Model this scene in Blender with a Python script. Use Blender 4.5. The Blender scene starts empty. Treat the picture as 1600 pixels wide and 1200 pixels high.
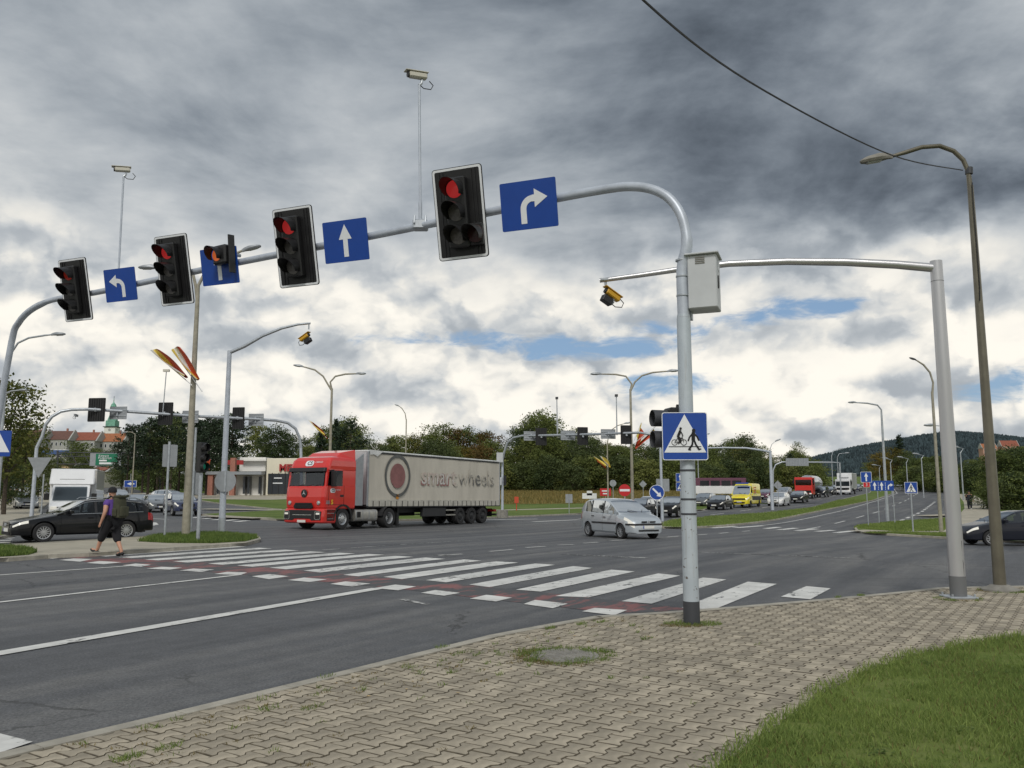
import bpy, bmesh, math, random
from mathutils import Vector, Matrix
from mathutils import noise as mnoise
rnd = random.Random(7)
R = math.radians
sc = bpy.context.scene
col = sc.collection

# ------------------------------------------------------------------ camera
F, HC, YH = 1300.0, 1.65, 770.0            # focal length in 1600-px units, eye height, horizon row
TH = math.atan((YH - 600) / F)
CT, ST = math.cos(TH), math.sin(TH)
cam_data = bpy.data.cameras.new('camera')
cam = bpy.data.objects.new('camera', cam_data)
col.objects.link(cam)
cam.location = (0, 0, HC)
cam.rotation_euler = (math.pi / 2 + TH, 0, 0)
cam_data.sensor_width = 36.0
cam_data.lens = F / 1600 * 36
cam_data.clip_start = 0.05
cam_data.clip_end = 9000
sc.camera = cam

# ------------------------------------------------------------------ sky, sun, exposure
SUN_EL, SUN_AZ = R(46), R(184)             # azimuth clockwise from +Y (view direction)
world = bpy.data.worlds.new('World')
sc.world = world
world.use_nodes = True
wt = world.node_tree
wt.nodes.clear()

class NG:
    """tiny node-graph writer"""
    def __init__(s, t): s.t = t
    def new(s, typ, **kw):
        n = s.t.nodes.new(typ)
        for k, v in kw.items(): setattr(n, k, v)
        return n
    def put(s, sock, v):
        if v is None: return
        if hasattr(v, 'links') or isinstance(v, bpy.types.NodeSocket): s.t.links.new(v, sock)
        else: sock.default_value = v
    def math(s, op, a, b=None, c=None, clamp=False):
        n = s.new('ShaderNodeMath', operation=op, use_clamp=clamp)
        s.put(n.inputs[0], a); s.put(n.inputs[1], b); s.put(n.inputs[2], c)
        return n.outputs[0]
    def vmath(s, op, a, b=None, scale=None):
        n = s.new('ShaderNodeVectorMath', operation=op)
        s.put(n.inputs[0], a)
        if b is not None: s.put(n.inputs[1], b)
        if scale is not None: s.put(n.inputs['Scale'], scale)
        return n.outputs['Value'] if op in ('DOT_PRODUCT', 'LENGTH', 'DISTANCE') else n.outputs[0]
    def noise(s, vec, scale, detail=4, rough=.5, dist=0., dims='3D', lac=2.0):
        n = s.new('ShaderNodeTexNoise', noise_dimensions=dims)
        s.put(n.inputs['Vector'], vec)
        n.inputs['Scale'].default_value = scale; n.inputs['Detail'].default_value = detail
        n.inputs['Roughness'].default_value = rough; n.inputs['Distortion'].default_value = dist
        n.inputs['Lacunarity'].default_value = lac
        return n.outputs['Fac']
    def ss(s, x, a, b, lo=0., hi=1.):
        n = s.new('ShaderNodeMapRange', interpolation_type='SMOOTHSTEP')
        s.put(n.inputs['Value'], x)
        n.inputs['From Min'].default_value = a; n.inputs['From Max'].default_value = b
        n.inputs['To Min'].default_value = lo; n.inputs['To Max'].default_value = hi
        return n.outputs[0]
    def ramp(s, x, stops, interp='LINEAR'):
        n = s.new('ShaderNodeValToRGB'); s.put(n.inputs[0], x)
        r = n.color_ramp; r.interpolation = interp
        while len(r.elements) < len(stops): r.elements.new(.5)
        for e, (p, c) in zip(r.elements, stops):
            e.position = p; e.color = (c[0], c[1], c[2], 1) if not isinstance(c, (int, float)) else (c, c, c, 1)
        return n.outputs[0]
    def mix(s, f, a, b, typ='MIX'):
        n = s.new('ShaderNodeMix', data_type='RGBA', blend_type=typ)
        s.put(n.inputs[0], f)
        for k, v in ((6, a), (7, b)):
            if isinstance(v, (tuple, list)): n.inputs[k].default_value = (v[0], v[1], v[2], 1)
            else: s.put(n.inputs[k], v)
        return n.outputs[2]
    def sep(s, v):
        n = s.new('ShaderNodeSeparateXYZ'); s.put(n.inputs[0], v); return n.outputs
    def comb(s, x, y, z=0.):
        n = s.new('ShaderNodeCombineXYZ'); s.put(n.inputs[0], x); s.put(n.inputs[1], y); s.put(n.inputs[2], z); return n.outputs[0]

def pix_dir(px, py):
    a, b = (px - 800) / F, (600 - py) / F
    return Vector((a, CT - b * ST, ST + b * CT))

def build_sky():
    g = NG(wt)
    _n = g.noise
    g.noise = lambda v, sc_, d=4, r=.5, ds=0.: _n(v, sc_, d, r, ds, '2D')
    tc = g.new('ShaderNodeTexCoord')
    D = tc.outputs['Generated']
    x, y, z = g.sep(D)
    zc = g.math('ADD', g.math('MAXIMUM', z, 0.0), 0.13)
    P = g.comb(g.math('DIVIDE', x, zc), g.math('DIVIDE', y, zc))
    az = g.math('ARCTAN2', x, y)
    el = g.math('ARCSINE', z)
    S = g.comb(az, g.math('MULTIPLY', el, 2.1), 3.3)
    # stratocumulus deck seen from below
    warp = g.noise(P, .55, 3, .5)
    Pw = g.vmath('ADD', P, g.comb(g.math('MULTIPLY', warp, .45), g.math('MULTIPLY', warp, -.25)))
    n1 = g.noise(Pw, 1.5, 9, .57, .1)
    n1s = g.noise(g.vmath('ADD', Pw, (.07, .12, 0)), 1.5, 9, .57, .1)
    nbig = g.noise(g.vmath('ADD', P, (5.3, 1.7, 0)), .38, 4, .55)
    relief = g.math('MULTIPLY', g.math('SUBTRACT', n1, n1s), .55)
    # cumulus banks near the horizon: billowing heads from fractal cells
    def puff(v):
        n = g.new('ShaderNodeTexVoronoi', feature='F1', voronoi_dimensions='2D'); g.put(n.inputs['Vector'], v); n.inputs['Scale'].default_value = 6.5
        n.inputs['Detail'].default_value = 3.; n.inputs['Roughness'].default_value = .45; n.inputs['Lacunarity'].default_value = 2.3
        return g.math('SUBTRACT', 1., n.outputs['Distance'])
    S = g.comb(az, g.math('MULTIPLY', el, 1.45), 3.3)
    wv = g.noise(S, 9, 6, .6)
    Sw = g.vmath('ADD', S, g.comb(g.math('MULTIPLY', wv, .07), g.math('MULTIPLY', wv, .05)))
    c1 = g.math('ADD', g.math('MULTIPLY', puff(Sw), .6), g.math('MULTIPLY', g.noise(S, 7.5, 8, .56, .2), .4))
    Ss = g.vmath('ADD', Sw, (.010, .034, 0))
    c1s = g.math('ADD', g.math('MULTIPLY', puff(Ss), .6), g.math('MULTIPLY', g.noise(g.vmath('ADD', S, (.010, .034, 0)), 7.5, 8, .56, .2), .4))
    crel = g.math('MULTIPLY', g.math('SUBTRACT', c1, c1s), 1.75)
    cbig = g.noise(g.vmath('ADD', S, (2.1, .4, 4.0)), 3.6, 6, .52)
    low = g.ss(g.math('ADD', el, g.math('MULTIPLY', g.math('SUBTRACT', cbig, .5), .30)), .34, .17)
    # the deck thins and brightens toward the horizon
    e2 = g.math('ADD', el, g.math('MULTIPLY', g.math('SUBTRACT', nbig, .5), .42))
    base = g.ramp(g.math('DIVIDE', e2, 1.5708), [(0, .74), (.09, .80), (.135, .74), (.18, .60), (.25, .44), (.45, .37), (1, .40)])
    deck = g.math('ADD', base, relief)
    deck = g.math('ADD', deck, g.math('MULTIPLY', g.math('SUBTRACT', n1, .5), .25))
    # one heavy rain cloud to the right
    dark = None
    for (px, py, sx, amt) in ((1330, 230, .42, .31), (1640, 330, .30, .13), (1010, 40, .32, .05), (330, 60, .3, .02)):
        d = pix_dir(px, py).normalized()
        dd = g.math('ADD', g.vmath('DISTANCE', D, tuple(d)), g.math('MULTIPLY', g.math('SUBTRACT', g.math('ADD', n1, nbig), 1.), .34))
        t = g.math('MULTIPLY', g.ss(dd, sx, 0.), amt)
        dark = t if dark is None else g.math('ADD', dark, t)
    deck = g.math('MULTIPLY', deck, g.math('SUBTRACT', 1., g.math('MULTIPLY', dark, 2.0)))
    deck = g.math('MAXIMUM', deck, .05)
    lowb = g.math('ADD', g.math('ADD', .64, crel), g.math('MULTIPLY', g.math('SUBTRACT', cbig, .5), .52))
    lowb = g.math('ADD', lowb, g.math('MULTIPLY', g.math('SUBTRACT', c1, .5), .22))
    # brightest heads of the cumulus stand to the right of centre
    for (px, py, sx, amt) in ((1390, 590, .20, .30), (860, 590, .34, .20), (250, 600, .34, .16), (1150, 640, .25, .18)):
        d = pix_dir(px, py).normalized()
        lowb = g.math('ADD', lowb, g.math('MULTIPLY', g.ss(g.vmath('DISTANCE', D, tuple(d)), sx, .02), g.math('MULTIPLY', g.ss(c1, .52, .63), amt)))
    lowb = g.ss(lowb, .0, 1.0, .44, .98)
    br = g.math('ADD', g.math('MULTIPLY', deck, g.math('SUBTRACT', 1., low)), g.math('MULTIPLY', lowb, low))
    tint = g.ramp(br, [(0, (.70, .89, 1.15)), (.16, (.78, .93, 1.13)), (.34, (.88, .985, 1.10)), (.58, (.955, 1.0, 1.03)), (.8, (1.02, 1.0, .94)), (1, (1.05, 1.0, .90))])
    cloud = g.mix(1.0, tint, g.comb(br, br, br), 'MULTIPLY')
    # blue openings
    gap = None
    for (px, py, w, h, amt) in ((905, 541, .110, .013, 1.), (1030, 600, .060, .013, .9), (1240, 484, .055, .011, 1.), (1560, 600, .03, .012, .6),
                                (1180, 498, .04, .010, .8), (1010, 516, .05, .008, .6), (700, 530, .07, .008, .5)):
        d = pix_dir(px, py); a0 = math.atan2(d.x, d.y); e0 = math.asin(d.normalized().z)
        qa = g.math('DIVIDE', g.math('SUBTRACT', az, a0), w); qe = g.math('DIVIDE', g.math('SUBTRACT', el, e0), h)
        r2 = g.math('ADD', g.math('MULTIPLY', qa, qa), g.math('MULTIPLY', qe, qe))
        t = g.math('MULTIPLY', g.math('SUBTRACT', 1., g.math('MULTIPLY', r2, .5)), amt)
        gap = t if gap is None else g.math('MAXIMUM', gap, t)
    S2 = g.comb(az, g.math('MULTIPLY', el, 3.2), 9.1)
    gn = g.noise(S2, 14, 7, .6, .3)
    gap = g.math('ADD', gap, g.math('MULTIPLY', g.math('SUBTRACT', gn, .5), 3.4))
    gap = g.ss(gap, -.05, 1.0)
    sky = g.new('ShaderNodeTexSky', sky_type='NISHITA', sun_disc=False)
    sky.sun_elevation = SUN_EL; sky.sun_rotation = SUN_AZ
    skyc = g.mix(1.0, sky.outputs[0], (.075, .078, .080), 'MULTIPLY')
    skyc = g.mix(.55, skyc, (.27, .42, .64))
    c = g.mix(gap, cloud, skyc)
    bg = g.new('ShaderNodeBackground'); g.put(bg.inputs[0], c); bg.inputs[1].default_value = 1.0
    out = g.new('ShaderNodeOutputWorld'); wt.links.new(bg.outputs[0], out.inputs[0])
build_sky()
world.cycles.sampling_method = 'MANUAL'
world.cycles.sample_map_resolution = 512

sun_d = bpy.data.lights.new('sun', 'SUN')
sun_d.energy = 2.0; sun_d.angle = R(16); sun_d.color = (1, .96, .90)
sun = bpy.data.objects.new('sun', sun_d); col.objects.link(sun)
sd = Vector((math.sin(SUN_AZ) * math.cos(SUN_EL), math.cos(SUN_AZ) * math.cos(SUN_EL), math.sin(SUN_EL)))
sun.rotation_euler = sd.to_track_quat('Z', 'Y').to_euler()
sc.view_settings.view_transform = 'Standard'
sc.view_settings.look = 'None'
sc.view_settings.exposure = 0.0
sc.view_settings.gamma = 1.0
sc.cycles.use_denoising = True
sc.cycles.max_bounces = 6
sc.cycles.transparent_max_bounces = 12

# ------------------------------------------------------------------ terrain and picture-to-place helpers
def sstep(t):
    t = max(0., min(1., t)); return t * t * (3 - 2 * t)
def zt(x, y):
    d = math.hypot(x, max(y, 0))
    z = -.25 * sstep((y - 18) / 24) * sstep((x + 16) / 14)
    z -= .36 * sstep((x - 6) / 16) * sstep((y - 16) / 16) * (1 - sstep((d - 45) / 40))
    if d > 62:
        z += .02 / 24 * (min(d, 86) - 62) ** 2 / 2 * 1.0
        if d > 86: z += .02 * (d - 86)
    return z
def G(px, py, off=0.):
    """the place on the ground that the picture shows at this pixel"""
    d = pix_dir(px, py)
    lo, hi, t, step = None, None, 1.5, 1.5
    f = lambda t: HC + d.z * t - zt(d.x * t, d.y * t) - off
    while t < 900:
        if f(t) <= 0: hi = t; break
        lo = t; step = max(.5, t * .03); t += step
    if hi is None: return Vector((d.x * 300, d.y * 300, zt(d.x * 300, d.y * 300)))
    lo = lo or 0
    for _ in range(40):
        m = (lo + hi) / 2
        if f(m) <= 0: hi = m
        else: lo = m
    return Vector((d.x * hi, d.y * hi, HC + d.z * hi))
def at(px, py, Y):
    d = pix_dir(px, py); t = Y / d.y
    return Vector((d.x * t, Y, HC + d.z * t))
def onplane(px, py, A, B):
    """pixel ray meets the upright plane through ground points A and B"""
    n = Vector((B[1] - A[1], A[0] - B[0], 0)); d = pix_dir(px, py)
    t = (n.x * A[0] + n.y * A[1]) / (n.x * d.x + n.y * d.y)
    return Vector((d.x * t, d.y * t, HC + d.z * t))
def hz(base, py):
    v = (600 - py) / F
    return HC + base[1] * (v * CT + ST) / (CT - v * ST)
def ground_at(px, Y):
    """ground point at depth Y under picture column px (column taken at the horizon)"""
    d = pix_dir(px, YH); x = d.x / d.y * Y
    return Vector((x, Y, zt(x, Y)))

# ------------------------------------------------------------------ materials
MATS = {}
def mat(name, c, rough=.6, metal=0., var=.0, scale=8., bump=0., coat=0., emit=None, spec=.5, c2=None, island=0., detail=5, stretch=None):
    if name in MATS: return MATS[name]
    m = bpy.data.materials.new(name); m.use_nodes = True; MATS[name] = m
    g = NG(m.node_tree); b = m.node_tree.nodes['Principled BSDF']
    b.inputs['Roughness'].default_value = rough; b.inputs['Metallic'].default_value = metal
    b.inputs['Specular IOR Level'].default_value = spec
    b.inputs['Coat Weight'].default_value = coat; b.inputs['Coat Roughness'].default_value = .05
    b.inputs['Base Color'].default_value = (*c, 1)
    colr = None
    if var > 0 or bump > 0 or c2:
        tc = g.new('ShaderNodeTexCoord'); v = tc.outputs['Object']
        if stretch: v = g.vmath('MULTIPLY', v, stretch)
        n = g.noise(v, scale, detail, .6)
        if c2: colr = g.mix(g.ss(n, .35, .68), c, c2)
        elif var > 0:
            f = g.ss(n, .3, .7, 1 - var, 1 + var)
            colr = g.mix(1.0, c, g.comb(f, f, f), 'MULTIPLY')
        if bump > 0:
            bn = g.new('ShaderNodeBump'); bn.inputs['Strength'].default_value = bump; bn.inputs['Distance'].default_value = .02
            g.put(bn.inputs['Height'], n); m.node_tree.links.new(bn.outputs[0], b.inputs['Normal'])
    if island > 0:
        geo = g.new('ShaderNodeNewGeometry'); oi = g.new('ShaderNodeObjectInfo')
        rr = g.math('FRACT', g.math('ADD', geo.outputs['Random Per Island'], oi.outputs['Random']))
        f = g.ss(rr, 0, 1, 1 - island, 1 + island)
        colr = g.mix(1.0, colr if colr is not None else c, g.comb(f, f, f), 'MULTIPLY')
    if colr is not None: m.node_tree.links.new(colr, b.inputs['Base Color'])
    if emit:
        b.inputs['Emission Color'].default_value = (*emit[0], 1); b.inputs['Emission Strength'].default_value = emit[1]
    return m

def m_asphalt():
    m = bpy.data.materials.new('asphalt'); m.use_nodes = True; MATS['asphalt'] = m
    g = NG(m.node_tree); b = m.node_tree.nodes['Principled BSDF']
    v = g.new('ShaderNodeTexCoord').outputs['Object']
    rot = g.new('ShaderNodeVectorRotate', rotation_type='Z_AXIS'); g.put(rot.inputs['Vector'], v); rot.inputs['Angle'].default_value = R(32)
    along = g.vmath('MULTIPLY', rot.outputs[0], (1.0, .06, 1))
    big = g.noise(v, .16, 4, .55); strk = g.noise(along, 1.25, 5, .60); fine = g.noise(v, 38, 4, .8); mid = g.noise(v, 3.5, 5, .65)
    f = g.math('ADD', g.math('MULTIPLY', big, .5), g.math('MULTIPLY', strk, .9))
    c = g.ramp(f, [(.50, (.046, .049, .054)), (.68, (.078, .081, .086)), (.88, (.135, .135, .132))])
    fm = g.ss(fine, .32, .68, .60, 1.5); c = g.mix(1.0, c, g.comb(fm, fm, fm), 'MULTIPLY')
    mm = g.ss(mid, .3, .7, .86, 1.12); c = g.mix(1.0, c, g.comb(mm, mm, mm), 'MULTIPLY')
    vor = g.new('ShaderNodeTexVoronoi'); g.put(vor.inputs['Vector'], v); vor.inputs['Scale'].default_value = 20
    chip = g.math('LESS_THAN', vor.outputs['Distance'], .11)
    wn = g.new('ShaderNodeTexWhiteNoise'); g.put(wn.inputs['Vector'], vor.outputs['Position'])
    chip = g.math('MULTIPLY', chip, g.math('GREATER_THAN', wn.outputs['Value'], .80))
    c = g.mix(g.math('MULTIPLY', chip, .7), c, (.30, .30, .29))
    # hairline cracks
    cv = g.new('ShaderNodeTexVoronoi', feature='DISTANCE_TO_EDGE'); g.put(cv.inputs['Vector'], g.vmath('ADD', v, g.comb(g.math('MULTIPLY', mid, .8), big, 0.)))
    cv.inputs['Scale'].default_value = .21
    cr = g.math('MULTIPLY', g.math('LESS_THAN', cv.outputs[0], .0045), g.ss(big, .48, .56))
    c = g.mix(g.math('MULTIPLY', cr, .7), c, (.018, .018, .018))
    m.node_tree.links.new(c, b.inputs['Base Color'])
    g.put(b.inputs['Roughness'], g.ss(big, .3, .7, .62, .82))
    bn = g.new('ShaderNodeBump'); bn.inputs['Strength'].default_value = .35; bn.inputs['Distance'].default_value = .006
    g.put(bn.inputs['Height'], fine); m.node_tree.links.new(bn.outputs[0], b.inputs['Normal'])
    return m
def m_paint(name, c, wear=.5, under=(.06, .062, .065), scale=9.):
    m = bpy.data.materials.new(name); m.use_nodes = True; MATS[name] = m
    g = NG(m.node_tree); b = m.node_tree.nodes['Principled BSDF']
    v = g.new('ShaderNodeTexCoord').outputs['Object']
    rot = g.new('ShaderNodeVectorRotate', rotation_type='Z_AXIS'); g.put(rot.inputs['Vector'], v); rot.inputs['Angle'].default_value = R(32)
    n = g.noise(g.vmath('MULTIPLY', rot.outputs[0], (1, .35, 1)), scale, 7, .72)
    n2 = g.noise(v, .7, 3, .5)
    f = g.math('ADD', n, g.math('MULTIPLY', g.math('SUBTRACT', n2, .5), .5))
    keep = g.ss(f, wear - .05, wear + .05)
    dirt = g.ss(g.noise(v, 2.3, 5, .6), .3, .75, .80, 1.08)
    cc = g.mix(1.0, c, g.comb(dirt, dirt, dirt), 'MULTIPLY')
    m.node_tree.links.new(g.mix(keep, under, cc), b.inputs['Base Color'])
    b.inputs['Roughness'].default_value = .7
    return m
def m_grass(name, a, b_, c, sc_=1.0):
    m = bpy.data.materials.new(name); m.use_nodes = True; MATS[name] = m
    g = NG(m.node_tree); b = m.node_tree.nodes['Principled BSDF']
    v = g.new('ShaderNodeTexCoord').outputs['Object']
    n = g.noise(v, .55 * sc_, 5, .65); n2 = g.noise(v, 7 * sc_, 5, .75)
    f = g.math('ADD', g.math('MULTIPLY', n, .6), g.math('MULTIPLY', n2, .5))
    m.node_tree.links.new(g.ramp(f, [(.36, a), (.54, b_), (.74, c)]), b.inputs['Base Color'])
    b.inputs['Roughness'].default_value = .9; b.inputs['Specular IOR Level'].default_value = .15
    bn = g.new('ShaderNodeBump'); bn.inputs['Strength'].default_value = .8; bn.inputs['Distance'].default_value = .06
    g.put(bn.inputs['Height'], n2); m.node_tree.links.new(bn.outputs[0], b.inputs['Normal'])
    return m
def m_leaf(name, a, b_, transl=.25):
    m = bpy.data.materials.new(name); m.use_nodes = True; MATS[name] = m
    g = NG(m.node_tree); nt = m.node_tree; b = nt.nodes['Principled BSDF']
    geo = g.new('ShaderNodeNewGeometry'); oi = g.new('ShaderNodeObjectInfo')
    v = g.new('ShaderNodeTexCoord').outputs['Object']
    big = g.noise(v, .5, 3, .5)
    f = g.math('ADD', g.math('MULTIPLY', geo.outputs['Random Per Island'], .45), g.math('ADD', g.math('MULTIPLY', big, .5), g.math('MULTIPLY', g.math('SUBTRACT', oi.outputs['Random'], .5), .45)))
    cc = g.ramp(f, [(.15, a), (.85, b_)])
    nt.links.new(cc, b.inputs['Base Color']); b.inputs['Roughness'].default_value = .65; b.inputs['Specular IOR Level'].default_value = .25
    tr = g.new('ShaderNodeBsdfTranslucent'); nt.links.new(cc, tr.inputs[0])
    mx = g.new('ShaderNodeMixShader'); mx.inputs[0].default_value = transl
    nt.links.new(b.outputs[0], mx.inputs[1]); nt.links.new(tr.outputs[0], mx.inputs[2])
    nt.links.new(mx.outputs[0], nt.nodes['Material Output'].inputs[0])
    return m
def m_glass(name, tint=(.35, .4, .42), see=.55):
    m = bpy.data.materials.new(name); m.use_nodes = True; MATS[name] = m
    nt = m.node_tree; g = NG(nt); nt.nodes.remove(nt.nodes['Principled BSDF'])
    tr = g.new('ShaderNodeBsdfTransparent'); tr.inputs[0].default_value = (*tint, 1)
    gl = g.new('ShaderNodeBsdfGlossy'); gl.inputs['Roughness'].default_value = .03; gl.inputs[0].default_value = (.9, .93, .95, 1)
    fr = g.new('ShaderNodeFresnel'); fr.inputs[0].default_value = 1.6
    f = g.math('ADD', g.math('MULTIPLY', fr.outputs[0], .75), .5 - see, clamp=True)
    mx = g.new('ShaderNodeMixShader'); g.put(mx.inputs[0], f)
    nt.links.new(tr.outputs[0], mx.inputs[1]); nt.links.new(gl.outputs[0], mx.inputs[2])
    nt.links.new(mx.outputs[0], nt.nodes['Material Output'].inputs[0])
    return m
m_asphalt()
m_paint('road_paint', (.66, .66, .63), .375)
m_paint('road_paint_worn', (.50, .50, .48), .50)
m_paint('red_paint', (.235, .092, .088), .535, scale=2.2)
m_grass('grass', (.05, .08, .018), (.12, .165, .036), (.19, .21, .07))
m_grass('grass_far', (.055, .085, .020), (.105, .155, .034), (.17, .19, .06), .5)
m_grass('meadow', (.08, .10, .03), (.17, .16, .05), (.28, .22, .08), .3)
m_leaf('blade', (.092, .155, .036), (.33, .40, .115), .48)
m_leaf('leaf_olive', (.06, .082, .018), (.20, .185, .045))
m_leaf('blade_meadow', (.08, .10, .03), (.34, .25, .09), .35)
m_leaf('blade_dry', (.10, .085, .03), (.24, .19, .08), .3)
m_leaf('leaf_green', (0.062, 0.092, 0.024), (0.185, 0.215, 0.06))
m_leaf('leaf_dark', (0.038, 0.062, 0.022), (0.11, 0.135, 0.048))
m_leaf('leaf_pine', (0.016, 0.032, 0.017), (0.045, 0.068, 0.036), .1)
m_leaf('leaf_autumn', (0.075, 0.075, 0.014), (0.23, 0.165, 0.032))
m_leaf('leaf_rust', (0.07, 0.055, 0.016), (0.19, 0.115, 0.035))
m_leaf('leaf_pale', (0.085, 0.11, 0.028), (0.21, 0.225, 0.065))
m_glass('car_glass', (.22, .25, .27), .50)
m_glass('screen_glass', (.30, .28, .38), .47)
m_glass('clear_glass', (.55, .55, .60), .46)
mat('bark', (.055, .042, .030), .9, var=.35, scale=5, bump=.5)
mat('galv', (.42, .45, .48), .42, .55, var=.12, scale=6)
mat('galv_light', (.46, .50, .56), .45, .25, var=.10, scale=5)
mat('alu', (.50, .50, .51), .36, .65, var=.06, scale=3, stretch=(1, 1, .15))
mat('brown_pole', (.155, .142, .108), .36, .45, var=.14, scale=3)
mat('concrete_pole', (.30, .28, .22), .8, var=.15, scale=6)
mat('dark_band', (.045, .048, .055), .6)
mat('grey_band', (.15, .155, .16), .5, .2)
mat('concrete', (.36, .34, .29), .85, var=.16, scale=5, bump=.3)
mat('concrete_dark', (.22, .21, .185), .85, var=.2, scale=5, bump=.3)
mat('kerb', (.33, .31, .26), .85, var=.18, scale=4, bump=.3, island=.10)
mat('paver', (.325, .285, .216), .85, var=.24, scale=4, bump=.3, island=.15)
mat('sidewalk', (.36, .33, .26), .85, var=.14, scale=1.2)
mat('joint_sand_shade', (.095, .080, .056), .95, var=.45, scale=11, bump=.5)
mat('soil', (.075, .060, .038), .95, var=.3, scale=9)
mat('black_plastic', (.012, .012, .013), .45, var=.1)
mat('black_matt', (.008, .008, .009), .8)
mat('rubber', (.016, .016, .017), .8, var=.15, scale=20)
mat('white_paint', (.72, .73, .74), .4, var=.04, scale=2)
mat('white_reflect', (.74, .76, .78), .45)
mat('sign_blue', (.008, .055, .30), .35, var=.05, scale=3)
mat('sign_red', (.50, .018, .022), .4)
mat('sign_green', (.008, .16, .085), .4)
mat('sign_back', (.30, .32, .34), .5, .3, var=.08, scale=5)
mat('sign_yellow', (.75, .50, .02), .4)
mat('cam_cream', (.55, .53, .45), .5)
mat('cam_yellow', (.55, .30, .015), .45)
mat('lens_off', (.16, .15, .145), .25, var=.2, scale=30)
mat('lens_dark', (.05, .02, .02), .25)
mat('lens_red', (.35, .01, .01), .3, emit=((1, .06, .06), .22))
mat('lens_red_dim', (.30, .02, .015), .3, emit=((1, .08, .04), .06))
mat('lens_amber', (.4, .08, .01), .3, emit=((1, .22, .06), .35))
mat('cabinet', (.50, .52, .53), .45, .1, var=.05, scale=3)
mat('rust', (.14, .06, .025), .9, var=.3, scale=30)
mat('lamp_glass', (.35, .36, .36), .2)
mat('cable', (.012, .012, .014), .6)
mat('flag_yellow', (.72, .55, .10), .7)
mat('flag_red', (.50, .07, .03), .7)
mat('flag_white', (.62, .62, .60), .7)

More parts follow.
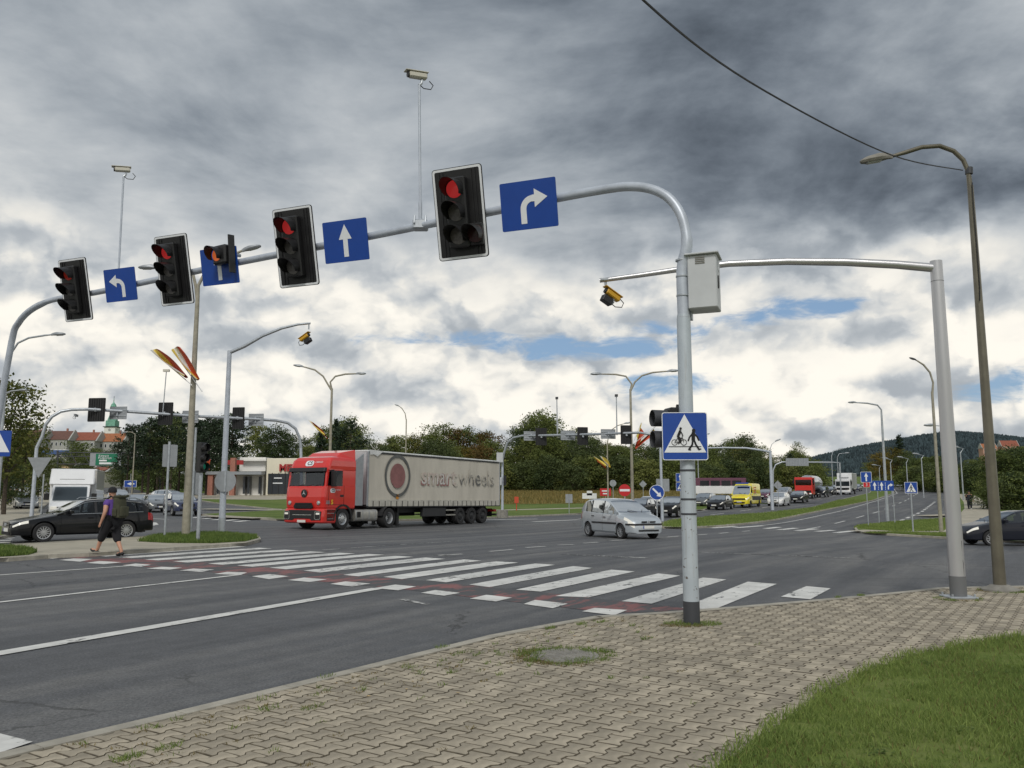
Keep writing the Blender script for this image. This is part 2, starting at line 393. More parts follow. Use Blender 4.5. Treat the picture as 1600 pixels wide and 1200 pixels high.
# ------------------------------------------------------------------ mesh helpers
def link(o, parent=None):
    col.objects.link(o)
    if parent is not None: o.parent = parent
    return o
def tag(o, label=None, cat=None, group=None, kind=None):
    if label: o['label'] = label
    if cat: o['category'] = cat
    if group: o['group'] = group
    if kind: o['kind'] = kind
    return o
def empty(name, loc, rz=0, label=None, cat=None, group=None):
    o = bpy.data.objects.new(name, None); col.objects.link(o)
    o.location = loc; o.rotation_euler = (0, 0, rz); o.empty_display_size = .2
    return tag(o, label, cat, group)
def mesh_obj(name, verts, faces, m, parent=None, smooth=False):
    me = bpy.data.meshes.new(name); me.from_pydata([tuple(v) for v in verts], [], faces); me.update()
    if smooth: me.shade_smooth()
    for k in (m if isinstance(m, (list, tuple)) else [m]): me.materials.append(MATS[k] if isinstance(k, str) else k)
    return link(bpy.data.objects.new(name, me), parent)
class MB:
    def __init__(s): s.v = []; s.f = []; s.mi = []; s.cur = 0
    def m(s, i): s.cur = i; return s
    def add(s, vs, fs, M=None):
        o = len(s.v)
        s.v += [(M @ Vector(v)) if M is not None else Vector(v) for v in vs]
        for f in fs: s.f.append(tuple(i + o for i in f)); s.mi.append(s.cur)
        return s
    def box(s, c, d, M=None):
        x, y, z = c; a, b, e = d[0] / 2, d[1] / 2, d[2] / 2
        vs = [(x + i * a, y + j * b, z + k * e) for k in (-1, 1) for j in (-1, 1) for i in (-1, 1)]
        return s.add(vs, [(0, 2, 3, 1), (4, 5, 7, 6), (0, 1, 5, 4), (2, 6, 7, 3), (0, 4, 6, 2), (1, 3, 7, 5)], M)
    def hexa(s, low, high, M=None):
        """low / high: four corner points each, counter-clockwise from above"""
        return s.add(list(low) + list(high), [(3, 2, 1, 0), (4, 5, 6, 7), (0, 1, 5, 4), (1, 2, 6, 5), (2, 3, 7, 6), (3, 0, 4, 7)], M)
    def tube(s, pts, rad, n=10, M=None, caps=True):
        pts = [Vector(p) for p in pts]; k = len(pts)
        rad = list(rad) if isinstance(rad, (list, tuple)) else [rad] * k
        vs, fs, prev = [], [], None
        for i, p in enumerate(pts):
            t = (pts[min(i + 1, k - 1)] - pts[max(i - 1, 0)]).normalized()
            if prev is None:
                ref = Vector((0, 0, 1)) if abs(t.z) < .9 else Vector((0, 1, 0))
                a = t.cross(ref).normalized()
            else:
                a = (prev - t * prev.dot(t)).normalized()
            prev = a; b = t.cross(a)
            vs += [p + (a * math.cos(2 * math.pi * j / n) + b * math.sin(2 * math.pi * j / n)) * rad[i] for j in range(n)]
        for i in range(k - 1):
            for j in range(n):
                q = (j + 1) % n
                fs.append((i * n + j, i * n + q, (i + 1) * n + q, (i + 1) * n + j))
        if caps: fs += [tuple(range(n))[::-1], tuple(range((k - 1) * n, k * n))]
        return s.add(vs, fs, M)
    def lathe(s, prof, n=16, M=None, cap=True):
        vs, fs = [], []
        for (r, z) in prof: vs += [(r * math.cos(2 * math.pi * j / n), r * math.sin(2 * math.pi * j / n), z) for j in range(n)]
        for i in range(len(prof) - 1):
            for j in range(n):
                q = (j + 1) % n
                fs.append((i * n + j, i * n + q, (i + 1) * n + q, (i + 1) * n + j))
        if cap: fs += [tuple(range(n))[::-1], tuple(range((len(prof) - 1) * n, len(prof) * n))]
        return s.add(vs, fs, M)
    def prism(s, poly, y0, y1, M=None):
        """poly in (x, z), extruded from y0 (front, facing -y) to y1"""
        n = len(poly)
        vs = [(p[0], y0, p[1]) for p in poly] + [(p[0], y1, p[1]) for p in poly]
        fs = [tuple(range(n)), tuple(range(2 * n - 1, n - 1, -1))]
        for i in range(n):
            j = (i + 1) % n; fs.append((j, i, i + n, j + n))
        return s.add(vs, fs, M)
    def build(s, name, m, parent=None, smooth=False, bevel=0., seg=1, fix=False):
        me = bpy.data.meshes.new(name); me.from_pydata([tuple(v) for v in s.v], [], s.f); me.update()
        ms = m if isinstance(m, (list, tuple)) else [m]
        for k in ms: me.materials.append(MATS[k] if isinstance(k, str) else k)
        if len(ms) > 1: me.polygons.foreach_set('material_index', s.mi)
        if bevel or fix:
            bm = bmesh.new(); bm.from_mesh(me)
            if fix: bmesh.ops.recalc_face_normals(bm, faces=bm.faces)
            if bevel:
                ed = [e for e in bm.edges if len(e.link_faces) == 2 and e.calc_face_angle(0) > .5]
                bmesh.ops.bevel(bm, geom=ed, offset=bevel, segments=seg, affect='EDGES', profile=.6)
            bm.to_mesh(me); bm.free()
        if smooth:
            me.shade_smooth()
            try: me.set_sharp_from_angle(angle=R(38))
            except Exception: pass
        return link(bpy.data.objects.new(name, me), parent)
def rrect(w, h, r, n=4, cx=0, cz=0):
    p = []
    for (sx, sz, a0) in ((1, -1, -90), (1, 1, 0), (-1, 1, 90), (-1, -1, 180)):
        for i in range(n + 1):
            a = R(a0 + 90 * i / n); p.append((cx + sx * (w / 2 - r) + r * math.cos(a), cz + sz * (h / 2 - r) + r * math.sin(a)))
    return p
def circ(r, n=28, cx=0, cz=0): return [(cx + r * math.cos(2 * math.pi * i / n), cz + r * math.sin(2 * math.pi * i / n)) for i in range(n)]
def stroke(pts, w, n=5):
    """flat stroke of width w along pts (x, z) -> convex quads and round ends"""
    out = []
    for (a, b) in zip(pts[:-1], pts[1:]):
        d = Vector((b[0] - a[0], b[1] - a[1]))
        if d.length < 1e-6: continue
        ang = math.atan2(d.y, d.x); p = []
        for i in range(n + 1): t = ang + R(90 + 180 * i / n); p.append((a[0] + w / 2 * math.cos(t), a[1] + w / 2 * math.sin(t)))
        for i in range(n + 1): t = ang + R(-90 + 180 * i / n); p.append((b[0] + w / 2 * math.cos(t), b[1] + w / 2 * math.sin(t)))
        out.append(p)
    return out
def flat(name, polys, y, m, parent, thick=.002):
    b = MB()
    for i, p in enumerate(polys):
        o = y - i * .0002
        b.prism(p, o - thick, o)
    return b.build(name, m, parent)
def text_obj(name, body, size, m, parent, loc, rot=(math.pi / 2, 0, 0), ext=.002, align='CENTER', sx=1.0, shear=0., bold=0.):
    cu = bpy.data.curves.new(name, 'FONT'); cu.body = body; cu.size = size; cu.extrude = ext; cu.align_x = align; cu.align_y = 'CENTER'
    cu.resolution_u = 2; cu.shear = shear; cu.offset = bold
    t = bpy.data.objects.new(name, cu); col.objects.link(t)
    dg = bpy.context.evaluated_depsgraph_get(); dg.update()
    me = bpy.data.meshes.new_from_object(t.evaluated_get(dg)); me.name = name
    bpy.data.objects.remove(t, do_unlink=True)
    me.materials.clear(); me.materials.append(MATS[m] if isinstance(m, str) else m)
    o = link(bpy.data.objects.new(name, me), parent); o.location = loc; o.rotation_euler = rot; o.scale = (sx, 1, 1)
    return o
def copy_tree(o, parent=None):
    c = o.copy(); col.objects.link(c)
    if parent is not None: c.parent = parent
    for ch in list(o.children): copy_tree(ch, c)
    return c
def sheet(name, polys, off, m, parent=None, kind=None, grid=2.0, zf=None):
    """flat sheets laid on the ground, cut on a common grid so that they follow it"""
    bm = bmesh.new()
    for p in polys:
        vs = [bm.verts.new((q[0], q[1], 0)) for q in p]
        f = bm.faces.new(vs)
        if f.normal.z < 0 or f.calc_area() == 0: pass
    bm.normal_update()
    bmesh.ops.triangulate(bm, faces=bm.faces[:])
    xs = [v.co.x for v in bm.verts]; ys = [v.co.y for v in bm.verts]
    for ax, lo, hi in ((0, min(xs), max(xs)), (1, min(ys), max(ys))):
        k = math.ceil(lo / grid)
        while k * grid < hi:
            co = [0, 0, 0]; no = [0, 0, 0]; co[ax] = k * grid; no[ax] = 1
            bmesh.ops.bisect_plane(bm, geom=bm.verts[:] + bm.edges[:] + bm.faces[:], dist=1e-5, plane_co=co, plane_no=no)
            k += 1
    for f in bm.faces:
        if f.normal.z < 0: f.normal_flip()
    for v in bm.verts: v.co.z = (zf or zt)(v.co.x, v.co.y) + off
    me = bpy.data.meshes.new(name); bm.to_mesh(me); bm.free()
    me.materials.append(MATS[m]); me.shade_smooth()
    o = link(bpy.data.objects.new(name, me), parent)
    if kind: o['kind'] = kind
    return o
def inside(p, poly):
    c = False; n = len(poly); j = n - 1
    for i in range(n):
        a, b = poly[i], poly[j]
        if (a[1] > p[1]) != (b[1] > p[1]) and p[0] < (b[0] - a[0]) * (p[1] - a[1]) / (b[1] - a[1]) + a[0]: c = not c
        j = i
    return c
def resample(path, step):
    out = [Vector(path[0])]; left = step
    for a, b in zip(path[:-1], path[1:]):
        a, b = Vector(a), Vector(b); L = (b - a).length; p = left
        while p <= L: out.append(a + (b - a) * (p / L)); p += step
        left = p - L
    return out
# ================================================================== the setting
def proj(p):
    X, Y, Z = p[0], p[1], p[2] - HC
    d = Y * CT + Z * ST
    if d < .05: return (-9999, -9999)
    return (800 + F * X / d, 600 - F * (Z * CT - Y * ST) / d)
def g2(px, py, off=0.): p = G(px, py, off); return (p.x, p.y)
def gl(pts, off=0.): return [g2(a, b, off) for a, b in pts]

def build_terrain():
    rings = [0] + [2.5 * 1.09 ** i for i in range(92)]
    rings = [r for r in rings if r < 6500]
    fine = []
    for a, b in zip(rings[:-1], rings[1:]):
        k = max(1, int((b - a) / 7)) if b < 320 else 1
        fine += [a + (b - a) * i / k for i in range(k)]
    rings = fine[1:]; n = 180
    vs = [(0, 0, -.09)]; fs = []
    for r in rings:
        for j in range(n):
            a = 2 * math.pi * j / n; x, y = r * math.sin(a), r * math.cos(a)
            vs.append((x, y, zt(x, y) - .09))
    for j in range(n): fs.append((0, 1 + (j + 1) % n, 1 + j))
    for i in range(len(rings) - 1):
        for j in range(n):
            q = (j + 1) % n
            fs.append((1 + i * n + j, 1 + i * n + q, 1 + (i + 1) * n + q, 1 + (i + 1) * n + j))
    o = mesh_obj('ground', vs, fs, 'grass_far', smooth=True); o['kind'] = 'structure'
build_terrain()

# asphalt of the junction and of the three arms in view
ROAD = sheet('road', [[(-75, -40), (70, -40), (95, 40), (75, 100), (-35, 100), (-75, 60)]], 0, 'asphalt', kind='structure', grid=2.0)
def ribbon(name, path, w0, w1, off, m, kind, step=5.):
    """path of (x, y); half widths left / right"""
    pts = resample([Vector((p[0], p[1], 0)) for p in path], step); vs = []; fs = []
    for i, p in enumerate(pts):
        t = (pts[min(i + 1, len(pts) - 1)] - pts[max(i - 1, 0)]).normalized(); nrm = Vector((-t.y, t.x, 0))
        k = max(2, int((w0 + w1) / 4) + 1)
        for j in range(k + 1):
            q = p + nrm * (w0 - (w0 + w1) * j / k); vs.append((q.x, q.y, zt(q.x, q.y) + off))
    k1 = k + 1
    for i in range(len(pts) - 1):
        for j in range(k): fs.append((i * k1 + j, i * k1 + j + 1, (i + 1) * k1 + j + 1, (i + 1) * k1 + j))
    o = mesh_obj(name, vs, fs, m, smooth=True); o['kind'] = kind; return o
A_PATH = [(8.0, 46), (28.5, 80), (45.0, 110), (66, 150), (86, 195), (100, 240), (108, 300)]       # median line of the road going away to the right
ribbon('road', [(40, 99.0)] + A_PATH[3:], 15, 13, .004, 'asphalt', 'structure')
B_PATH = [(-27, 62), (-42, 90), (-66, 130), (-96, 190), (-125, 250), (-160, 330)]                 # the street going away to the left
ribbon('road', B_PATH, 9, 9, .004, 'asphalt', 'structure')

# ---- near pavement
TOP = .05
KERB_PX = [(50, 1163), (330, 1098), (600, 1032), (780, 988), (930, 962), (1070, 954), (1200, 943), (1305, 934), (1400, 925), (1475, 917), (1600, 915)]
kerb = gl(KERB_PX, TOP)
a, b = Vector(kerb[0]), Vector(kerb[2]); dk = (b - a).normalized()
kerb = [tuple(a - dk * 16)] + kerb
e = Vector(kerb[-1]); kerb += [(e.x + 3, e.y + .1), (e.x + 12, e.y - .6), (e.x + 40, e.y - 3)]
LAWN_PX = [(1096, 1218), (1126, 1197), (1214, 1136), (1277, 1091), (1343, 1054), (1431, 1023), (1544, 1001), (1600, 994)]
lawn_edge = gl(LAWN_PX, TOP)
a, b = Vector(lawn_edge[0]), Vector(lawn_edge[2]); dl = (a - b).normalized()
lawn_edge = [tuple(a + dl * 9)] + lawn_edge
e2 = Vector(lawn_edge[-1]); lawn_edge += [(e2.x + 2.5, e2.y + .5), (e2.x + 10, e2.y + .3), (e2.x + 36, e2.y - 3)]
pav_poly = kerb + lawn_edge[::-1] + [(-9, -14)]
PAVE = sheet('pavement', [pav_poly], TOP - .006, 'joint_sand_shade', kind='structure', grid=3.)
LAWN = sheet('lawn', [lawn_edge + [(60, -25), (-2, -25)]], TOP + .005, 'grass', kind='structure', grid=3.)

def paver_mesh(u0, u1, a_=.017, row=.14, gap=.007, ch=.0045):
    """wavy double-T paving stone"""
    def f(u):
        q = abs(((u + .1) % .2) - .1)
        t = max(-1, min(1, (q - .05) / .016)); return row / 2 + a_ * t
    us = [u0, -.066, -.034, .034, .066, u1]
    us = [u for u in us if u0 <= u <= u1]
    out = [(u, -f(u)) for u in us] + [(u, f(u)) for u in us[::-1]]
    n = len(out)
    def ins(d):
        res = []
        for (u, v) in out: res.append((u - math.copysign(d, u) * (1 if abs(abs(u) - .1) < 1e-6 else .3), v - math.copysign(d, v)))
        return res
    o1, o2 = ins(gap / 2), ins(gap / 2 + ch)
    vs = [(u, v, -.024) for u, v in o1] + [(u, v, -.0035) for u, v in o1] + [(u, v, 0) for u, v in o2]
    fs = [tuple(range(2 * n, 3 * n))]
    for r_ in (0, 1):
        for i in range(n):
            j = (i + 1) % n; fs.append((r_ * n + i, r_ * n + j, (r_ + 1) * n + j, (r_ + 1) * n + i))
    return vs, fs
def build_pavers():
    vs, fs = paver_mesh(-.1, .1)
    me = bpy.data.meshes.new('paving_stone'); me.from_pydata(vs, [], fs); me.materials.append(MATS['paver']); me.materials.append(MATS['joint_sand_shade'])
    side = [0] + [1] * (len(fs) - 1); me.polygons.foreach_set('material_index', side)  # walls and chamfers carry joint dirt plus the shade between stones as dark colour
    d = Vector((dk.x, dk.y)); nrm = Vector((-d.y, d.x)); ang = math.atan2(d.y, d.x)
    o0 = Vector(kerb[1]) - nrm * .17
    cells = []
    for r in range(-75, 130):
        for c in range(-70, 160):
            p = o0 - nrm * (.14 * r + .07) + d * (.2 * c + (.1 if r % 2 else 0))
            if p.y < 1.2 or p.y > 19 or abs(p.x) > 13: continue
            if not inside(p, pav_poly): continue
            ok = True
            for (q1, q2) in zip(kerb[:-1], kerb[1:]):
                q1, q2 = Vector(q1), Vector(q2); s_ = q2 - q1; t = max(0, min(1, (p - q1).dot(s_) / s_.length_squared))
                if (p - q1 - s_ * t).length < .205: ok = False; break
            if not ok: continue
            px = proj((p.x, p.y, TOP))
            if not (-120 < px[0] < 1720 and 700 < px[1] < 1400): continue
            cells.append((p.length, -30 < px[0] < 1630 and px[1] < 1215, p))
    cells.sort(key=lambda t: t[0])
    n_ind = 0; big = MB()
    for (dist, seen, p) in cells:
        dz = rnd.uniform(-.0018, .0022) + .002 * mnoise.noise((p.x * .6, p.y * .6, 0)); tx, ty = rnd.uniform(-.010, .010), rnd.uniform(-.010, .010)
        z = zt(p.x, p.y) + TOP + dz
        # some stones have sunk or been lost under weeds along the kerb
        if seen and n_ind < 298:
            n_ind += 1
            o = bpy.data.objects.new('paving_stone', me); link(o, PAVE)
            o.location = (p.x, p.y, z); o.rotation_euler = (tx, ty, ang + rnd.uniform(-.012, .012))
        else:
            M = Matrix.Translation((p.x, p.y, z)) @ Matrix.Rotation(ang + rnd.uniform(-.012, .012), 4, 'Z') @ Matrix.Rotation(tx, 4, 'X') @ Matrix.Rotation(ty, 4, 'Y')
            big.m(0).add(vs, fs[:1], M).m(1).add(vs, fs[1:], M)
    o = big.build('paving_stones', ['paver', 'joint_sand_shade'], PAVE); o['kind'] = 'stuff'
    return len(cells)
NPAV = build_pavers()
def kerb_run(path, w, top, parent, name='kerb_stone', L=1.0, m='kerb', inner=True, joined=False, drop=.16):
    pts = resample([Vector((p[0], p[1], 0)) for p in path], L); jb = MB()
    for p, q in zip(pts[:-1], pts[1:]):
        d_ = (q - p); ln = d_.length - .008; d_.normalize(); nn = Vector((d_.y, -d_.x, 0)) * (1 if inner else -1)
        p0, q0 = p + d_ * .004, p + d_ * (.004 + ln)
        ch = .02
        def P(base, o, zz): r_ = base + nn * o; return (r_.x, r_.y, zt(r_.x, r_.y) + zz)
        prof = [(0, top - drop), (0, top - ch), (ch, top + .001), (w, top + .001), (w, top - drop)]
        vs = [P(p0, o, z) for o, z in prof] + [P(q0, o, z) for o, z in prof]
        fs = [(i, i + 1, i + 6, i + 5) for i in range(4)] + [(4, 3, 2, 1, 0), (5, 6, 7, 8, 9)]
        if joined: jb.add(vs, fs); continue
        b_ = MB().add(vs, fs); b_.build(name, m, parent, fix=True)
    if joined: jb.build(name, m, parent, fix=True)
kerb_run(kerb[:1] + kerb[1:-2], .15, TOP + .004, PAVE, L=1.0)
# concrete edging between paving and lawn
kerb_run(lawn_edge[1:-1], .07, TOP + .003, LAWN, name='edging_stone', L=1.0, m='concrete', inner=True)

# ---- raised verges and islands: outline, inside surface, kerb
def island(name, poly, m, top=.10, kerb_edges=None, grid=2., joined=True):
    o = sheet(name, [poly], top, m, kind='structure', grid=grid)
    if kerb_edges is None: path = poly + [poly[0]]
    else: path = kerb_edges
    # kerb stands just outside the sheet
    area = sum(poly[i][0] * poly[(i + 1) % len(poly)][1] - poly[(i + 1) % len(poly)][0] * poly[i][1] for i in range(len(poly)))
    kerb_run(path, .14, top + .012, o, inner=(area < 0), L=1.0 if not joined else 2.0, joined=joined, drop=.22)
    return o
# refuge island on the left, paved with two grass ends
isl = gl([(-60, 874), (0, 872), (70, 867), (160, 863), (240, 858), (330, 852), (385, 848), (408, 842), (404, 837), (345, 832), (300, 833), (240, 837), (150, 843), (-60, 855)], .1)
ISL = island('refuge_island', isl, 'sidewalk', joined=False)
def grass_patch(name, px, parent, off=.108, m='grass'):
    return sheet(name, [gl(px, .1)], off, m, parent, grid=2.)
GP1 = grass_patch('grass_patch', [(215, 846), (262, 848.5), (330, 849), (385, 846), (404, 841.5), (400, 838), (345, 833), (300, 834), (240, 838)], ISL)
GP2 = grass_patch('grass_patch', [(-60, 872.5), (0, 870.5), (45, 867), (58, 863), (40, 858), (0, 855), (-60, 857)], ISL)
# far verge behind the lorry with a footpath, shop lawn and meadow
V1px = [(312, 803), (345, 807), (440, 811.5), (600, 812), (745, 809), (785, 807), (905, 802), (985, 797)]
v1_near = gl(V1px, .1)
A_left = [(Vector(p) + Vector((-.87, .5)) * 14.0) for p in A_PATH]
v1_right = [tuple(A_left[1] + Vector((2, -6))), tuple(A_left[2]), tuple(A_left[3] + Vector((0, 3)))]
B_right = [(-20, 74), (-33, 93), (-56, 133), (-86, 193), (-110, 250)]
V1 = v1_near + v1_right + [(30, 240), (-60, 260)] + B_right[::-1]
V1O = island('grass_verge', V1, 'grass_far', kerb_edges=B_right[::-1][2:] + v1_near + v1_right)
path_px = [(318, 795), (440, 797), (600, 798), (780, 797), (905, 794), (1000, 790.5)]
pth = gl(path_px, .1)
ribbon('footpath', pth, .9, .9, .106, 'sidewalk', 'structure')
ribbon('footpath', gl([(330, 805.5), (370, 808.3), (440, 810.5)], .1), .9, .9, .107, 'sidewalk', 'structure', step=2.)
MEADOW = [g2(560, 788, .1), g2(700, 788, .1), g2(800, 788, .1), g2(900, 787, .1), g2(1000, 785, .1), (33, 118), (58, 165), (50, 190), (5, 200), (-28, 150)]
sheet('meadow', [MEADOW], .12, 'meadow', kind='structure', grid=5.)
# forecourt of the shop
sheet('forecourt', [[(-62, 108), (-30, 104), (-20, 124), (-30, 134), (-60, 138)]], .115, 'sidewalk', kind='structure', grid=4.)
# median of the road going away
med_near = gl([(1036, 823), (1060, 823.5), (1110, 822), (1190, 814.5), (1270, 800)], .1)
med_far = gl([(1034, 817), (1050, 812.5), (1110, 806.5), (1200, 800.5), (1268, 793)], .1)
def off_path(path, i0, o):
    out = []
    for i in range(i0, len(path)):
        p = Vector(path[i]); t = (Vector(path[min(i + 1, len(path) - 1)]) - Vector(path[i - 1])).normalized()
        out.append(tuple(p + Vector((-t.y, t.x)) * o))
    return out
mn = med_near + off_path(A_PATH, 2, -2.2)[:5]; mf = med_far + off_path(A_PATH, 2, 2.0)[:5]
MED = island('median', mn + mf[::-1], 'grass_far')
# right-hand corner: grass, footways and a lay-by
v2 = gl([(1334, 824.5), (1338, 829), (1352, 832), (1400, 834.5), (1465, 838.5), (1530, 842), (1600, 846)], .1)
v2e = Vector(v2[-1])
v2b = gl([(1340, 821), (1400, 814.5), (1475, 809), (1496, 802), (1488, 790), (1474, 781)], .1)
A_right = off_path(A_PATH, 3, -10.5)
V2 = v2 + [(v2e.x + 14, v2e.y - 1), (v2e.x + 60, v2e.y - 6), (150, 60), (210, 240), (128, 300)] + A_right[::-1][:4] + v2b[::-1]
V2O = island('grass_verge', V2, 'grass_far', kerb_edges=A_right[::-1][1:4] + v2b[::-1] + v2 + [(v2e.x + 14, v2e.y - 1)])
ribbon('footpath', gl([(1337, 828.5), (1360, 830.5), (1400, 831.5), (1470, 832.5), (1500, 822), (1522, 806), (1528, 795), (1523, 785), (1512, 775), (1500, 771.5)], .1), 1.1, 1.1, .106, 'sidewalk', 'structure', step=3.)
ribbon('footpath', gl([(1440, 806), (1500, 803.5), (1560, 803), (1600, 803)], .1), .8, .8, .11, 'sidewalk', 'structure', step=3.)
# left far corner with footway and planting
V3 = gl([(-40, 846), (20, 835), (60, 818), (66, 806), (60, 797)], .1) + [(-52, 95), (-78, 140), (-108, 195), (-140, 260), (-260, 260), (-260, 40), (-60, 30)]
V3O = island('footway', V3, 'sidewalk', kerb_edges=V3[:8])
sheet('grass_patch', [gl([(-40, 840), (10, 836), (22, 828), (8, 822), (-40, 824)], .1)], .112, 'grass', V3O)

# ---- road markings: thin sheets of paint
MK = {'road_paint': [], 'road_paint_worn': [], 'red_paint': []}
def mark(px, m='road_paint'): MK[m].append(gl(px))
bars = [[(1220,933),(1260,916.5),(1298,920),(1266.5,937)], [(1065,950.5),(1168.5,909.5),(1214,913),(1116,953)],
 [(971,940),(1098.5,903),(1135,906),(1018,944)], [(867.5,932),(1028.5,896.5),(1063,900),(920,934)], [(806,922),(955,890.6),(992,893.4),(845,925)],
 [(733,914),(895.5,885),(927,888),(765,918)], [(665,907),(836,881),(867.5,883),(697,910.5)], [(599,902),(775,877.5),(810,879.5),(627.5,905.5)],
 [(536,898.7),(725,874.5),(752,876.5),(560,901)], [(474,892),(665,871.5),(696,873.7),(500,895)], [(421,887.5),(617.5,869),(646,870.5),(447,890)],
 [(370,884),(575,866),(601,867.3),(395,886)], [(325,881),(530,864),(555,865.5),(348,883)], [(270,877.5),(485,862),(510,863.2),(293,879.5)],
 [(225,874.5),(445,859.3),(467,860.6),(247,876)], [(185,871),(405,856.2),(425,857.4),(205,872.5)], [(150,868.5),(365,853.5),(385,854.6),(165,870)]]
squares = [[(909.5,956),(929,950.5),(980,954),(960,962)], [(818,944.5),(836,938),(887,944),(864,951)], [(734,936),(760,930),(800,934.5),(775,940.5)],
 [(657.5,927),(680,922.5),(719,927),(694,931.5)], [(585,919.5),(617.5,914),(650,917),(622,923)], [(516,913),(540,909),(579,912.5),(550,917)],
 [(450,907),(475,903),(511,906),(484,910)], [(393,901),(422,897.5),(451,901),(420,905.5)], [(335,897.5),(355,894),(386,895),(375,899)],
 [(280,892),(302,889),(335,890.5),(315,894)], [(229,889),(252,886),(285,887.5),(265,890.5)], [(190,884),(212,881),(236,883),(220,886)],
 [(135,880),(155,877),(190,879),(162,882)], [(92,875.5),(115,873),(145,874),(125,878)], [(50,871),(72,869.5),(102,871),(82,873.5)]]
ZEB = empty('crosswalk', G(700, 900), 0); ZEB['kind'] = 'structure'
def paint_obj(name, polys, off, m, parent=None, kind=None):
    o = sheet(name, polys, off, m, None, kind, grid=2.)
    if parent is not None:
        o.parent = parent; o.matrix_parent_inverse = parent.matrix_world.inverted()
        o.location = -parent.location
        o.matrix_parent_inverse = Matrix.Identity(4)
    return o
red = gl([(50,869),(150,865),(300,877),(474,892),(630,905),(760,917),(920,934),(1085,952.5),(1020,957),(950,957),(850,946),(760,936),(618,919.5),(475,906.5),(300,891.5),(150,879.5)])
paint_obj('red_strip', [red], .004, 'red_paint', ZEB)
for q in bars: paint_obj('zebra_bar', [gl(q)], .008, 'road_paint', ZEB)
for q in squares: paint_obj('crossing_block', [gl(q)], .008, 'road_paint', ZEB)
def line_px(a_, b_, w, m='road_paint', ext0=0., ext1=0.):
    p, q = Vector(g2(*a_)), Vector(g2(*b_)); t = (q - p).normalized(); p = p - t * ext0; q = q + t * ext1; n_ = Vector((-t.y, t.x)) * w / 2
    MK[m].append([tuple(p - n_), tuple(q - n_), tuple(q + n_), tuple(p + n_)])
line_px((0, 1021.5), (590, 920), .24, ext0=9); line_px((0, 941.5), (376, 898.5), .13, ext0=14); line_px((0, 899), (212, 884), .13, ext0=14)
line_px((628, 937), (669, 945), .10, 'road_paint_worn')
MK['road_paint'].append(gl([(-70, 1134), (0, 1148), (51, 1161), (0, 1178), (-70, 1202)]))
for a_, b_ in (((685, 868), (722, 866)), ((765, 862), (801, 859)), ((822, 856), (852, 854)), ((872, 852), (896, 851)), ((912, 849), (935, 847.5)), ((955, 845), (976, 844)),
               ((1042, 839.5), (1060, 838)), ((1091, 836), (1104, 835)), ((1124, 833.5), (1138, 832.3)), ((1160, 830.5), (1172, 829.5))):
    line_px(a_, b_, .14)
line_px((505, 859.5), (640, 850), .10, 'road_paint_worn'); line_px((640, 850), (755, 843), .09, 'road_paint_worn')
line_px((1090, 863), (1330, 872), .10, 'road_paint_worn'); line_px((880, 866), (1010, 872), .25, 'road_paint_worn')
for a_, b_ in (((1112, 825.2), (1150, 822.6)), ((1148, 824.8), (1190, 821.6)), ((1196, 826.2), (1217, 823.8)), ((1217, 828), (1244, 825.2)), ((1245, 829.3), (1275, 826.4)), ((1276, 830.6), (1302, 828.6)), ((1305, 832.8), (1330, 829.8))):
    line_px(a_, b_, .42)
line_px((757, 812.6), (840, 811), .5); line_px((833, 815.4), (905, 812.2), .5); line_px((905, 810.5), (1000, 806.5), .4)
for k in range(5): line_px((318 + k * 17, 807.5 + k * 1.5), (300 + k * 17, 809.5 + k * 1.5), .5)
line_px((205, 809.5), (262, 811.5), .4); line_px((228, 815.5), (240, 817), .3); line_px((240, 817), (243, 820), .3); line_px((243, 820), (226, 823), .3)
for k in range(4): line_px((-30 + k * 2, 838 + k * 3.6), (22 - k * 2, 838 + k * 3.2), .5)
# lane lines on the road going away: broken lines either side of the median and the stop-side solid line
def lane(path, o, m, dash=None, start=0, stop=1e9, w=.14):
    pts = resample([Vector((p[0], p[1], 0)) for p in path], 1.0); s_ = 0
    i = 0
    while i < len(pts) - 2:
        n_ = int(dash[0]) if dash else 6
        if i > start and i < stop:
            seg = pts[i:min(i + n_ + 1, len(pts))]
            L_ = []; Rr = []
            for k, p in enumerate(seg):
                t = (seg[min(k + 1, len(seg) - 1)] - seg[max(k - 1, 0)]).normalized(); nn = Vector((-t.y, t.x, 0))
                L_.append((p + nn * (o + w / 2))[:2]); Rr.append((p + nn * (o - w / 2))[:2])
            MK[m].append(Rr + L_[::-1])
        i += n_ + (int(dash[1]) if dash else 0)
for o_, dsh in ((-5.9, (4, 5)), (5.8, (4, 5)), (9.3, (4, 5))): lane(A_PATH, o_, 'road_paint', dsh, 4, 200)
lane(A_PATH, -9.4, 'road_paint', (2, 2), 22, 70, .24); lane(A_PATH, -2.6, 'road_paint', None, 2, 220, .13)
for s_ in (30, 33.5): 
    p = Vector(A_PATH[0]).lerp(Vector(A_PATH[1]), s_ / 40); MK['road_paint'].append([tuple(p + Vector((11.2, -5.0))), tuple(p + Vector((13.2, -5.5))), tuple(p + Vector((13.3, -5.2))), tuple(p + Vector((11.3, -4.7)))])
for k in MK:
    if MK[k]: sheet('road_markings', MK[k], .009 if k == 'road_paint' else .006, k, kind='structure', grid=2.)

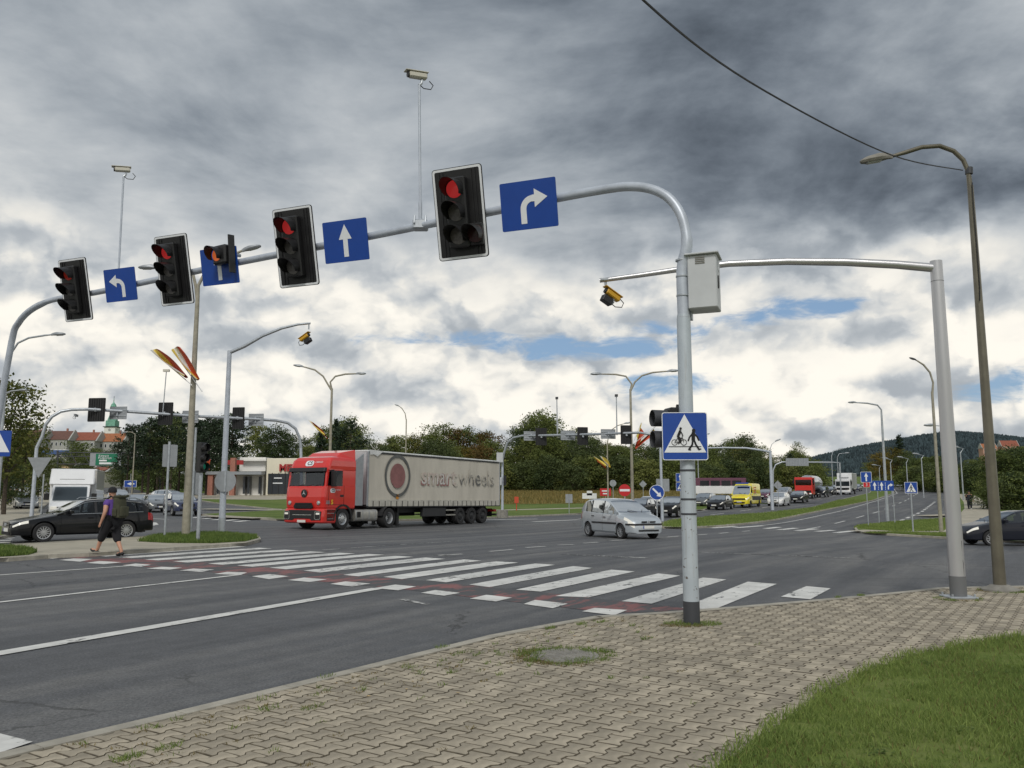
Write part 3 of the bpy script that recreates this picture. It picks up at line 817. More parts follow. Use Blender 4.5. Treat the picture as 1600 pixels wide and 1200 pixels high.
# ---- iron cover in the paving
def build_cover():
    c = G(882, 1025, TOP); r = empty('access_cover', (c.x, c.y, c.z), R(20), 'round grey iron access cover ringed by weeds in the paving', 'manhole cover')
    b = MB(); b.lathe([(.34, -.03), (.34, .010), (.31, .014), (.30, .008), (0.001, .008)], 28); b.build('rim', 'concrete_dark', r, smooth=True)
    b = MB(); b.lathe([(.29, -.02), (.29, .013), (.001, .014)], 28)
    b.build('lid', 'concrete_dark', r)
    b = MB()
    for i in range(-3, 4):
        for j in range(-3, 4):
            if math.hypot(i, j) < 3.4: b.box((i * .075, j * .075, .015), (.05, .02, .006))
    b.build('tread', 'concrete_dark', r)['kind'] = 'stuff'
build_cover()

# ---- grass blades (stuff): lawn, weeds in joints, island ends
def blades(name, spots, m, hmin, hmax, wid, parent=None, kind='stuff', lean=.5):
    vs, fs = [], []
    for (x, y, z) in spots:
        h = rnd.uniform(hmin, hmax); a_ = rnd.uniform(0, 6.283); w = wid * rnd.uniform(.6, 1.3)
        l = rnd.uniform(.1, lean) * h; b_ = rnd.uniform(0, 6.283)
        dx, dy = math.cos(a_) * w, math.sin(a_) * w; lx, ly = math.cos(b_) * l, math.sin(b_) * l
        k = len(vs)
        vs += [(x - dx, y - dy, z), (x + dx, y + dy, z), (x + dx * .7 + lx * .4, y + dy * .7 + ly * .4, z + h * .6), (x - dx * .7 + lx * .4, y - dy * .7 + ly * .4, z + h * .6), (x + lx, y + ly, z + h)]
        fs += [(k, k + 1, k + 2, k + 3), (k + 3, k + 2, k + 4)]
    o = mesh_obj(name, vs, fs, m, parent); 
    o['kind'] = kind
    return o
def scatter_poly(poly, n, test=None, off=0.):
    xs = [p[0] for p in poly]; ys = [p[1] for p in poly]; out = []
    tries = 0
    while len(out) < n and tries < n * 12:
        tries += 1
        x, y = rnd.uniform(min(xs), max(xs)), rnd.uniform(min(ys), max(ys))
        if inside((x, y), poly) and (test is None or test(x, y)): out.append((x, y, zt(x, y) + off))
    return out
lawn_vis = lawn_edge[:9] + [(9.5, 13), (9.5, 3.0), (1.2, 3.0)]
lawn_vis = [p for p in lawn_edge[1:10]] + [(12, 11.6), (12, 4.0), (1.0, 4.0)]
def dens(x, y): return (mnoise.noise((x * 1.6, y * 1.6, 4.)) > -.25 or rnd.random() < .30) and rnd.random() < min(1, 6.5 / max(y, 1)) ** 1.3
sp = scatter_poly(lawn_vis, 130000, dens, TOP)
sd_ = [p for i, p in enumerate(sp) if i % 5 == 0 and mnoise.noise((p[0] * .9, p[1] * .9, 7.)) > rnd.uniform(-.3, .3)]
tag(blades('grass', sd_, 'blade_dry', .02, .06, .0035, lean=1.3), 'straw coloured blades among the mown lawn at the lower right', 'grass')
g_ = tag(blades('grass', sp, 'blade', .022, .07, .0036, lean=1.1), 'dense green grass of the mown lawn at the lower right', 'grass')
cl = []
for k in range(150):
    c0 = scatter_poly(lawn_vis, 1)[0]; n_ = rnd.randint(10, 40); r0 = rnd.uniform(.04, .14)
    for _ in range(n_): cl.append((c0[0] + rnd.gauss(0, r0), c0[1] + rnd.gauss(0, r0), c0[2] + TOP + rnd.uniform(.02, .05)))
vs_, fs_ = [], []
for (x, y, z) in cl:
    a_ = rnd.uniform(0, 6.28); r_ = rnd.uniform(.007, .016); t_ = rnd.uniform(-.4, .4); k = len(vs_)
    for j in range(5): b_ = a_ + j * 1.2566; vs_.append((x + r_ * math.cos(b_), y + r_ * math.sin(b_), z + t_ * r_ * math.cos(b_)))
    fs_.append(tuple(range(k, k + 5)))
tag(mesh_obj('clover', vs_, fs_, 'blade'), 'patches of clover leaves in the lawn at the lower right', 'clover', kind='stuff')
sp = []
for p in resample([Vector((q[0], q[1], 0)) for q in lawn_edge[1:10]], .012):
    for _ in range(3):
        r_ = rnd.gauss(.0, .05) + .07*mnoise.noise((p.x*2.2, p.y*2.2, 1.))
        sp.append((p.x + r_ * .6 , p.y - r_ + rnd.uniform(-.05, .05), zt(p.x, p.y) + TOP))
tag(blades('grass', sp, 'blade', .03, .09, .004, lean=1.2), 'ragged grass creeping over the edging beside the lawn', 'grass')
def clump(c, rx, ry, n, ang=0.):
    out = []
    for _ in range(n):
        a_ = rnd.uniform(0, 6.283); r_ = math.sqrt(rnd.random())
        x, y = rx * r_ * math.cos(a_), ry * r_ * math.sin(a_)
        X = c[0] + x * math.cos(ang) - y * math.sin(ang); Y = c[1] + x * math.sin(ang) + y * math.cos(ang)
        out.append((X, Y, zt(X, Y) + TOP - .01))
    return out
wd, wdry = [], []
pb = G(1081, 974, TOP)
wd += clump((pb.x, pb.y - .05), .36, .20, 900); wdry += clump((pb.x - .15, pb.y - .2), .30, .12, 500)
cc = G(882, 1025, TOP)
for k in range(46):
    a_ = rnd.uniform(0, 6.28); rr = rnd.uniform(.27, .50); wd += clump((cc.x + rr * math.cos(a_), cc.y + rr * math.sin(a_) * .9), .08, .07, 45)
    a_ = rnd.uniform(2.2, 5.2); wdry += clump((cc.x + rr * math.cos(a_), cc.y + rr * math.sin(a_)), .1, .07, 35)
for (px, py, n) in ((1010, 998, 60), (488, 1106, 50), (510, 1058, 40), (690, 1012, 70), (640, 1043, 40), (420, 1108, 60), (200, 1185, 140), (260, 1170, 80), (1345, 931, 160), (1310, 934, 90), (910, 975, 60), (940, 972, 80), (860, 982, 70)):
    c = G(px, py, TOP); wd += clump((c.x, c.y), .10, .05, n, R(55))
for k in range(170):
    t = rnd.random(); q = Vector(kerb[1]).lerp(Vector(kerb[5]), t); s_ = rnd.expovariate(1.6) + .2
    c = (q.x + dk.y * s_, q.y - dk.x * s_)
    (wd if rnd.random() < .4 else wdry).extend(clump(c, .05, .03, rnd.randint(6, 22), R(55)))
pr, pbn = G(1498, 936, TOP), G(1563, 924, TOP)
for c0 in (pr, pbn):
    for k in range(14):
        a_ = rnd.uniform(0, 6.28); (wd if k % 3 else wdry).extend(clump((c0.x + .30 * math.cos(a_), c0.y + .27 * math.sin(a_)), .08, .06, 45))
tag(blades('weeds', wd, 'blade', .015, .055, .0035, lean=1.3), 'green weeds in the paving joints around posts and cover', 'weeds')
tag(blades('weeds', wdry, 'blade_dry', .01, .035, .004, lean=1.6), 'dry brown weeds and moss in the paving joints', 'weeds')
sp = []
for gp, n in (([(215, 846), (262, 848.5), (330, 849), (385, 846), (404, 841.5), (400, 838), (345, 833), (300, 834), (240, 838)], 16000), ([(-40, 872.5), (0, 870.5), (45, 867), (58, 863), (40, 858), (0, 855), (-40, 857)], 7000)):
    sp += scatter_poly(gl(gp, .1), n, None, .10)
tag(blades('grass', sp, 'blade', .05, .16, .010, lean=.7), 'rough grass at both ends of the refuge island', 'grass')
sp = scatter_poly(mn[:6] + mf[:6][::-1], 26000, None, .09) + scatter_poly(gl([(1334, 824.5), (1400, 831), (1475, 830), (1494, 806), (1475, 810), (1400, 815), (1340, 821)], .1), 16000, None, .09) + scatter_poly(gl([(1352, 832.5), (1400, 834.3), (1480, 838.5), (1480, 834), (1400, 832.6)], .1), 6000, None, .09)
tag(blades('grass', sp, 'blade', .05, .14, .016, lean=.7), 'short grass on the median and the right hand corner', 'grass')
sp = scatter_poly(MEADOW, 50000, lambda x, y: mnoise.noise((x * .12, y * .05, 3.)) > -.25 or rnd.random() < .3, .1)
tag(blades('tall_grass', sp, 'blade_meadow', .15, .65, .06, lean=.6), 'tall yellowed meadow grass in front of the wood', 'grass')
# litter: a few dry leaves and stones on the paving
lf = MB()
for k in range(70):
    t = rnd.random(); q = Vector(kerb[1]).lerp(Vector(kerb[5]), t); s_ = rnd.expovariate(.8) + .15
    c = Vector((q.x + dk.y * s_, q.y - dk.x * s_, TOP + .006)); c.z += zt(c.x, c.y)
    M = Matrix.Translation(c) @ Matrix.Rotation(rnd.uniform(0, 6.28), 4, 'Z') @ Matrix.Rotation(rnd.uniform(-.3, .3), 4, 'X')
    r_ = rnd.uniform(.008, .022)
    lf.add([(-r_, 0, 0), (0, -r_ * .5, .004), (r_, 0, .001), (0, r_ * .5, .005)], [(0, 1, 2, 3)], M)
mat('dry_leaf', (.34, .25, .13), .8, island=.5)
o = lf.build('fallen_leaves', 'dry_leaf'); tag(o, 'tiny fallen leaves scattered over the paving', 'leaves', kind='stuff')
# ================================================================== street furniture
def wbuild(mb, name, m, root, **kw):
    l = root.location; mb.v = [v - l for v in mb.v]
    return mb.build(name, m, root, **kw)
def m_chipped():
    m = bpy.data.materials.new('chipped_grey_paint'); m.use_nodes = True; MATS['chipped'] = m
    g = NG(m.node_tree); b = m.node_tree.nodes['Principled BSDF']
    v = g.new('ShaderNodeTexCoord').outputs['Object']
    n = g.noise(v, 17, 5, .6); n2 = g.noise(v, 3, 4, .6); z = g.sep(v)[2]
    lowm = g.ss(z, 2.6, 1.2)
    chip = g.math('MULTIPLY', g.ss(n, .645, .675), lowm)
    streak = g.noise(g.vmath('MULTIPLY', v, (1, 1, .05)), 26, 3, .6)
    c = g.mix(g.ss(n2, .3, .75), (.40, .45, .49), (.47, .52, .56))
    c = g.mix(g.math('MULTIPLY', g.ss(streak, .58, .72), .45), c, (.27, .25, .22))
    c = g.mix(chip, c, (.085, .05, .03))
    m.node_tree.links.new(c, b.inputs['Base Color']); b.inputs['Roughness'].default_value = .5; b.inputs['Metallic'].default_value = .1
m_chipped()

# ---- near gantry over our lanes
GA = G(1081, 974, TOP)
dB = pix_dir(-15, 871); GB = ground_at(-15, 20.6); GB.z = zt(GB.x, GB.y) + .1
def build_near_gantry():
    r = empty('signal_gantry', GA, 0, 'pale grey tubular gantry arching over the road from the chipped near post', 'signal gantry')
    tz = hz(GA, 492)
    b = MB(); b.tube([GA + Vector((0, 0, .0)), GA + Vector((0, 0, .9)), Vector((GA.x, GA.y, tz - .06)), Vector((GA.x, GA.y, tz))], [.099, .096, .088, .080], 24); wbuild(b, 'post', 'chipped', r, smooth=True)
    b = MB(); b.tube([GA + Vector((0, 0, -.02)), GA + Vector((0, 0, .27))], [.102, .101], 24); wbuild(b, 'base_band', 'dark_band', r, smooth=True)
    px = [(1073, 420), (1073, 385), (1070, 355), (1060, 328), (1042, 307), (1016, 295), (985, 291.5), (950, 295), (870, 309.5), (760, 332.5), (657, 353), (500, 385), (380, 408.5), (240, 438), (150, 457), (100, 465), (72, 472), (46, 486), (28, 506), (18, 535)]
    pts = [Vector((GA.x, GA.y, tz - .02))] + [onplane(a_, b_, GA, GB) for a_, b_ in px]
    pts[1].x, pts[1].y = GA.x, GA.y
    pts += [Vector((GB.x, GB.y, 3.0))]
    sm = []
    for i in range(len(pts) - 1):
        p0, p1, p2, p3 = pts[max(i - 1, 0)], pts[i], pts[i + 1], pts[min(i + 2, len(pts) - 1)]
        for k in range(3):
            t = k / 3; sm.append(.5 * ((2 * p1) + (p2 - p0) * t + (2 * p0 - 5 * p1 + 4 * p2 - p3) * t * t + (3 * p1 - p0 - 3 * p2 + p3) * t ** 3))
    sm.append(pts[-1])
    n = len(sm); rad = [.076 if i < 8 else (.064 if i < n - 12 else .075) for i in range(n)]
    b = MB(); b.tube(sm, rad, 20); wbuild(b, 'arm', 'galv_light', r, smooth=True)
    b = MB(); b.tube([GB, Vector((GB.x, GB.y, 3.05))], [.10, .09], 20); wbuild(b, 'post', 'galv_light', r, smooth=True)
    for (py, w_) in ((735, .004), (780, .003), (803, .004)):
        z = hz(GA, py); b = MB(); b.tube([Vector((GA.x, GA.y, z - .012)), Vector((GA.x, GA.y, z + .012))], .0985, 24); wbuild(b, 'strap', 'dark_band', r, smooth=True)
    for py in (497, 462, 432, 407):
        z = hz(GA, py); b = MB(); b.tube([Vector((GA.x, GA.y, z - .01)), Vector((GA.x, GA.y, z + .01))], .086, 20); wbuild(b, 'clamp', 'galv', r, smooth=True)
    return r
build_near_gantry()

def build_signal(px, py, label, lit, extra=False, w=.84, h=1.40, group='traffic lights on the near gantry', yaw=-22, tilt=13, lens='lens_red'):
    n = Vector((math.sin(R(yaw)), -math.cos(R(yaw)), 0)) * .24; c = onplane(px, py, GA + n, GB + n)
    r = empty('traffic_light', c, 0, label, 'traffic light', group); r.rotation_euler = (R(tilt), 0, R(yaw))
    b = MB(); b.prism(rrect(w, h, .05), -.006, .012); b.build('backboard', 'black_plastic', r)
    b = MB()
    o, i_ = rrect(w - .02, h - .02, .045), rrect(w - .09, h - .09, .025); k = len(o)
    b.add([(p[0], -.009, p[1]) for p in o] + [(p[0], -.009, p[1]) for p in i_], [(j, (j + 1) % k, k + (j + 1) % k, k + j) for j in range(k)])
    b.build('white_border', 'white_reflect', r)
    for x in [-.30 + .06 * q for q in range(11)]:
        if abs(x) > .19: MB().box((x, -.012, 0), (.022, .014, h - .12)).build('rib', 'black_plastic', r)
    b = MB(); b.box((0, -.075, 0), (.34, .13, 1.06)); b.build('housing', 'black_plastic', r, bevel=.02)
    MB().box((0, .12, 0), (.16, .24, .2)).build('bracket', 'black_plastic', r, bevel=.02)
    def aspect(x, z, m, hood=.15):
        M = Matrix.Translation((x, -.14, z)) @ Matrix.Rotation(R(90), 4, 'X')
        b = MB(); b.lathe([(.135, 0), (.132, .008), (.09, .022), (.001, .028)], 20, M); b.build('lens', m, r, smooth=True)
        b = MB(); k = 14; vs = []; fs = []
        for rr in (hood, hood - .006):
            for j in range(k + 1):
                a_ = R(-38 + 256 * j / k)
                cut = .26 if rr else 0
                ln = .07 + .26 * max(0, math.sin(a_) * .5 + .5)
                vs += [(x + rr * math.cos(a_), -.135, z + rr * math.sin(a_)), (x + rr * math.cos(a_), -.135 - ln, z + rr * math.sin(a_))]
        q = 2 * (k + 1)
        for j in range(k):
            fs += [(2 * j, 2 * j + 1, 2 * j + 3, 2 * j + 2), (q + 2 * j, q + 2 * j + 2, q + 2 * j + 3, q + 2 * j + 1), (2 * j + 1, q + 2 * j + 1, q + 2 * j + 3, 2 * j + 3)]
        b.add(vs, fs); b.build('hood', 'black_plastic', r, smooth=True)
    for k, z in enumerate((.35, 0, -.35)): aspect(0, z, lens if (k == 0 and lit) else 'lens_off')
    if extra:
        MB().box((.27, -.06, -.35), (.22, .1, .33)).build('housing', 'black_plastic', r, bevel=.02); aspect(.28, -.35, 'lens_dark', .13)
    return r
build_signal(719, 333, 'traffic light with red lit and an extra arrow lamp, nearest the right turn sign', True, True)
build_signal(462, 386, 'traffic light with red lit left of the upright arrow sign by the tall camera mast', True)
build_signal(272, 422, 'traffic light with red lit beside the small single amber lamp', True)
build_signal(118, 453, 'traffic light with dim red at the far left end of the near gantry', True, lens='lens_red_dim')

def arrow_up(s): return [[(-.06 * s, -.36 * s), (.06 * s, -.36 * s), (.06 * s, .08 * s), (-.06 * s, .08 * s)], [(-.17 * s, .04 * s), (.17 * s, .04 * s), (0, .38 * s)]]
def arrow_bend(s, sg=1):
    """shaft rises, turns through a quarter circle and ends in a head pointing sideways"""
    out, inn = [(-.17, -.36)], [(-.05, -.36)]
    for i in range(9):
        a_ = R(180 - 90 * i / 8); out.append((.09 + .26 * math.cos(a_), -.08 + .26 * math.sin(a_))); inn.append((.09 + .14 * math.cos(a_), -.08 + .14 * math.sin(a_)))
    polys = []
    for i in range(len(out) - 1): polys.append([inn[i], inn[i + 1], out[i + 1], out[i]])
    polys.append([(.08, .055), (.16, .055), (.16, .185), (.08, .185)]); polys.append([(.13, -.06), (.40, .12), (.13, .30)])
    return [[(sg * x * s, z * s) for x, z in (p if sg > 0 else p[::-1])] for p in polys]
def arm_sign(px, py, label, art, w=.86, h=.70, yaw=-21, tilt=12):
    n = Vector((math.sin(R(yaw)), -math.cos(R(yaw)), 0)) * .22; c = onplane(px, py, GA + n, GB + n)
    r = empty('lane_sign', c, 0, label, 'road sign', 'blue lane signs on the near gantry'); r.rotation_euler = (R(tilt), 0, R(yaw))
    b = MB(); b.prism(rrect(w, h, .02, 2), -.004, .012); b.build('panel', 'sign_blue', r)
    b = MB()
    for z in (.16, -.16): b.box((0, .02, z), (w * .9, .015, .04))
    b.box((0, .12, 0), (.08, .2, .4)); b.build('rail', 'galv', r)
    flat('arrow', art, -.005, 'white_reflect', r)
arm_sign(826, 320, 'blue sign with white right turn arrow near the gantry bend', arrow_bend(.74, 1))
arm_sign(540, 376.5, 'blue sign with white upright arrow between the two largest signals', arrow_up(.74))
arm_sign(343, 416, 'blue sign with white upright arrow partly behind the small amber lamp', arrow_up(.74))
arm_sign(188, 445, 'blue sign with white left turn arrow below the left camera mast', arrow_bend(.74, -1))

def single_lamp():
    c = onplane(356, 407, GA, GB); r = empty('warning_lamp', c + Vector((-.04, -.30, 0)), 0, 'small single lamp glowing amber, clamped before an upright arrow sign', 'signal lamp')
    r.rotation_euler = (R(6), 0, R(-32))
    MB().box((.10, -.05, 0), (.36, .16, .36)).build('housing', 'black_plastic', r, bevel=.03)
    MB().box((.32, .0, 0), (.03, .14, .72)).build('mount_rail', 'black_plastic', r, bevel=.005)
    b = MB(); b.lathe([(.12, 0), (.11, .012), (.001, .02)], 18, Matrix.Translation((.05, -.13, 0)) @ Matrix.Rotation(R(90), 4, 'X')); b.build('lens', 'lens_amber', r, smooth=True)
    b = MB(); k = 14; vs, fs = [], []
    for j in range(k + 1):
        a_ = R(-40 + 260 * j / k); vs += [(.05 + .145 * math.cos(a_), -.13, .145 * math.sin(a_)), (.05 + .145 * math.cos(a_), -.20 - .16 * (math.sin(a_) * .5 + .5), .145 * math.sin(a_))]
    for j in range(k): fs.append((2 * j, 2 * j + 1, 2 * j + 3, 2 * j + 2))
    b.add(vs, fs).build('hood', 'black_plastic', r, smooth=True)
    MB().tube([(.2, .05, .02), (.2, .3, .02)], .035, 8).build('clamp', 'galv', r)
single_lamp()

def cctv(name, loc, yaw, label, body='cam_cream', L=.32, tilt=5, under=False, group=None):
    r = empty(name, loc, yaw, label, 'camera', group)
    M = Matrix.Rotation(R(tilt), 4, 'X')
    b = MB(); b.box((0, -.02, .10), (.11, L, .10), M); b.build('body', body, r, bevel=.02)
    b = MB(); b.box((0, -.04, .160), (.13, L + .08, .015), M); b.build('sun_shield', body, r, bevel=.004)
    b = MB(); b.lathe([(.052, 0), (.05, .02), (.001, .021)], 14, M @ Matrix.Translation((0, -L / 2 - .02, .10)) @ Matrix.Rotation(R(90), 4, 'X')); b.build('lens', 'black_plastic', r, smooth=True)
    b = MB(); b.tube([(0, .05, .05), (0, .04, -.02), (0, 0, -.06)], .022, 8); b.build('bracket', 'galv', r)
    b = MB(); b.tube([(0, .18, .05), (.02, .24, -.02), (.02, .20, -.10), (0, .08, -.10), (0, .02, -.06)], .008, 6); b.build('cable', 'cable', r, smooth=True)
    if under:
        b = MB(); b.box((0, -.08, -.04), (.12, .20, .12), M); b.build('flash_unit', 'black_plastic', r, bevel=.01)
    return r
def mast(bpx, tpx, label, clabel, yaw):
    p = onplane(bpx[0], bpx[1], GA, GB); top = at(tpx[0], tpx[1], p.y - .02)
    r = empty('camera_mast', p, 0, label, 'mast', 'camera masts on the near gantry')
    b = MB(); b.tube([p + Vector((0, 0, -.06)), p.lerp(top, .16), p.lerp(top, .161), top], [.030, .030, .021, .021], 12); wbuild(b, 'tube', 'galv_light', r, smooth=True)
    b = MB(); b.box(p + Vector((0, 0, .0)), (.24, .19, .16)); wbuild(b, 'clamp', 'galv', r, bevel=.02)
    for s_ in (-1, 1):
        b = MB(); b.tube([p + Vector((s_ * .09, -.12, 0)), p + Vector((s_ * .09, -.06, .14))], .014, 6); wbuild(b, 'u_bolt', 'galv', r)
    cctv('surveillance_camera', top + Vector((0, 0, .06)), yaw, clabel)
mast((657, 352), (655, 133), 'thin grey mast standing on the gantry between signals, taller in view', 'cream surveillance camera on the mast nearer the right', R(-62))
mast((184, 449), (193, 276), 'thin grey mast rising behind the left turn sign', 'cream surveillance camera on the left mast', R(-66))

# cabinet on the near post
def build_cabinet():
    c = at(1109, 487, GA.y - .05); z0 = c.z
    r = empty('control_cabinet', (GA.x + .285, GA.y + .02, z0 + .02), R(-21), 'light grey metal control cabinet with louvres strapped to the near post', 'cabinet')
    MB().box((0, 0, .36), (.37, .37, .70)).build('body', 'cabinet', r, bevel=.012)
    MB().box((0, -.01, .722), (.43, .44, .025)).build('lid', 'cabinet', r, bevel=.006)
    for k in range(4): MB().box((-.02, -.19, .60 + k * .025), (.12, .012, .009)).build('louvre', 'concrete_dark', r)
    MB().prism(rrect(.05, .17, .02), -.012, 0, Matrix.Translation((.187, -.06, .36)) @ Matrix.Rotation(R(90), 4, 'Z')).build('lock', 'black_plastic', r)
    flat('notice', [rrect(.08, .14, .004, 1)], 0, 'white_reflect', r).matrix_local = Matrix.Translation((.188, .04, .60)) @ Matrix.Rotation(R(90), 4, 'Z')
    MB().box((-.19, .05, .36), (.04, .12, .9)).build('mount_rail', 'galv', r)
build_cabinet()

def ped_art(s, ox=0, oz=0, f=1):
    """walking figure, feet at oz, height s"""
    P = lambda x, z: (ox + f * x * s, oz + z * s)
    o = [circ(.085 * s, 14, *P(0.02, .91))]
    for pts, w in (([(.0, .78), (-.01, .48)], .17), ([(.02, .78), (.17, .62), (.24, .46)], .07), ([(-.04, .76), (-.18, .60), (-.24, .44)], .07),
                   ([(.02, .48), (.10, .26), (.24, .03)], .085), ([(-.03, .48), (-.06, .25), (-.22, .03)], .085), ([(.24, .03), (.32, .05)], .06), ([(-.22, .03), (-.15, .01)], .06)):
        o += stroke([P(*p) for p in pts], w * s)
    return o
def ring(r0, r1, n, cx, cz):
    return [[(cx + r0 * math.cos(a_), cz + r0 * math.sin(a_)), (cx + r1 * math.cos(a_), cz + r1 * math.sin(a_)), (cx + r1 * math.cos(b_), cz + r1 * math.sin(b_)), (cx + r0 * math.cos(b_), cz + r0 * math.sin(b_))][::-1] for a_, b_ in [(2 * math.pi * i / n, 2 * math.pi * (i + 1) / n) for i in range(n)]]
def bike_art(s, ox, oz):
    P = lambda x, z: (ox + x * s, oz + z * s); o = []
    for cx in (-.3, .32): o += ring(.17 * s, .205 * s, 16, *P(cx, .2))
    for pts, w in (([(-.3, .2), (-.08, .5), (.22, .5), (.02, .2), (-.3, .2)], .035), ([(-.08, .52), (.02, .2)], .03), ([(.32, .2), (.2, .62), (.28, .64)], .03),
                   ([(-.06, .62), (.08, .95)], .17), ([(.1, .98), (.22, .78), (.26, .66)], .06), ([(-.06, .62), (.12, .44), (.06, .18)], .09), ([(-.06, .6), (.03, .38), (-.04, .14)], .08)):
        o += stroke([P(*p) for p in pts], w * s)
    o.append(circ(.085 * s, 14, *P(.12, 1.14)))
    return o
def build_d6b():
    c = at(1070, 681.5, GA.y - .14)
    r = empty('crossing_sign', c, R(-3), 'square blue crossing sign with cyclist and walker in a white triangle on the near post', 'road sign')
    MB().prism(rrect(.565, .60, .03), -.004, .014).build('panel', 'sign_blue', r)
    o, i_ = rrect(.565, .60, .03), rrect(.549, .584, .026); k = len(o)
    MB().add([(p[0], -.0055, p[1]) for p in o] + [(p[0], -.0055, p[1]) for p in i_], [(j, (j + 1) % k, k + (j + 1) % k, k + j) for j in range(k)]).build('rim', 'white_reflect', r)
    flat('triangle', [[(-.26, -.205), (.26, -.205), (0, .275)]], -.005, 'white_reflect', r)
    flat('cyclist', bike_art(.185, -.075, -.115), -.0085, 'black_matt', r); flat('walker', ped_art(.27, .105, -.175, 1), -.0085, 'black_matt', r)
    flat('ground_line', [[(-.205, -.137), (.20, -.137), (.20, -.127), (-.205, -.127)]], -.0078, 'black_matt', r)
    for z in (.18, -.18): MB().box((0, .03, z), (.3, .03, .03)).build('rail', 'galv', r)
build_d6b()
def build_ped_signal():
    c = at(1049, 669, GA.y + .12)
    r = empty('pedestrian_signal', c, R(-78), 'black two lamp pedestrian signal with hoods, facing left behind the crossing sign', 'pedestrian signal')
    MB().box((0, 0.02, 0), (.25, .16, .52)).build('housing', 'black_plastic', r, bevel=.02)
    for z in (.125, -.145):
        M = Matrix.Translation((0, -.06, z)) @ Matrix.Rotation(R(90), 4, 'X')
        MB().lathe([(.105, 0), (.108, .20), (.10, .20), (.098, .02)], 20, M, cap=False).build('hood', 'dark_band', r, smooth=True)
        MB().lathe([(.098, .01), (.001, .018)], 16, M, cap=False).build('lens', 'lens_dark', r)
    for z in (.28, -.26): MB().tube([(0, .08, z), (0, .2, z)], .03, 8).build('bracket', 'black_plastic', r)
build_ped_signal()

# ---- aluminium camera mast at the right with a long arm
def speed_cam(r, p, yaw, label, group='yellow traffic cameras'):
    c = cctv('traffic_camera', p, yaw, label, 'cam_yellow', .30, -28, True, group); return c
def build_right_mast():
    b0 = G(1498, 934, TOP); r = empty('camera_gantry', b0, 0, 'thick aluminium post with a long arm reaching left over the road', 'camera mast')
    zt_ = hz(b0, 408)
    MB().tube([(0, 0, .03), (0, 0, zt_ - b0.z)], [.118, .092], 28).build('post', 'alu', r, smooth=True)
    MB().tube([(0, 0, .03), (0, 0, .33)], [.1205, .1195], 28).build('base_sleeve', 'grey_band', r, smooth=True)
    MB().tube([(0, 0, zt_ - b0.z - .34), (0, 0, zt_ - b0.z - .335)], .097, 24).build('joint', 'dark_band', r, smooth=True)
    MB().box((0, 0, .015), (.42, .38, .03)).build('base_plate', 'galv', r, bevel=.008)
    for sx in (-1, 1):
        for sy in (-1, 1): MB().tube([(sx * .17, sy * .15, .02), (sx * .17, sy * .15, .07)], .016, 6).build('bolt', 'galv', r)
    z1 = hz(b0, 419)
    px = [(1463, 419), (1400, 413.5), (1320, 409.5), (1230, 408.5), (1140, 412), (1060, 421), (1000, 430), (937, 438.5)]
    pts = [at(px_, py_, b0.y + (1463 - px_) / 526 * .9) for px_, py_ in px]
    pts[0] = Vector((b0.x, b0.y, pts[0].z))
    b = MB(); b.tube(pts, [.072, .069, .066, .060, .055, .049, .043, .037], 18); wbuild(b, 'arm', 'alu', r, smooth=True)
    e_ = pts[-1]
    d = at(945, 447, e_.y); b = MB(); b.tube([at(946, 437, e_.y), at(947, 452, e_.y)], .022, 10); b.box(at(945, 437, e_.y), (.16, .12, .03)); wbuild(b, 'hanger', 'galv', r)
    c = speed_cam(r, at(955, 470, e_.y), R(-64), 'yellow traffic camera hanging from the long right hand arm'); 
    b = MB(); ps = [at(1501 + k_, y_, b0.y - .10) for k_, y_ in ((1, 845), (2, 870), (4, 880), (5, 900))]
    b.tube(ps, .006, 6); wbuild(b, 'cable', 'cable', r)
build_right_mast()

# ---- lamp posts
def luminaire(root, p, dirx, L=.7, W=.26, tilt=0., nm='lamp_head', mt='sign_back'):
    """head starting at p and pointing along dirx (unit vector, horizontal)"""
    l = root.location; d = Vector(dirx); d.z = 0; d.normalize(); s_ = Vector((-d.y, d.x, 0)); up = Vector((0, 0, 1))
    d = (d + up * tilt).normalized(); up = s_.cross(d) * -1 if s_.cross(d).z < 0 else s_.cross(d)
    prof = [(0, .25, .05, .05), (.14, .45, .09, .04), (.4, 1, .11, .05), (.75, .95, .08, .05), (.95, .6, .04, .04), (1.0, .25, .01, .02)]
    vs, fs = [], []
    for (t, w_, u_, dn) in prof:
        c = p + d * (t * L) - l
        for (a_, z_) in ((-1, 0), (-.8, .7), (-.3, 1), (.3, 1), (.8, .7), (1, 0), (.7, -1), (-.7, -1)):
            zz = u_ * z_ if z_ > 0 else dn * z_
            vs.append(c + s_ * (a_ * W / 2 * w_) + up * zz * L / .7)
    for i in range(len(prof) - 1):
        for j in range(8): q = (j + 1) % 8; fs.append((i * 8 + j, i * 8 + q, (i + 1) * 8 + q, (i + 1) * 8 + j))
    fs += [tuple(range(8))[::-1], tuple(range(40, 48))]
    h = MB().add(vs, fs).build(nm, mt, root, smooth=True, fix=True)
    c = p + d * (.58 * L) - l - up * (.052 * L / .7)
    b = MB().add([c - d * .22 * L - s_ * W * .28, c + d * .25 * L - s_ * W * .26, c + d * .25 * L + s_ * W * .26, c - d * .22 * L + s_ * W * .28,
                  c - d * .2 * L - s_ * W * .2 - up * .02, c + d * .2 * L - s_ * W * .2 - up * .02, c + d * .2 * L + s_ * W * .2 - up * .02, c - d * .2 * L + s_ * W * .2 - up * .02],
                 [(0, 1, 5, 4), (1, 2, 6, 5), (2, 3, 7, 6), (3, 0, 4, 7), (4, 5, 6, 7)])
    b.build('lens', 'lamp_glass', h)
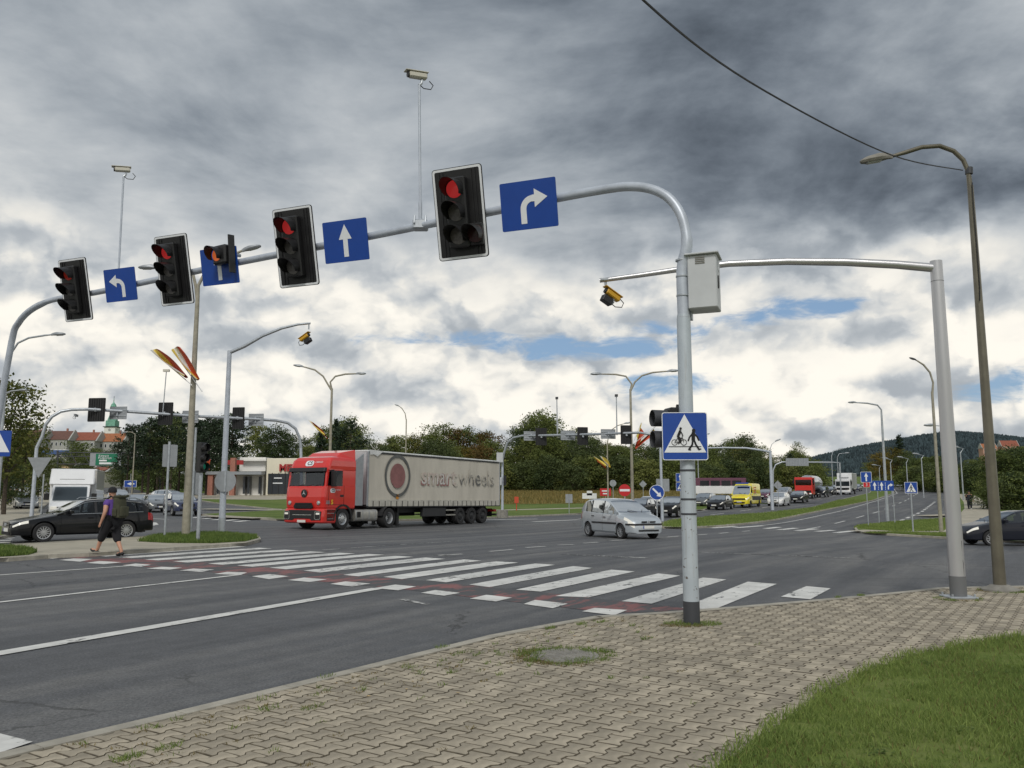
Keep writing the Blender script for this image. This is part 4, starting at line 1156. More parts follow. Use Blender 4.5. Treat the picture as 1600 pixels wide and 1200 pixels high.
def lamp_post(base, top_px, arms, label, m='galv', r0=.09, r1=.05, group='street lamps', Lh=.7, base_block=False, name='street_lamp', mh='sign_back'):
    """arms: list of pixel paths from the post top to the head; built at the post's own depth"""
    r = empty(name, base, 0, label, 'street lamp', group)
    top = at(top_px[0], top_px[1], base.y); top.x = base.x
    b = MB(); b.tube([base, base.lerp(top, .35), top], [r0, (r0 * 1.6 + r1) / 2.6, r1], 14); wbuild(b, 'post', m, r, smooth=True)
    for pth_ in arms:
        ps = [top - Vector((0, 0, .15))] + [at(x, y, base.y) for x, y in pth_]
        b = MB(); b.tube(ps, [r1] + [r1 * .8] * (len(ps) - 2) + [r1 * .6], 10); wbuild(b, 'arm', m, r, smooth=True)
        d = ps[-1] - ps[-2]
        luminaire(r, ps[-1], (1 if d.x > 0 else -1, 0, 0), Lh, Lh * .37, d.z / max(abs(d.x), .01) * .6, mt=mh)
    if base_block:
        MB().lathe([(.30, -.02), (.29, .03), (.20, .06), (.14, .10), (.12, .10)], 18).build('base', 'concrete_dark', r, smooth=True)
    return r
bl = G(1563, 923, TOP)
LB = lamp_post(bl, (1516, 290), [[(1513, 268), (1505, 250), (1490, 236), (1468, 228), (1440, 230), (1415, 238), (1394, 244)]], 'brown steel street lamp at the right edge with a curved arm', 'brown_pole', .098, .05, 'street lamps', .58, True, mh='concrete_dark')
b = MB(); b.tube([at(1514, 272, bl.y - .0), at(1514, 262, bl.y)], .062, 12); wbuild(b, 'collar', 'dark_band', LB)
b = MB(); ps = [at(x, y, bl.y - .085) for x, y in ((1519, 285), (1521, 320), (1526, 380), (1529, 420), (1531, 450), (1531, 470))]; b.tube(ps, .009, 6); wbuild(b, 'cable', 'cable', LB)
def build_cable():
    p0 = at(1504, 266, bl.y); p1 = at(1395, 243, bl.y - 3.0); p2 = at(1195, 142, 7.6); p3 = at(1005, 0, 5.0); p4 = at(800, -260, 3.2)
    r = empty('overhead_cable', p0, 0, 'thin black overhead cable running up from the brown lamp post', 'cable')
    pts = []
    P = [p0, p1, p2, p3, p4]
    for i in range(4):
        a0, a1, a2, a3 = P[max(i - 1, 0)], P[i], P[i + 1], P[min(i + 2, 4)]
        for k in range(8):
            t = k / 8; pts.append(.5 * ((2 * a1) + (a2 - a0) * t + (2 * a0 - 5 * a1 + 4 * a2 - a3) * t * t + (3 * a1 - a0 - 3 * a2 + a3) * t ** 3))
    b = MB(); b.tube(pts, .009, 6); wbuild(b, 'wire', 'cable', r, smooth=True)
build_cable()
b0 = G(290, 838, .1)
lamp_post(b0, (306, 462), [[(306, 448), (302, 430), (290, 421), (268, 418), (247, 418)], [(310, 446), (318, 430), (335, 415), (356, 402), (378, 392)]], 'weathered concrete street lamp with two arms on the refuge island', 'concrete_pole', .15, .075, Lh=.75)
lamp_post(ground_at(514, 60), (513, 607), [[(512, 600), (505, 588), (492, 578), (474, 573)], [(516, 597), (524, 588), (540, 584.5), (556, 584)]], 'two armed grey street lamp rising behind the red lorry cab', 'concrete_pole', .13, .08, Lh=.75)
lamp_post(ground_at(988, 62), (989, 608), [[(987, 600), (978, 588), (962, 585), (940, 584.5)], [(992, 597), (1003, 587), (1020, 582), (1043, 580)]], 'two armed grey street lamp beside the no entry sign', 'concrete_pole', .13, .08, Lh=.85)
lamp_post(ground_at(633, 95), (634, 655), [[(633, 646), (628, 638), (624, 635)]], 'single grey street lamp showing above the long trailer', 'concrete_pole', .1, .06, Lh=.6)
lamp_post(ground_at(950, 90), (951, 690), [[(951, 682), (955, 672), (965, 665), (975, 662)]], 'thin street lamp standing left of the no entry sign with small flags', 'concrete_pole', .1, .06, Lh=.75)
lamp_post(G(1471, 833, .1), (1459, 612), [[(1458, 598), (1453, 582), (1443, 570), (1432, 563)]], 'curved single street lamp left of the aluminium post on the corner', 'concrete_pole', .105, .065, Lh=.42, mh='dark_band')
lamp_post(G(1387, 814, .1), (1378, 650), [[(1377, 640), (1371, 633), (1355, 630), (1338, 629)]], 'tall grey street lamp behind the three arrow lane sign', 'galv', .12, .07, Lh=.6)
far_l = [(1206, 130, 700, [(1206, 694), (1211, 690)], 8), (1302, 150, 712, [(1302, 704), (1310, 702)], 8), (1311, 175, 714, [(1311, 709), (1320, 708)], 7), (1394, 128, 722, [(1394, 719), (1388, 717)], 7), (1419, 135, 722, [(1419, 717), (1411, 715)], 8),
         (1443, 120, 715, [(1443, 712), (1436, 710)], 8), (1505, 105, 706, [(1505, 701), (1498, 699)], 7), (1477, 70, 668, [(1476, 666), (1462, 665)], 10), (1208, 78, 672, None, 0), (1092, 140, 686, [(1092, 681), (1100, 679)], 7), (1376, 160, 731, [(1376, 728), (1370, 727)], 6)]
lab = ['small street lamp above the yellow ambulance queue', 'street lamp near the white box lorry', 'street lamp just right of the white box lorry', 'far street lamp behind the lane arrow sign', 'far street lamp left of the white car going away',
       'far street lamp right above the white car going away', 'street lamp right of the aluminium post by the footpath', 'street lamp whose arm shows left of the aluminium post', '', 'street lamp behind the crossing sign', 'smallest far street lamp before the autumn trees']
for (px, Y, ty, arm, L_), lb in zip(far_l, lab):
    if arm: lamp_post(ground_at(px, Y), (px, ty), [arm], lb, 'galv', .10, .06, Lh=1.0)
lamp_post(ground_at(206, 88), (211, 684), [[(211, 678), (205, 675), (196, 675)]], 'thin street lamp among the dark pines on the left', 'concrete_pole', .08, .05, Lh=.5)
lamp_post(ground_at(-5, 40), (18, 560), [[(20, 548), (28, 536), (45, 528), (70, 524), (80, 523)]], 'street lamp at the left edge under the gantry end', 'galv', .1, .06, Lh=.7)
lamp_post(ground_at(-18, 52), (0, 630), [[(5, 616), (18, 611), (28, 610)]], 'street lamp peeking in beside the yellowing tree', 'galv', .1, .06, Lh=.6)

# ---- camera mast on the refuge island
def build_left_cam():
    b0 = G(346, 834, .1); r = empty('camera_mast', b0, 0, 'grey post on the refuge island with an arm carrying a yellow camera', 'camera mast')
    top = at(360, 548, b0.y); top.x = b0.x + (top.x - b0.x) * 0
    b = MB(); b.tube([b0, top], [.13, .085], 16); wbuild(b, 'post', 'galv_light', r, smooth=True)
    b = MB(); b.tube([b0, b0 + Vector((0, 0, .62))], [.137, .135], 16); wbuild(b, 'base_sleeve', 'galv', r, smooth=True)
    ps = [top - Vector((0, 0, .08))] + [at(x, y, b0.y) for x, y in ((382, 541), (410, 525), (440, 513), (465, 507), (485, 505))]
    b = MB(); b.tube(ps, [.075, .07, .06, .055, .05, .045], 12); wbuild(b, 'arm', 'galv', r, smooth=True)
    b = MB(); b.tube([ps[-1] - Vector((.06, 0, 0)), ps[-1] - Vector((.06, 0, .25))], .03, 8); wbuild(b, 'hanger', 'galv', r)
    c = speed_cam(r, at(477, 533, b0.y), R(66), 'yellow traffic camera hanging from the arm above the red lorry'); c.scale = (1.5, 1.5, 1.5)
    s_ = at(352, 752, b0.y - .18); b = MB(); b.prism(circ(.42, 28), 0, .02, Matrix.Translation(s_)); wbuild(b, 'round_sign_back', 'sign_back', r)
    b = MB(); b.box(s_ + Vector((0, -.015, 0)), (.07, .03, .8)); wbuild(b, 'sign_rail', 'galv', r)
build_left_cam()

# ---- far gantries, seen from behind
def far_gantry(name, A, B, px, label, rad=.085):
    r = empty(name, A, 0, label, 'signal gantry')
    pts = [A] + [onplane(a_, b_, A, B) for a_, b_ in px] + [B]
    pts[1].x, pts[1].y = A.x, A.y
    b = MB(); b.tube([pts[0], Vector((A.x, A.y, pts[1].z))], [rad * 1.25, rad], 14); wbuild(b, 'post', 'galv_light', r, smooth=True)
    b = MB(); b.tube(pts[1:-1], rad, 12); wbuild(b, 'arm', 'galv', r, smooth=True)
    b = MB(); b.tube([pts[-2], B], [rad, rad * 1.25], 14); wbuild(b, 'post', 'galv_light', r, smooth=True)
    return r
def back_board(px, py, A, B, w, h, label, signal=True, yaw=0., group=None):
    c = onplane(px, py, A, B)
    if signal:
        r = empty('traffic_light', c, R(yaw), label, 'traffic light', group)
        MB().prism(rrect(w, h, .05), .10, .13).build('backboard', 'black_plastic', r)
        for k in range(7): MB().box((-w * .42 + k * w * .14, .09, 0), (.03, .02, h * .94)).build('rib', 'black_matt', r)
        MB().box((0, .22, 0), (.36, .18, 1.0)).build('housing', 'black_plastic', r)
        for z in (.33, 0, -.33): MB().lathe([(.14, 0), (.14, .2)], 12, Matrix.Translation((0, .5, z)) @ Matrix.Rotation(R(90), 4, 'X')).build('hood', 'black_plastic', r)
        MB().box((0, .03, 0), (.12, .16, .2)).build('bracket', 'galv', r)
    else:
        r = empty('lane_sign', c, R(yaw), label, 'road sign', group)
        MB().prism(rrect(w, h, .02, 2), .10, .112).build('panel', 'sign_back', r)
        for z in (h * .22, -h * .22): MB().box((0, .085, z), (w * .96, .03, .05)).build('rail', 'galv', r)
        MB().box((0, .05, 0), (.08, .1, h * .5)).build('clamp', 'galv', r)
FA, FB = ground_at(52, 45), ground_at(474, 51)
far_gantry('signal_gantry', FA, FB, [(64, 700), (66, 682), (71, 664), (81, 651), (95, 643), (112, 640), (140, 639.5), (200, 643), (300, 650), (400, 655), (432, 657), (450, 661), (462, 670), (468, 684), (470, 700)], 'grey gantry with signals seen from behind over the left street')
for px, py, w, h, lb in ((149, 640, 1.03, 1.33, 'back of the leftmost black signal board over the left street'), (257, 646, .9, 1.3, 'back of the middle black signal board over the left street'), (371, 653, .76, 1.3, 'back of the right black signal board over the left street')):
    back_board(px, py, FA, FB, w, h, lb, True, -8, 'signals seen from behind over the left street')
for px, py, w, lb in ((183, 645, 1.05, 'grey back of the lane sign before the church tower'), (296, 651, 1.0, 'grey back of the lane sign behind the island lamp post'), (399, 655.5, .95, 'grey back of the lane sign at the right end over the left street')):
    back_board(px, py, FA, FB, w, .72, lb, False, -8, 'lane sign backs over the left street')
c = cctv('surveillance_camera', onplane(118, 652, FA, FB), R(180), 'small dark camera hanging under the left bend of the far gantry', 'sign_back', .3)
mp = onplane(254, 650, FA, FB); r = empty('camera_mast', mp, 0, 'thin mast standing on the gantry over the left street', 'mast'); b = MB(); b.tube([mp, at(260, 580, mp.y)], .03, 8); wbuild(b, 'tube', 'galv', r); b = MB(); b.box(at(260, 579, mp.y), (.35, .15, .14)); wbuild(b, 'camera_box', 'cam_cream', r)
RA, RB = ground_at(785, 64), ground_at(1034, 58)
rg = far_gantry('signal_gantry', RA, RB, [(787, 720), (788, 706), (793, 692), (802, 684), (816, 681), (870, 680), (940, 678), (1000, 676), (1018, 679), (1028, 688), (1032, 702)], 'grey gantry with signals seen from behind across the far junction mouth')
b = MB(); b.lathe([(.45, 0), (.42, .6), (.2, .62)], 14, Matrix.Translation(RA)); wbuild(b, 'base', 'concrete_dark', rg)
b = MB(); b.box(at(781, 715, RA.y - .2), (.5, .4, .75)); wbuild(b, 'cabinet', 'cabinet', rg, bevel=.02)
b = MB(); b.box(at(780, 752, RA.y - .2), (.4, .4, .6)); wbuild(b, 'cabinet', 'cabinet', rg, bevel=.02)
b = MB(); b.box(at(789, 751, RA.y - .25), (.2, .3, .75)); wbuild(b, 'signal_head', 'black_plastic', rg, bevel=.03)
for px, py, w, h, lb in ((846, 682, .85, 1.3, 'back of the left black signal board across the junction'), (911, 681, .8, 1.3, 'back of the middle black signal board across the junction'), (979, 679, .8, 1.35, 'back of the right black signal board beside the double lamp')):
    back_board(px, py, RA, RB, w, h, lb, True, 10, 'signals seen from behind across the junction')
for px, py, lb in ((830, 681, 'grey lane sign back near the left bend across the junction'), (888, 680, 'grey lane sign back between two signals across the junction'), (951, 678, 'grey lane sign back in front of the thin lamp')):
    back_board(px, py, RA, RB, 1.1, .7, lb, False, 10, 'lane sign backs across the junction')
for (px, t, lb) in ((871, 622, 'left thin camera mast on the gantry across the junction'), (964, 618, 'right thin camera mast on the gantry across the junction')):
    p = onplane(px, 680, RA, RB); r = empty('camera_mast', p, 0, lb, 'mast'); b = MB(); b.tube([p, at(px - 1, t, p.y)], [.05, .035], 8); wbuild(b, 'tube', 'galv', r); b = MB(); b.box(at(px - 1, t, p.y), (.2, .3, .16)); wbuild(b, 'camera_box', 'dark_band', r)
def build_mid_mast():
    b0 = ground_at(1206, 82); r = empty('camera_gantry', b0, 0, 'slim grey post with a long arm left over the waiting cars', 'camera mast')
    top = at(1203, 704, b0.y); top.x = b0.x
    b = MB(); b.tube([b0, top], [.17, .13], 12); wbuild(b, 'post', 'galv_light', r, smooth=True)
    ps = [top - Vector((0, 0, .15))] + [at(x, y, b0.y) for x, y in ((1190, 703.5), (1165, 700), (1130, 699.5), (1085, 700.5))]; b = MB(); b.tube(ps, [.1, .1, .09, .07, .06], 10); wbuild(b, 'arm', 'galv_light', r, smooth=True)
build_mid_mast()
def build_sign_gantry():
    b0 = ground_at(1208, 140); r = empty('sign_gantry', b0, 0, 'overhead direction boards seen from behind above the far traffic', 'sign gantry')
    Y = b0.y
    b = MB(); b.tube([b0, at(1208, 735, Y), at(1212, 726, Y), at(1222, 722, Y), at(1300, 722.5, Y), at(1312, 723, Y), ground_at(1314, Y)], .13, 10); wbuild(b, 'frame', 'galv', r, smooth=True)
    for x0, x1 in ((1228, 1245.2), (1245.8, 1263)):
        p, q = at(x0, 728, Y - .3), at(x1, 716, Y - .3); b = MB(); b.box((p + q) / 2, (q.x - p.x, .08, q.z - p.z)); wbuild(b, 'board', 'sign_back', r)
        for k in range(4): b = MB(); b.box(p.lerp(q, .5) + Vector(((k - 1.5) * .45, -.08, 0)), (.06, .06, q.z - p.z)); wbuild(b, 'stiffener', 'galv', r)
build_sign_gantry()

# ---- posts and road signs
def sign(base, pyc, w, h, label, shape='square', art=None, colr='sign_blue', yaw=0., post_top=None, m='galv', r0=.03, second=None, rim=True, cat='road sign', name='road_sign', off=(0, 0), group=None, back=False):
    r = empty(name, base, R(yaw), label, cat, group)
    zc = hz(base, pyc) - base.z
    top = (hz(base, post_top) - base.z) if post_top else zc + h / 2
    MB().tube([(0, 0, 0), (0, 0, top)], r0, 10).build('post', m, r, smooth=True)
    def panel(zc, w, h, shape, art, colr, ox=0):
        poly = {'square': lambda: rrect(w, h, .04), 'round': lambda: circ(w / 2, 28), 'diamond': lambda: [(0, -h / 2), (w / 2, 0), (0, h / 2), (-w / 2, 0)], 'tri_down': lambda: [(0, -h / 2), (w / 2, h / 2), (-w / 2, h / 2)]}[shape]()
        y0 = r0 + .02
        p = MB().prism(poly, -y0, -y0 + .016).build('panel', 'sign_back' if back else colr, r); p.location = (ox, 0 if not back else 2 * y0 - .016, zc)
        if rim and not back:
            o = poly; i_ = [(x * .94, z * .94) for x, z in poly]; k = len(o)
            q = MB().add([(a_[0], -y0 - .002, a_[1]) for a_ in o] + [(a_[0], -y0 - .002, a_[1]) for a_ in i_], [(j, (j + 1) % k, k + (j + 1) % k, k + j) for j in range(k)]).build('rim', 'white_reflect', p)
        if art:
            for nm, polys, mm, yy in art: flat(nm, polys, -y0 - yy, mm, p)
        return p
    panel(zc, w, h, shape, art, colr)
    if second:
        for s_ in second: panel(hz(base, s_[0]) - base.z, *s_[1:])
    return r
W_ = 'white_reflect'
sg = lambda px, py: G(px, py, .1)
tri = lambda s: [[(-.42 * s, -.36 * s), (.42 * s, -.36 * s), (0, .40 * s)]]
b0 = sg(1357, 822)
k_ = b0.y / F
s1 = sign(b0, 745.5, 17 * k_, 16.5 * k_, 'blue one way arrow sign above a red route number plate', 'square', [('arrow', arrow_up(17 * k_ * 1.05), W_, .003)], second=[(757.5, 10.5 * k_, 7.6 * k_, 'square', None, 'sign_red')])
text_obj('route_number', '3', .26, W_, s1, (0, -.062, hz(b0, 757.5) - b0.z))
b1 = sg(1374, 818); k1 = b1.y / F
s2 = empty('road_sign', b1, 0, 'wide blue sign with two upright arrows and one right turn arrow', 'road sign')
for ox in (0, 24 * k1): MB().tube([(ox, 0, 0), (ox, 0, hz(b1, 751) - b1.z)], .03, 10).build('post', 'galv', s2, smooth=True)
zc = hz(b1, 759) - b1.z; ww, hh = 36 * k1, 15.5 * k1; ox = 7 * k1
p = MB().prism(rrect(ww, hh, .04), -.05, -.034).build('panel', 'sign_blue', s2); p.location = (ox, 0, zc)
sA = hh * 1.1
for dx, art in ((-.32, arrow_up(sA)), (-.02, arrow_up(sA)), (.31, arrow_bend(sA * .85, 1))): q = flat('arrow', art, -.052, W_, p); q.location = (dx * ww, 0, -.02)
flat('lane_line', [[(-.165 * ww - .015, -.4 * hh + j * .2 * hh), (-.165 * ww + .015, -.4 * hh + j * .2 * hh), (-.165 * ww + .015, -.28 * hh + j * .2 * hh), (-.165 * ww - .015, -.28 * hh + j * .2 * hh)] for j in range(4)] + [[(.14 * ww - .015, -.4 * hh + j * .2 * hh), (.14 * ww + .015, -.4 * hh + j * .2 * hh), (.14 * ww + .015, -.28 * hh + j * .2 * hh), (.14 * ww - .015, -.28 * hh + j * .2 * hh)] for j in range(4)], -.052, W_, p)
b2 = sg(1427, 832); k2 = b2.y / F
sign(b2, 762, 20 * k2, 17.5 * k2, 'blue pedestrian crossing sign standing on the right hand corner', 'square', [('triangle', [[(-7.6 * k2, -6.6 * k2), (7.6 * k2, -6.6 * k2), (0, 7.4 * k2)]], W_, .003), ('walker', ped_art(10.5 * k2, 0, -6.3 * k2), 'black_matt', .007)], r0=.04)
bN = ground_at(976, 46); kN = bN.y / F
sign(bN, 766, 18.5 * kN, 18.5 * kN, 'round red no entry sign behind the silver car', 'round', [('bar', [[(-7.6 * kN, -1.7 * kN), (7.6 * kN, -1.7 * kN), (7.6 * kN, 1.7 * kN), (-7.6 * kN, 1.7 * kN)]], W_, .003)], 'sign_red', rim=False)
bK = ground_at(1026, 42); kK = bK.y / F; q = 8.5 * kK
sign(bK, 769.5, 23.5 * kK, 23.5 * kK, 'round blue keep right sign with a slanting white arrow', 'round', [('arrow', [[(-.85 * q, .62 * q), (-.62 * q, .85 * q), (.42 * q, -.18 * q), (.18 * q, -.42 * q)], [(-.08 * q, -.62 * q), (.82 * q, -.82 * q), (.62 * q, .08 * q)]], W_, .003)])
bS = ground_at(1063, 66); kS = bS.y / F
sign(bS, 746, 13 * kS, 13 * kS, 'two stacked blue signs half hidden by the near post', 'square', [('arrow', arrow_up(13 * kS), W_, .003)], second=[(760.5, 13 * kS, 13 * kS, 'square', [('triangle', tri(11 * kS), W_, .003), ('walker', ped_art(7 * kS, 0, -4 * kS), 'black_matt', .007)], 'sign_blue')])
bR = ground_at(958, 85); sign(bR, 755, .68, .68, 'grey back of a round sign near the meadow', 'round', back=True, rim=False)
bD = ground_at(1005, 88); sign(bD, 756.5, .8, .8, 'grey back of a diamond sign behind the queue', 'diamond', back=True, rim=False)
bE = ground_at(889, 72); sign(bE, 779, .6, .75, 'small grey sign back on the far verge', 'square', back=True, rim=False)
bE = ground_at(1216, 90); sign(bE, 758, 1.0, 1.0, 'grey diamond sign back left of the red tanker lorry', 'diamond', back=True, rim=False)
bE = ground_at(1036, 61); sign(bE, 758, .95, .9, 'grey rectangular sign back right of the keep right sign', 'square', back=True, rim=False)
bF = ground_at(946, 96); r = sign(bF, 769, 1.25, .85, 'small red banner with white lettering by the meadow', 'square', None, 'sign_red', rim=False, cat='banner', name='banner'); 
for k, w_ in ((.14, .8), (-.17, .6)): flat('lettering', [[(-.5 * w_, -.07), (.5 * w_, -.07), (.5 * w_, .07), (-.5 * w_, .07)]], -.055, W_, r).location = (0, 0, hz(bF, 769) - bF.z + k)
bW = ground_at(921, 93); sign(bW, 775, 1.6, .6, 'small white direction plates near the red banner', 'square', None, 'white_paint', rim=False, second=[(770.5, .6, .5, 'square', None, 'white_paint')])
# hydrant-coloured marker post in the verge
bO = ground_at(807, 80); r = empty('marker_post', bO, 0, 'faded orange marker post on the far verge', 'post'); MB().tube([(0, 0, 0), (0, 0, 1.4)], .05, 8).build('post', 'flag_red', r); MB().prism(rrect(.4, .6, .05), -.08, -.06, Matrix.Translation((0, 0, 1.1))).build('plate', 'flag_red', r)
# posts on the refuge island
for px, py, tpx, parts, lb in ((257, 840, 690, [(264, 712, .42, .80), (270, 712, .3, .78)], 'slim post with two grey sign backs on the refuge island'), (298, 835, 668, [(303, 754, .42, .92)], 'slim post with a tall grey sign back behind the concrete lamp')):
    bp = sg(px, py); r = empty('road_sign', bp, 0, lb, 'road sign')
    b = MB(); tp = at(px + 9, tpx, bp.y); tp.x = bp.x; b.tube([bp, tp], .042, 10); wbuild(b, 'post', 'galv', r, smooth=True)
    for qx, qy, w_, h_ in parts:
        c = at(qx, qy, bp.y + .06); b = MB(); b.prism(rrect(w_, h_, .03), 0, .016, Matrix.Translation(c) @ Matrix.Rotation(R(30), 4, 'Z')); wbuild(b, 'panel', 'sign_back', r)
def island_signal():
    bp = sg(309, 846); r = empty('pedestrian_signal', bp, R(58), 'grey post with a dark signal showing green on the refuge island', 'pedestrian signal')
    z = hz(bp, 735) - bp.z
    MB().tube([(0, 0, 0), (0, 0, z)], .062, 12).build('post', 'galv', r, smooth=True)
    zc_ = hz(bp, 715) - bp.z
    MB().box((0, 0, zc_), (.30, .22, 1.0)).build('housing', 'black_plastic', r, bevel=.03)
    for k, (z_, mm) in enumerate(((.33, 'lens_off'), (0, 'lens_off'), (-.3, 'lens_green'))):
        M = Matrix.Translation((-.02, -.11, zc_ + z_)) @ Matrix.Rotation(R(90), 4, 'X')
        MB().lathe([(.11, 0), (.001, .02)], 14, M, cap=False).build('lens', mm, r); MB().lathe([(.13, 0), (.135, .18)], 14, M, cap=False).build('hood', 'black_plastic', r)
mat('lens_green', (.01, .12, .085), .3, emit=((.08, .9, .55), .06))
island_signal()
bT = ground_at(66, 43); r = empty('give_way_sign', bT, 0, 'grey back of a triangular give way sign beside the white box lorry', 'road sign')
MB().tube([(0, .03, 0), (0, .03, 2.6)], .035, 8).build('post', 'galv', r); c = at(61, 730, bT.y); MB().prism([(0, -.55), (.62, .5), (-.62, .5)], 0, .02, Matrix.Translation(c - bT)).build('panel', 'sign_back', r)
# partly visible blue sign at the left edge on the far gantry post
bQ = ground_at(-3, 24); r = empty('crossing_sign', bQ, R(10), 'blue crossing sign cut by the left edge of the view', 'road sign'); zc_ = hz(bQ, 693) - bQ.z
MB().tube([(0, 0, 0), (0, 0, zc_ + .3)], .05, 12).build('post', 'galv', r)
MB().prism(rrect(.68, .74, .03), -.07, -.054, Matrix.Translation((-.08, 0, zc_))).build('panel', 'sign_blue', r); flat('triangle', [[(-.36, zc_ - .25), (.24, zc_ - .25), (-.06, zc_ + .31)]], -.072, W_, r)
# green direction board over the left street
def green_board():
    b0 = ground_at(205, 120); r = empty('direction_board', b0, 0, 'green overhead direction board with white text in a grey frame', 'direction sign'); Y = 120
    b = MB(); b.tube([ground_at(90, Y), at(90, 704, Y)], .14, 8); b.tube([ground_at(250, Y), at(250, 708, Y)], .14, 8)
    for z in (707, 713, 725): b.tube([at(90, z, Y), at(250, z + 1, Y)], .07, 6)
    for k in range(9): b.tube([at(90 + k * 20, 707, Y), at(100 + k * 20, 725, Y)], .05, 5)
    wbuild(b, 'truss', 'dark_band', r)
    def pan(x0, y0, x1, y1, m, nm, dy): 
        p, q = at(x0, y1, Y - dy), at(x1, y0, Y - dy); b = MB(); b.box((p + q) / 2, (abs(q.x - p.x), .06, abs(q.z - p.z))); return wbuild(b, nm, m, r)
    pan(140, 708, 190, 728, 'sign_back', 'frame', .25); pan(149, 709, 184, 727, 'sign_green', 'panel', .35)
    pan(155, 718.5, 167, 720.8, W_, 'text_plate', .42); pan(155, 722.5, 182, 725.4, W_, 'text_plate', .42)
    for (t, x, y, s_) in (('Karpacz', 162, 712, .45), ('Podgórzyn', 164, 715.6, .45)):
        p = at(x, y, Y - .44); text_obj('lettering', t, s_, W_, r, p - r.location)
green_board()
# arrow boards (blue) by the left street
bq = ground_at(203, 100); sign(bq, 756, 1.5, .8, 'small blue arrow board below the dark pines', 'square', [('arrow', [[(-.4, 0), (.1, -.2), (.1, .2)], [(.08, -.07), (.5, -.07), (.5, .07), (.08, .07)]], W_, .003)], post_top=740)

# ---- flags
def flag(p0, p1, drop, cols, label, group='yellow and red flags on lamp posts', wave=1.):
    """staff from p0 to p1 (tip), cloth hanging from the outer part"""
    r = empty('flag', p0, 0, label, 'flag', group)
    b = MB(); b.tube([p0, p1], .018, 6); wbuild(b, 'staff', 'white_paint', r)
    n = 8; k = 6; a_ = (p1 - p0); 
    dv = Vector(drop)
    for ci, cm in enumerate(cols):
        b = MB(); vs, fs = [], []
        for i in range(n + 1):
            t = .25 + .75 * i / n; p = p0 + a_ * t
            for j in range(k + 1):
                s_ = (ci + j / k) / len(cols)
                q = p + dv * s_ + Vector((.10 * math.sin(5 * s_ + 3 * t) * wave, .16 * math.sin(7 * s_ + 4 * t + 1), .06 * math.sin(6 * t + 4 * s_)))
                vs.append(q)
        for i in range(n):
            for j in range(k): o = i * (k + 1) + j; fs.append((o, o + 1, o + k + 2, o + k + 1))
        b.add(vs, fs); wbuild(b, 'cloth', cm, r, smooth=True)
Yf = G(290, 838, .1).y - .2
flag(at(300, 602, Yf), at(237, 548, Yf), (.34, -.2, .0), ['flag_white', 'flag_yellow', 'flag_red'], 'wind blown flag pointing left from the island lamp post')
flag(at(316, 612, Yf - .1), at(270, 548, Yf - .1), (.28, -.2, .12), ['flag_yellow', 'flag_white', 'flag_red'], 'wind blown flag crossing the island lamp post')
flag(at(510, 684, 59.5), at(482, 656, 59.5), (.5, 0, -.35), ['flag_yellow', 'flag_red'], 'flag on the double lamp behind the lorry cab')
flag(at(990, 690, 61.5), at(1002, 660, 61.5), (.1, 0, -.9), ['flag_yellow', 'flag_red'], 'left flag of the pair on the lamp by the no entry sign')
flag(at(992, 692, 61.3), at(1026, 664, 61.3), (-.25, 0, -.7), ['flag_white', 'flag_yellow', 'flag_red'], 'right flag of the pair on the lamp by the no entry sign')
flag(at(950, 728, 89.5), at(928, 713, 89.5), (.3, 0, -.6), ['flag_yellow', 'flag_red'], 'left small flag on the thin lamp over the meadow')
flag(at(950, 730, 89.4), at(937, 712, 89.4), (.6, 0, -.3), ['flag_white', 'flag_yellow'], 'right small flag on the thin lamp over the meadow')
flag(at(318, 728, 60), at(317, 706, 60), (.5, 0, -.5), ['flag_white', 'flag_yellow', 'flag_red'], 'small flag beside the green pedestrian signal')
# ================================================================== vehicles
def paint(name, c, metal=.0, rough=.32):
    dk_ = max(c) < .06
    return mat(name, c, rough, metal, coat=.45 if dk_ else .8, var=.03, scale=1.5, spec=.22 if dk_ else .5)
paint('paint_black', (.006, .0065, .008)); paint('paint_navy', (.010, .012, .020)); paint('paint_silver', (.50, .545, .58), .45, .32)
paint('paint_grey', (.13, .14, .15), .4); paint('paint_white', (.72, .73, .74)); paint('paint_red', (.60, .022, .016)); paint('paint_darkblue', (.016, .024, .07))
paint('paint_yellow', (.78, .66, .02)); paint('paint_purple', (.10, .02, .05)); paint('paint_midsilver', (.36, .38, .40), .5)
mat('chrome', (.62, .63, .64), .18, .9); mat('rim_alu', (.50, .51, .52), .3, .75); mat('interior', (.03, .03, .033), .85); mat('plate', (.70, .70, .66), .5)
mat('plate_blue', (.02, .06, .35), .5); mat('head_lens', (.62, .62, .58), .12, emit=((1, .93, .78), .25)); mat('head_off', (.40, .42, .44), .12); mat('tail_lens', (.35, .01, .012), .2)
mat('amber_lens', (.55, .22, .02), .25); mat('trim_dark', (.02, .02, .022), .55); mat('disc', (.10, .10, .10), .5, .5)
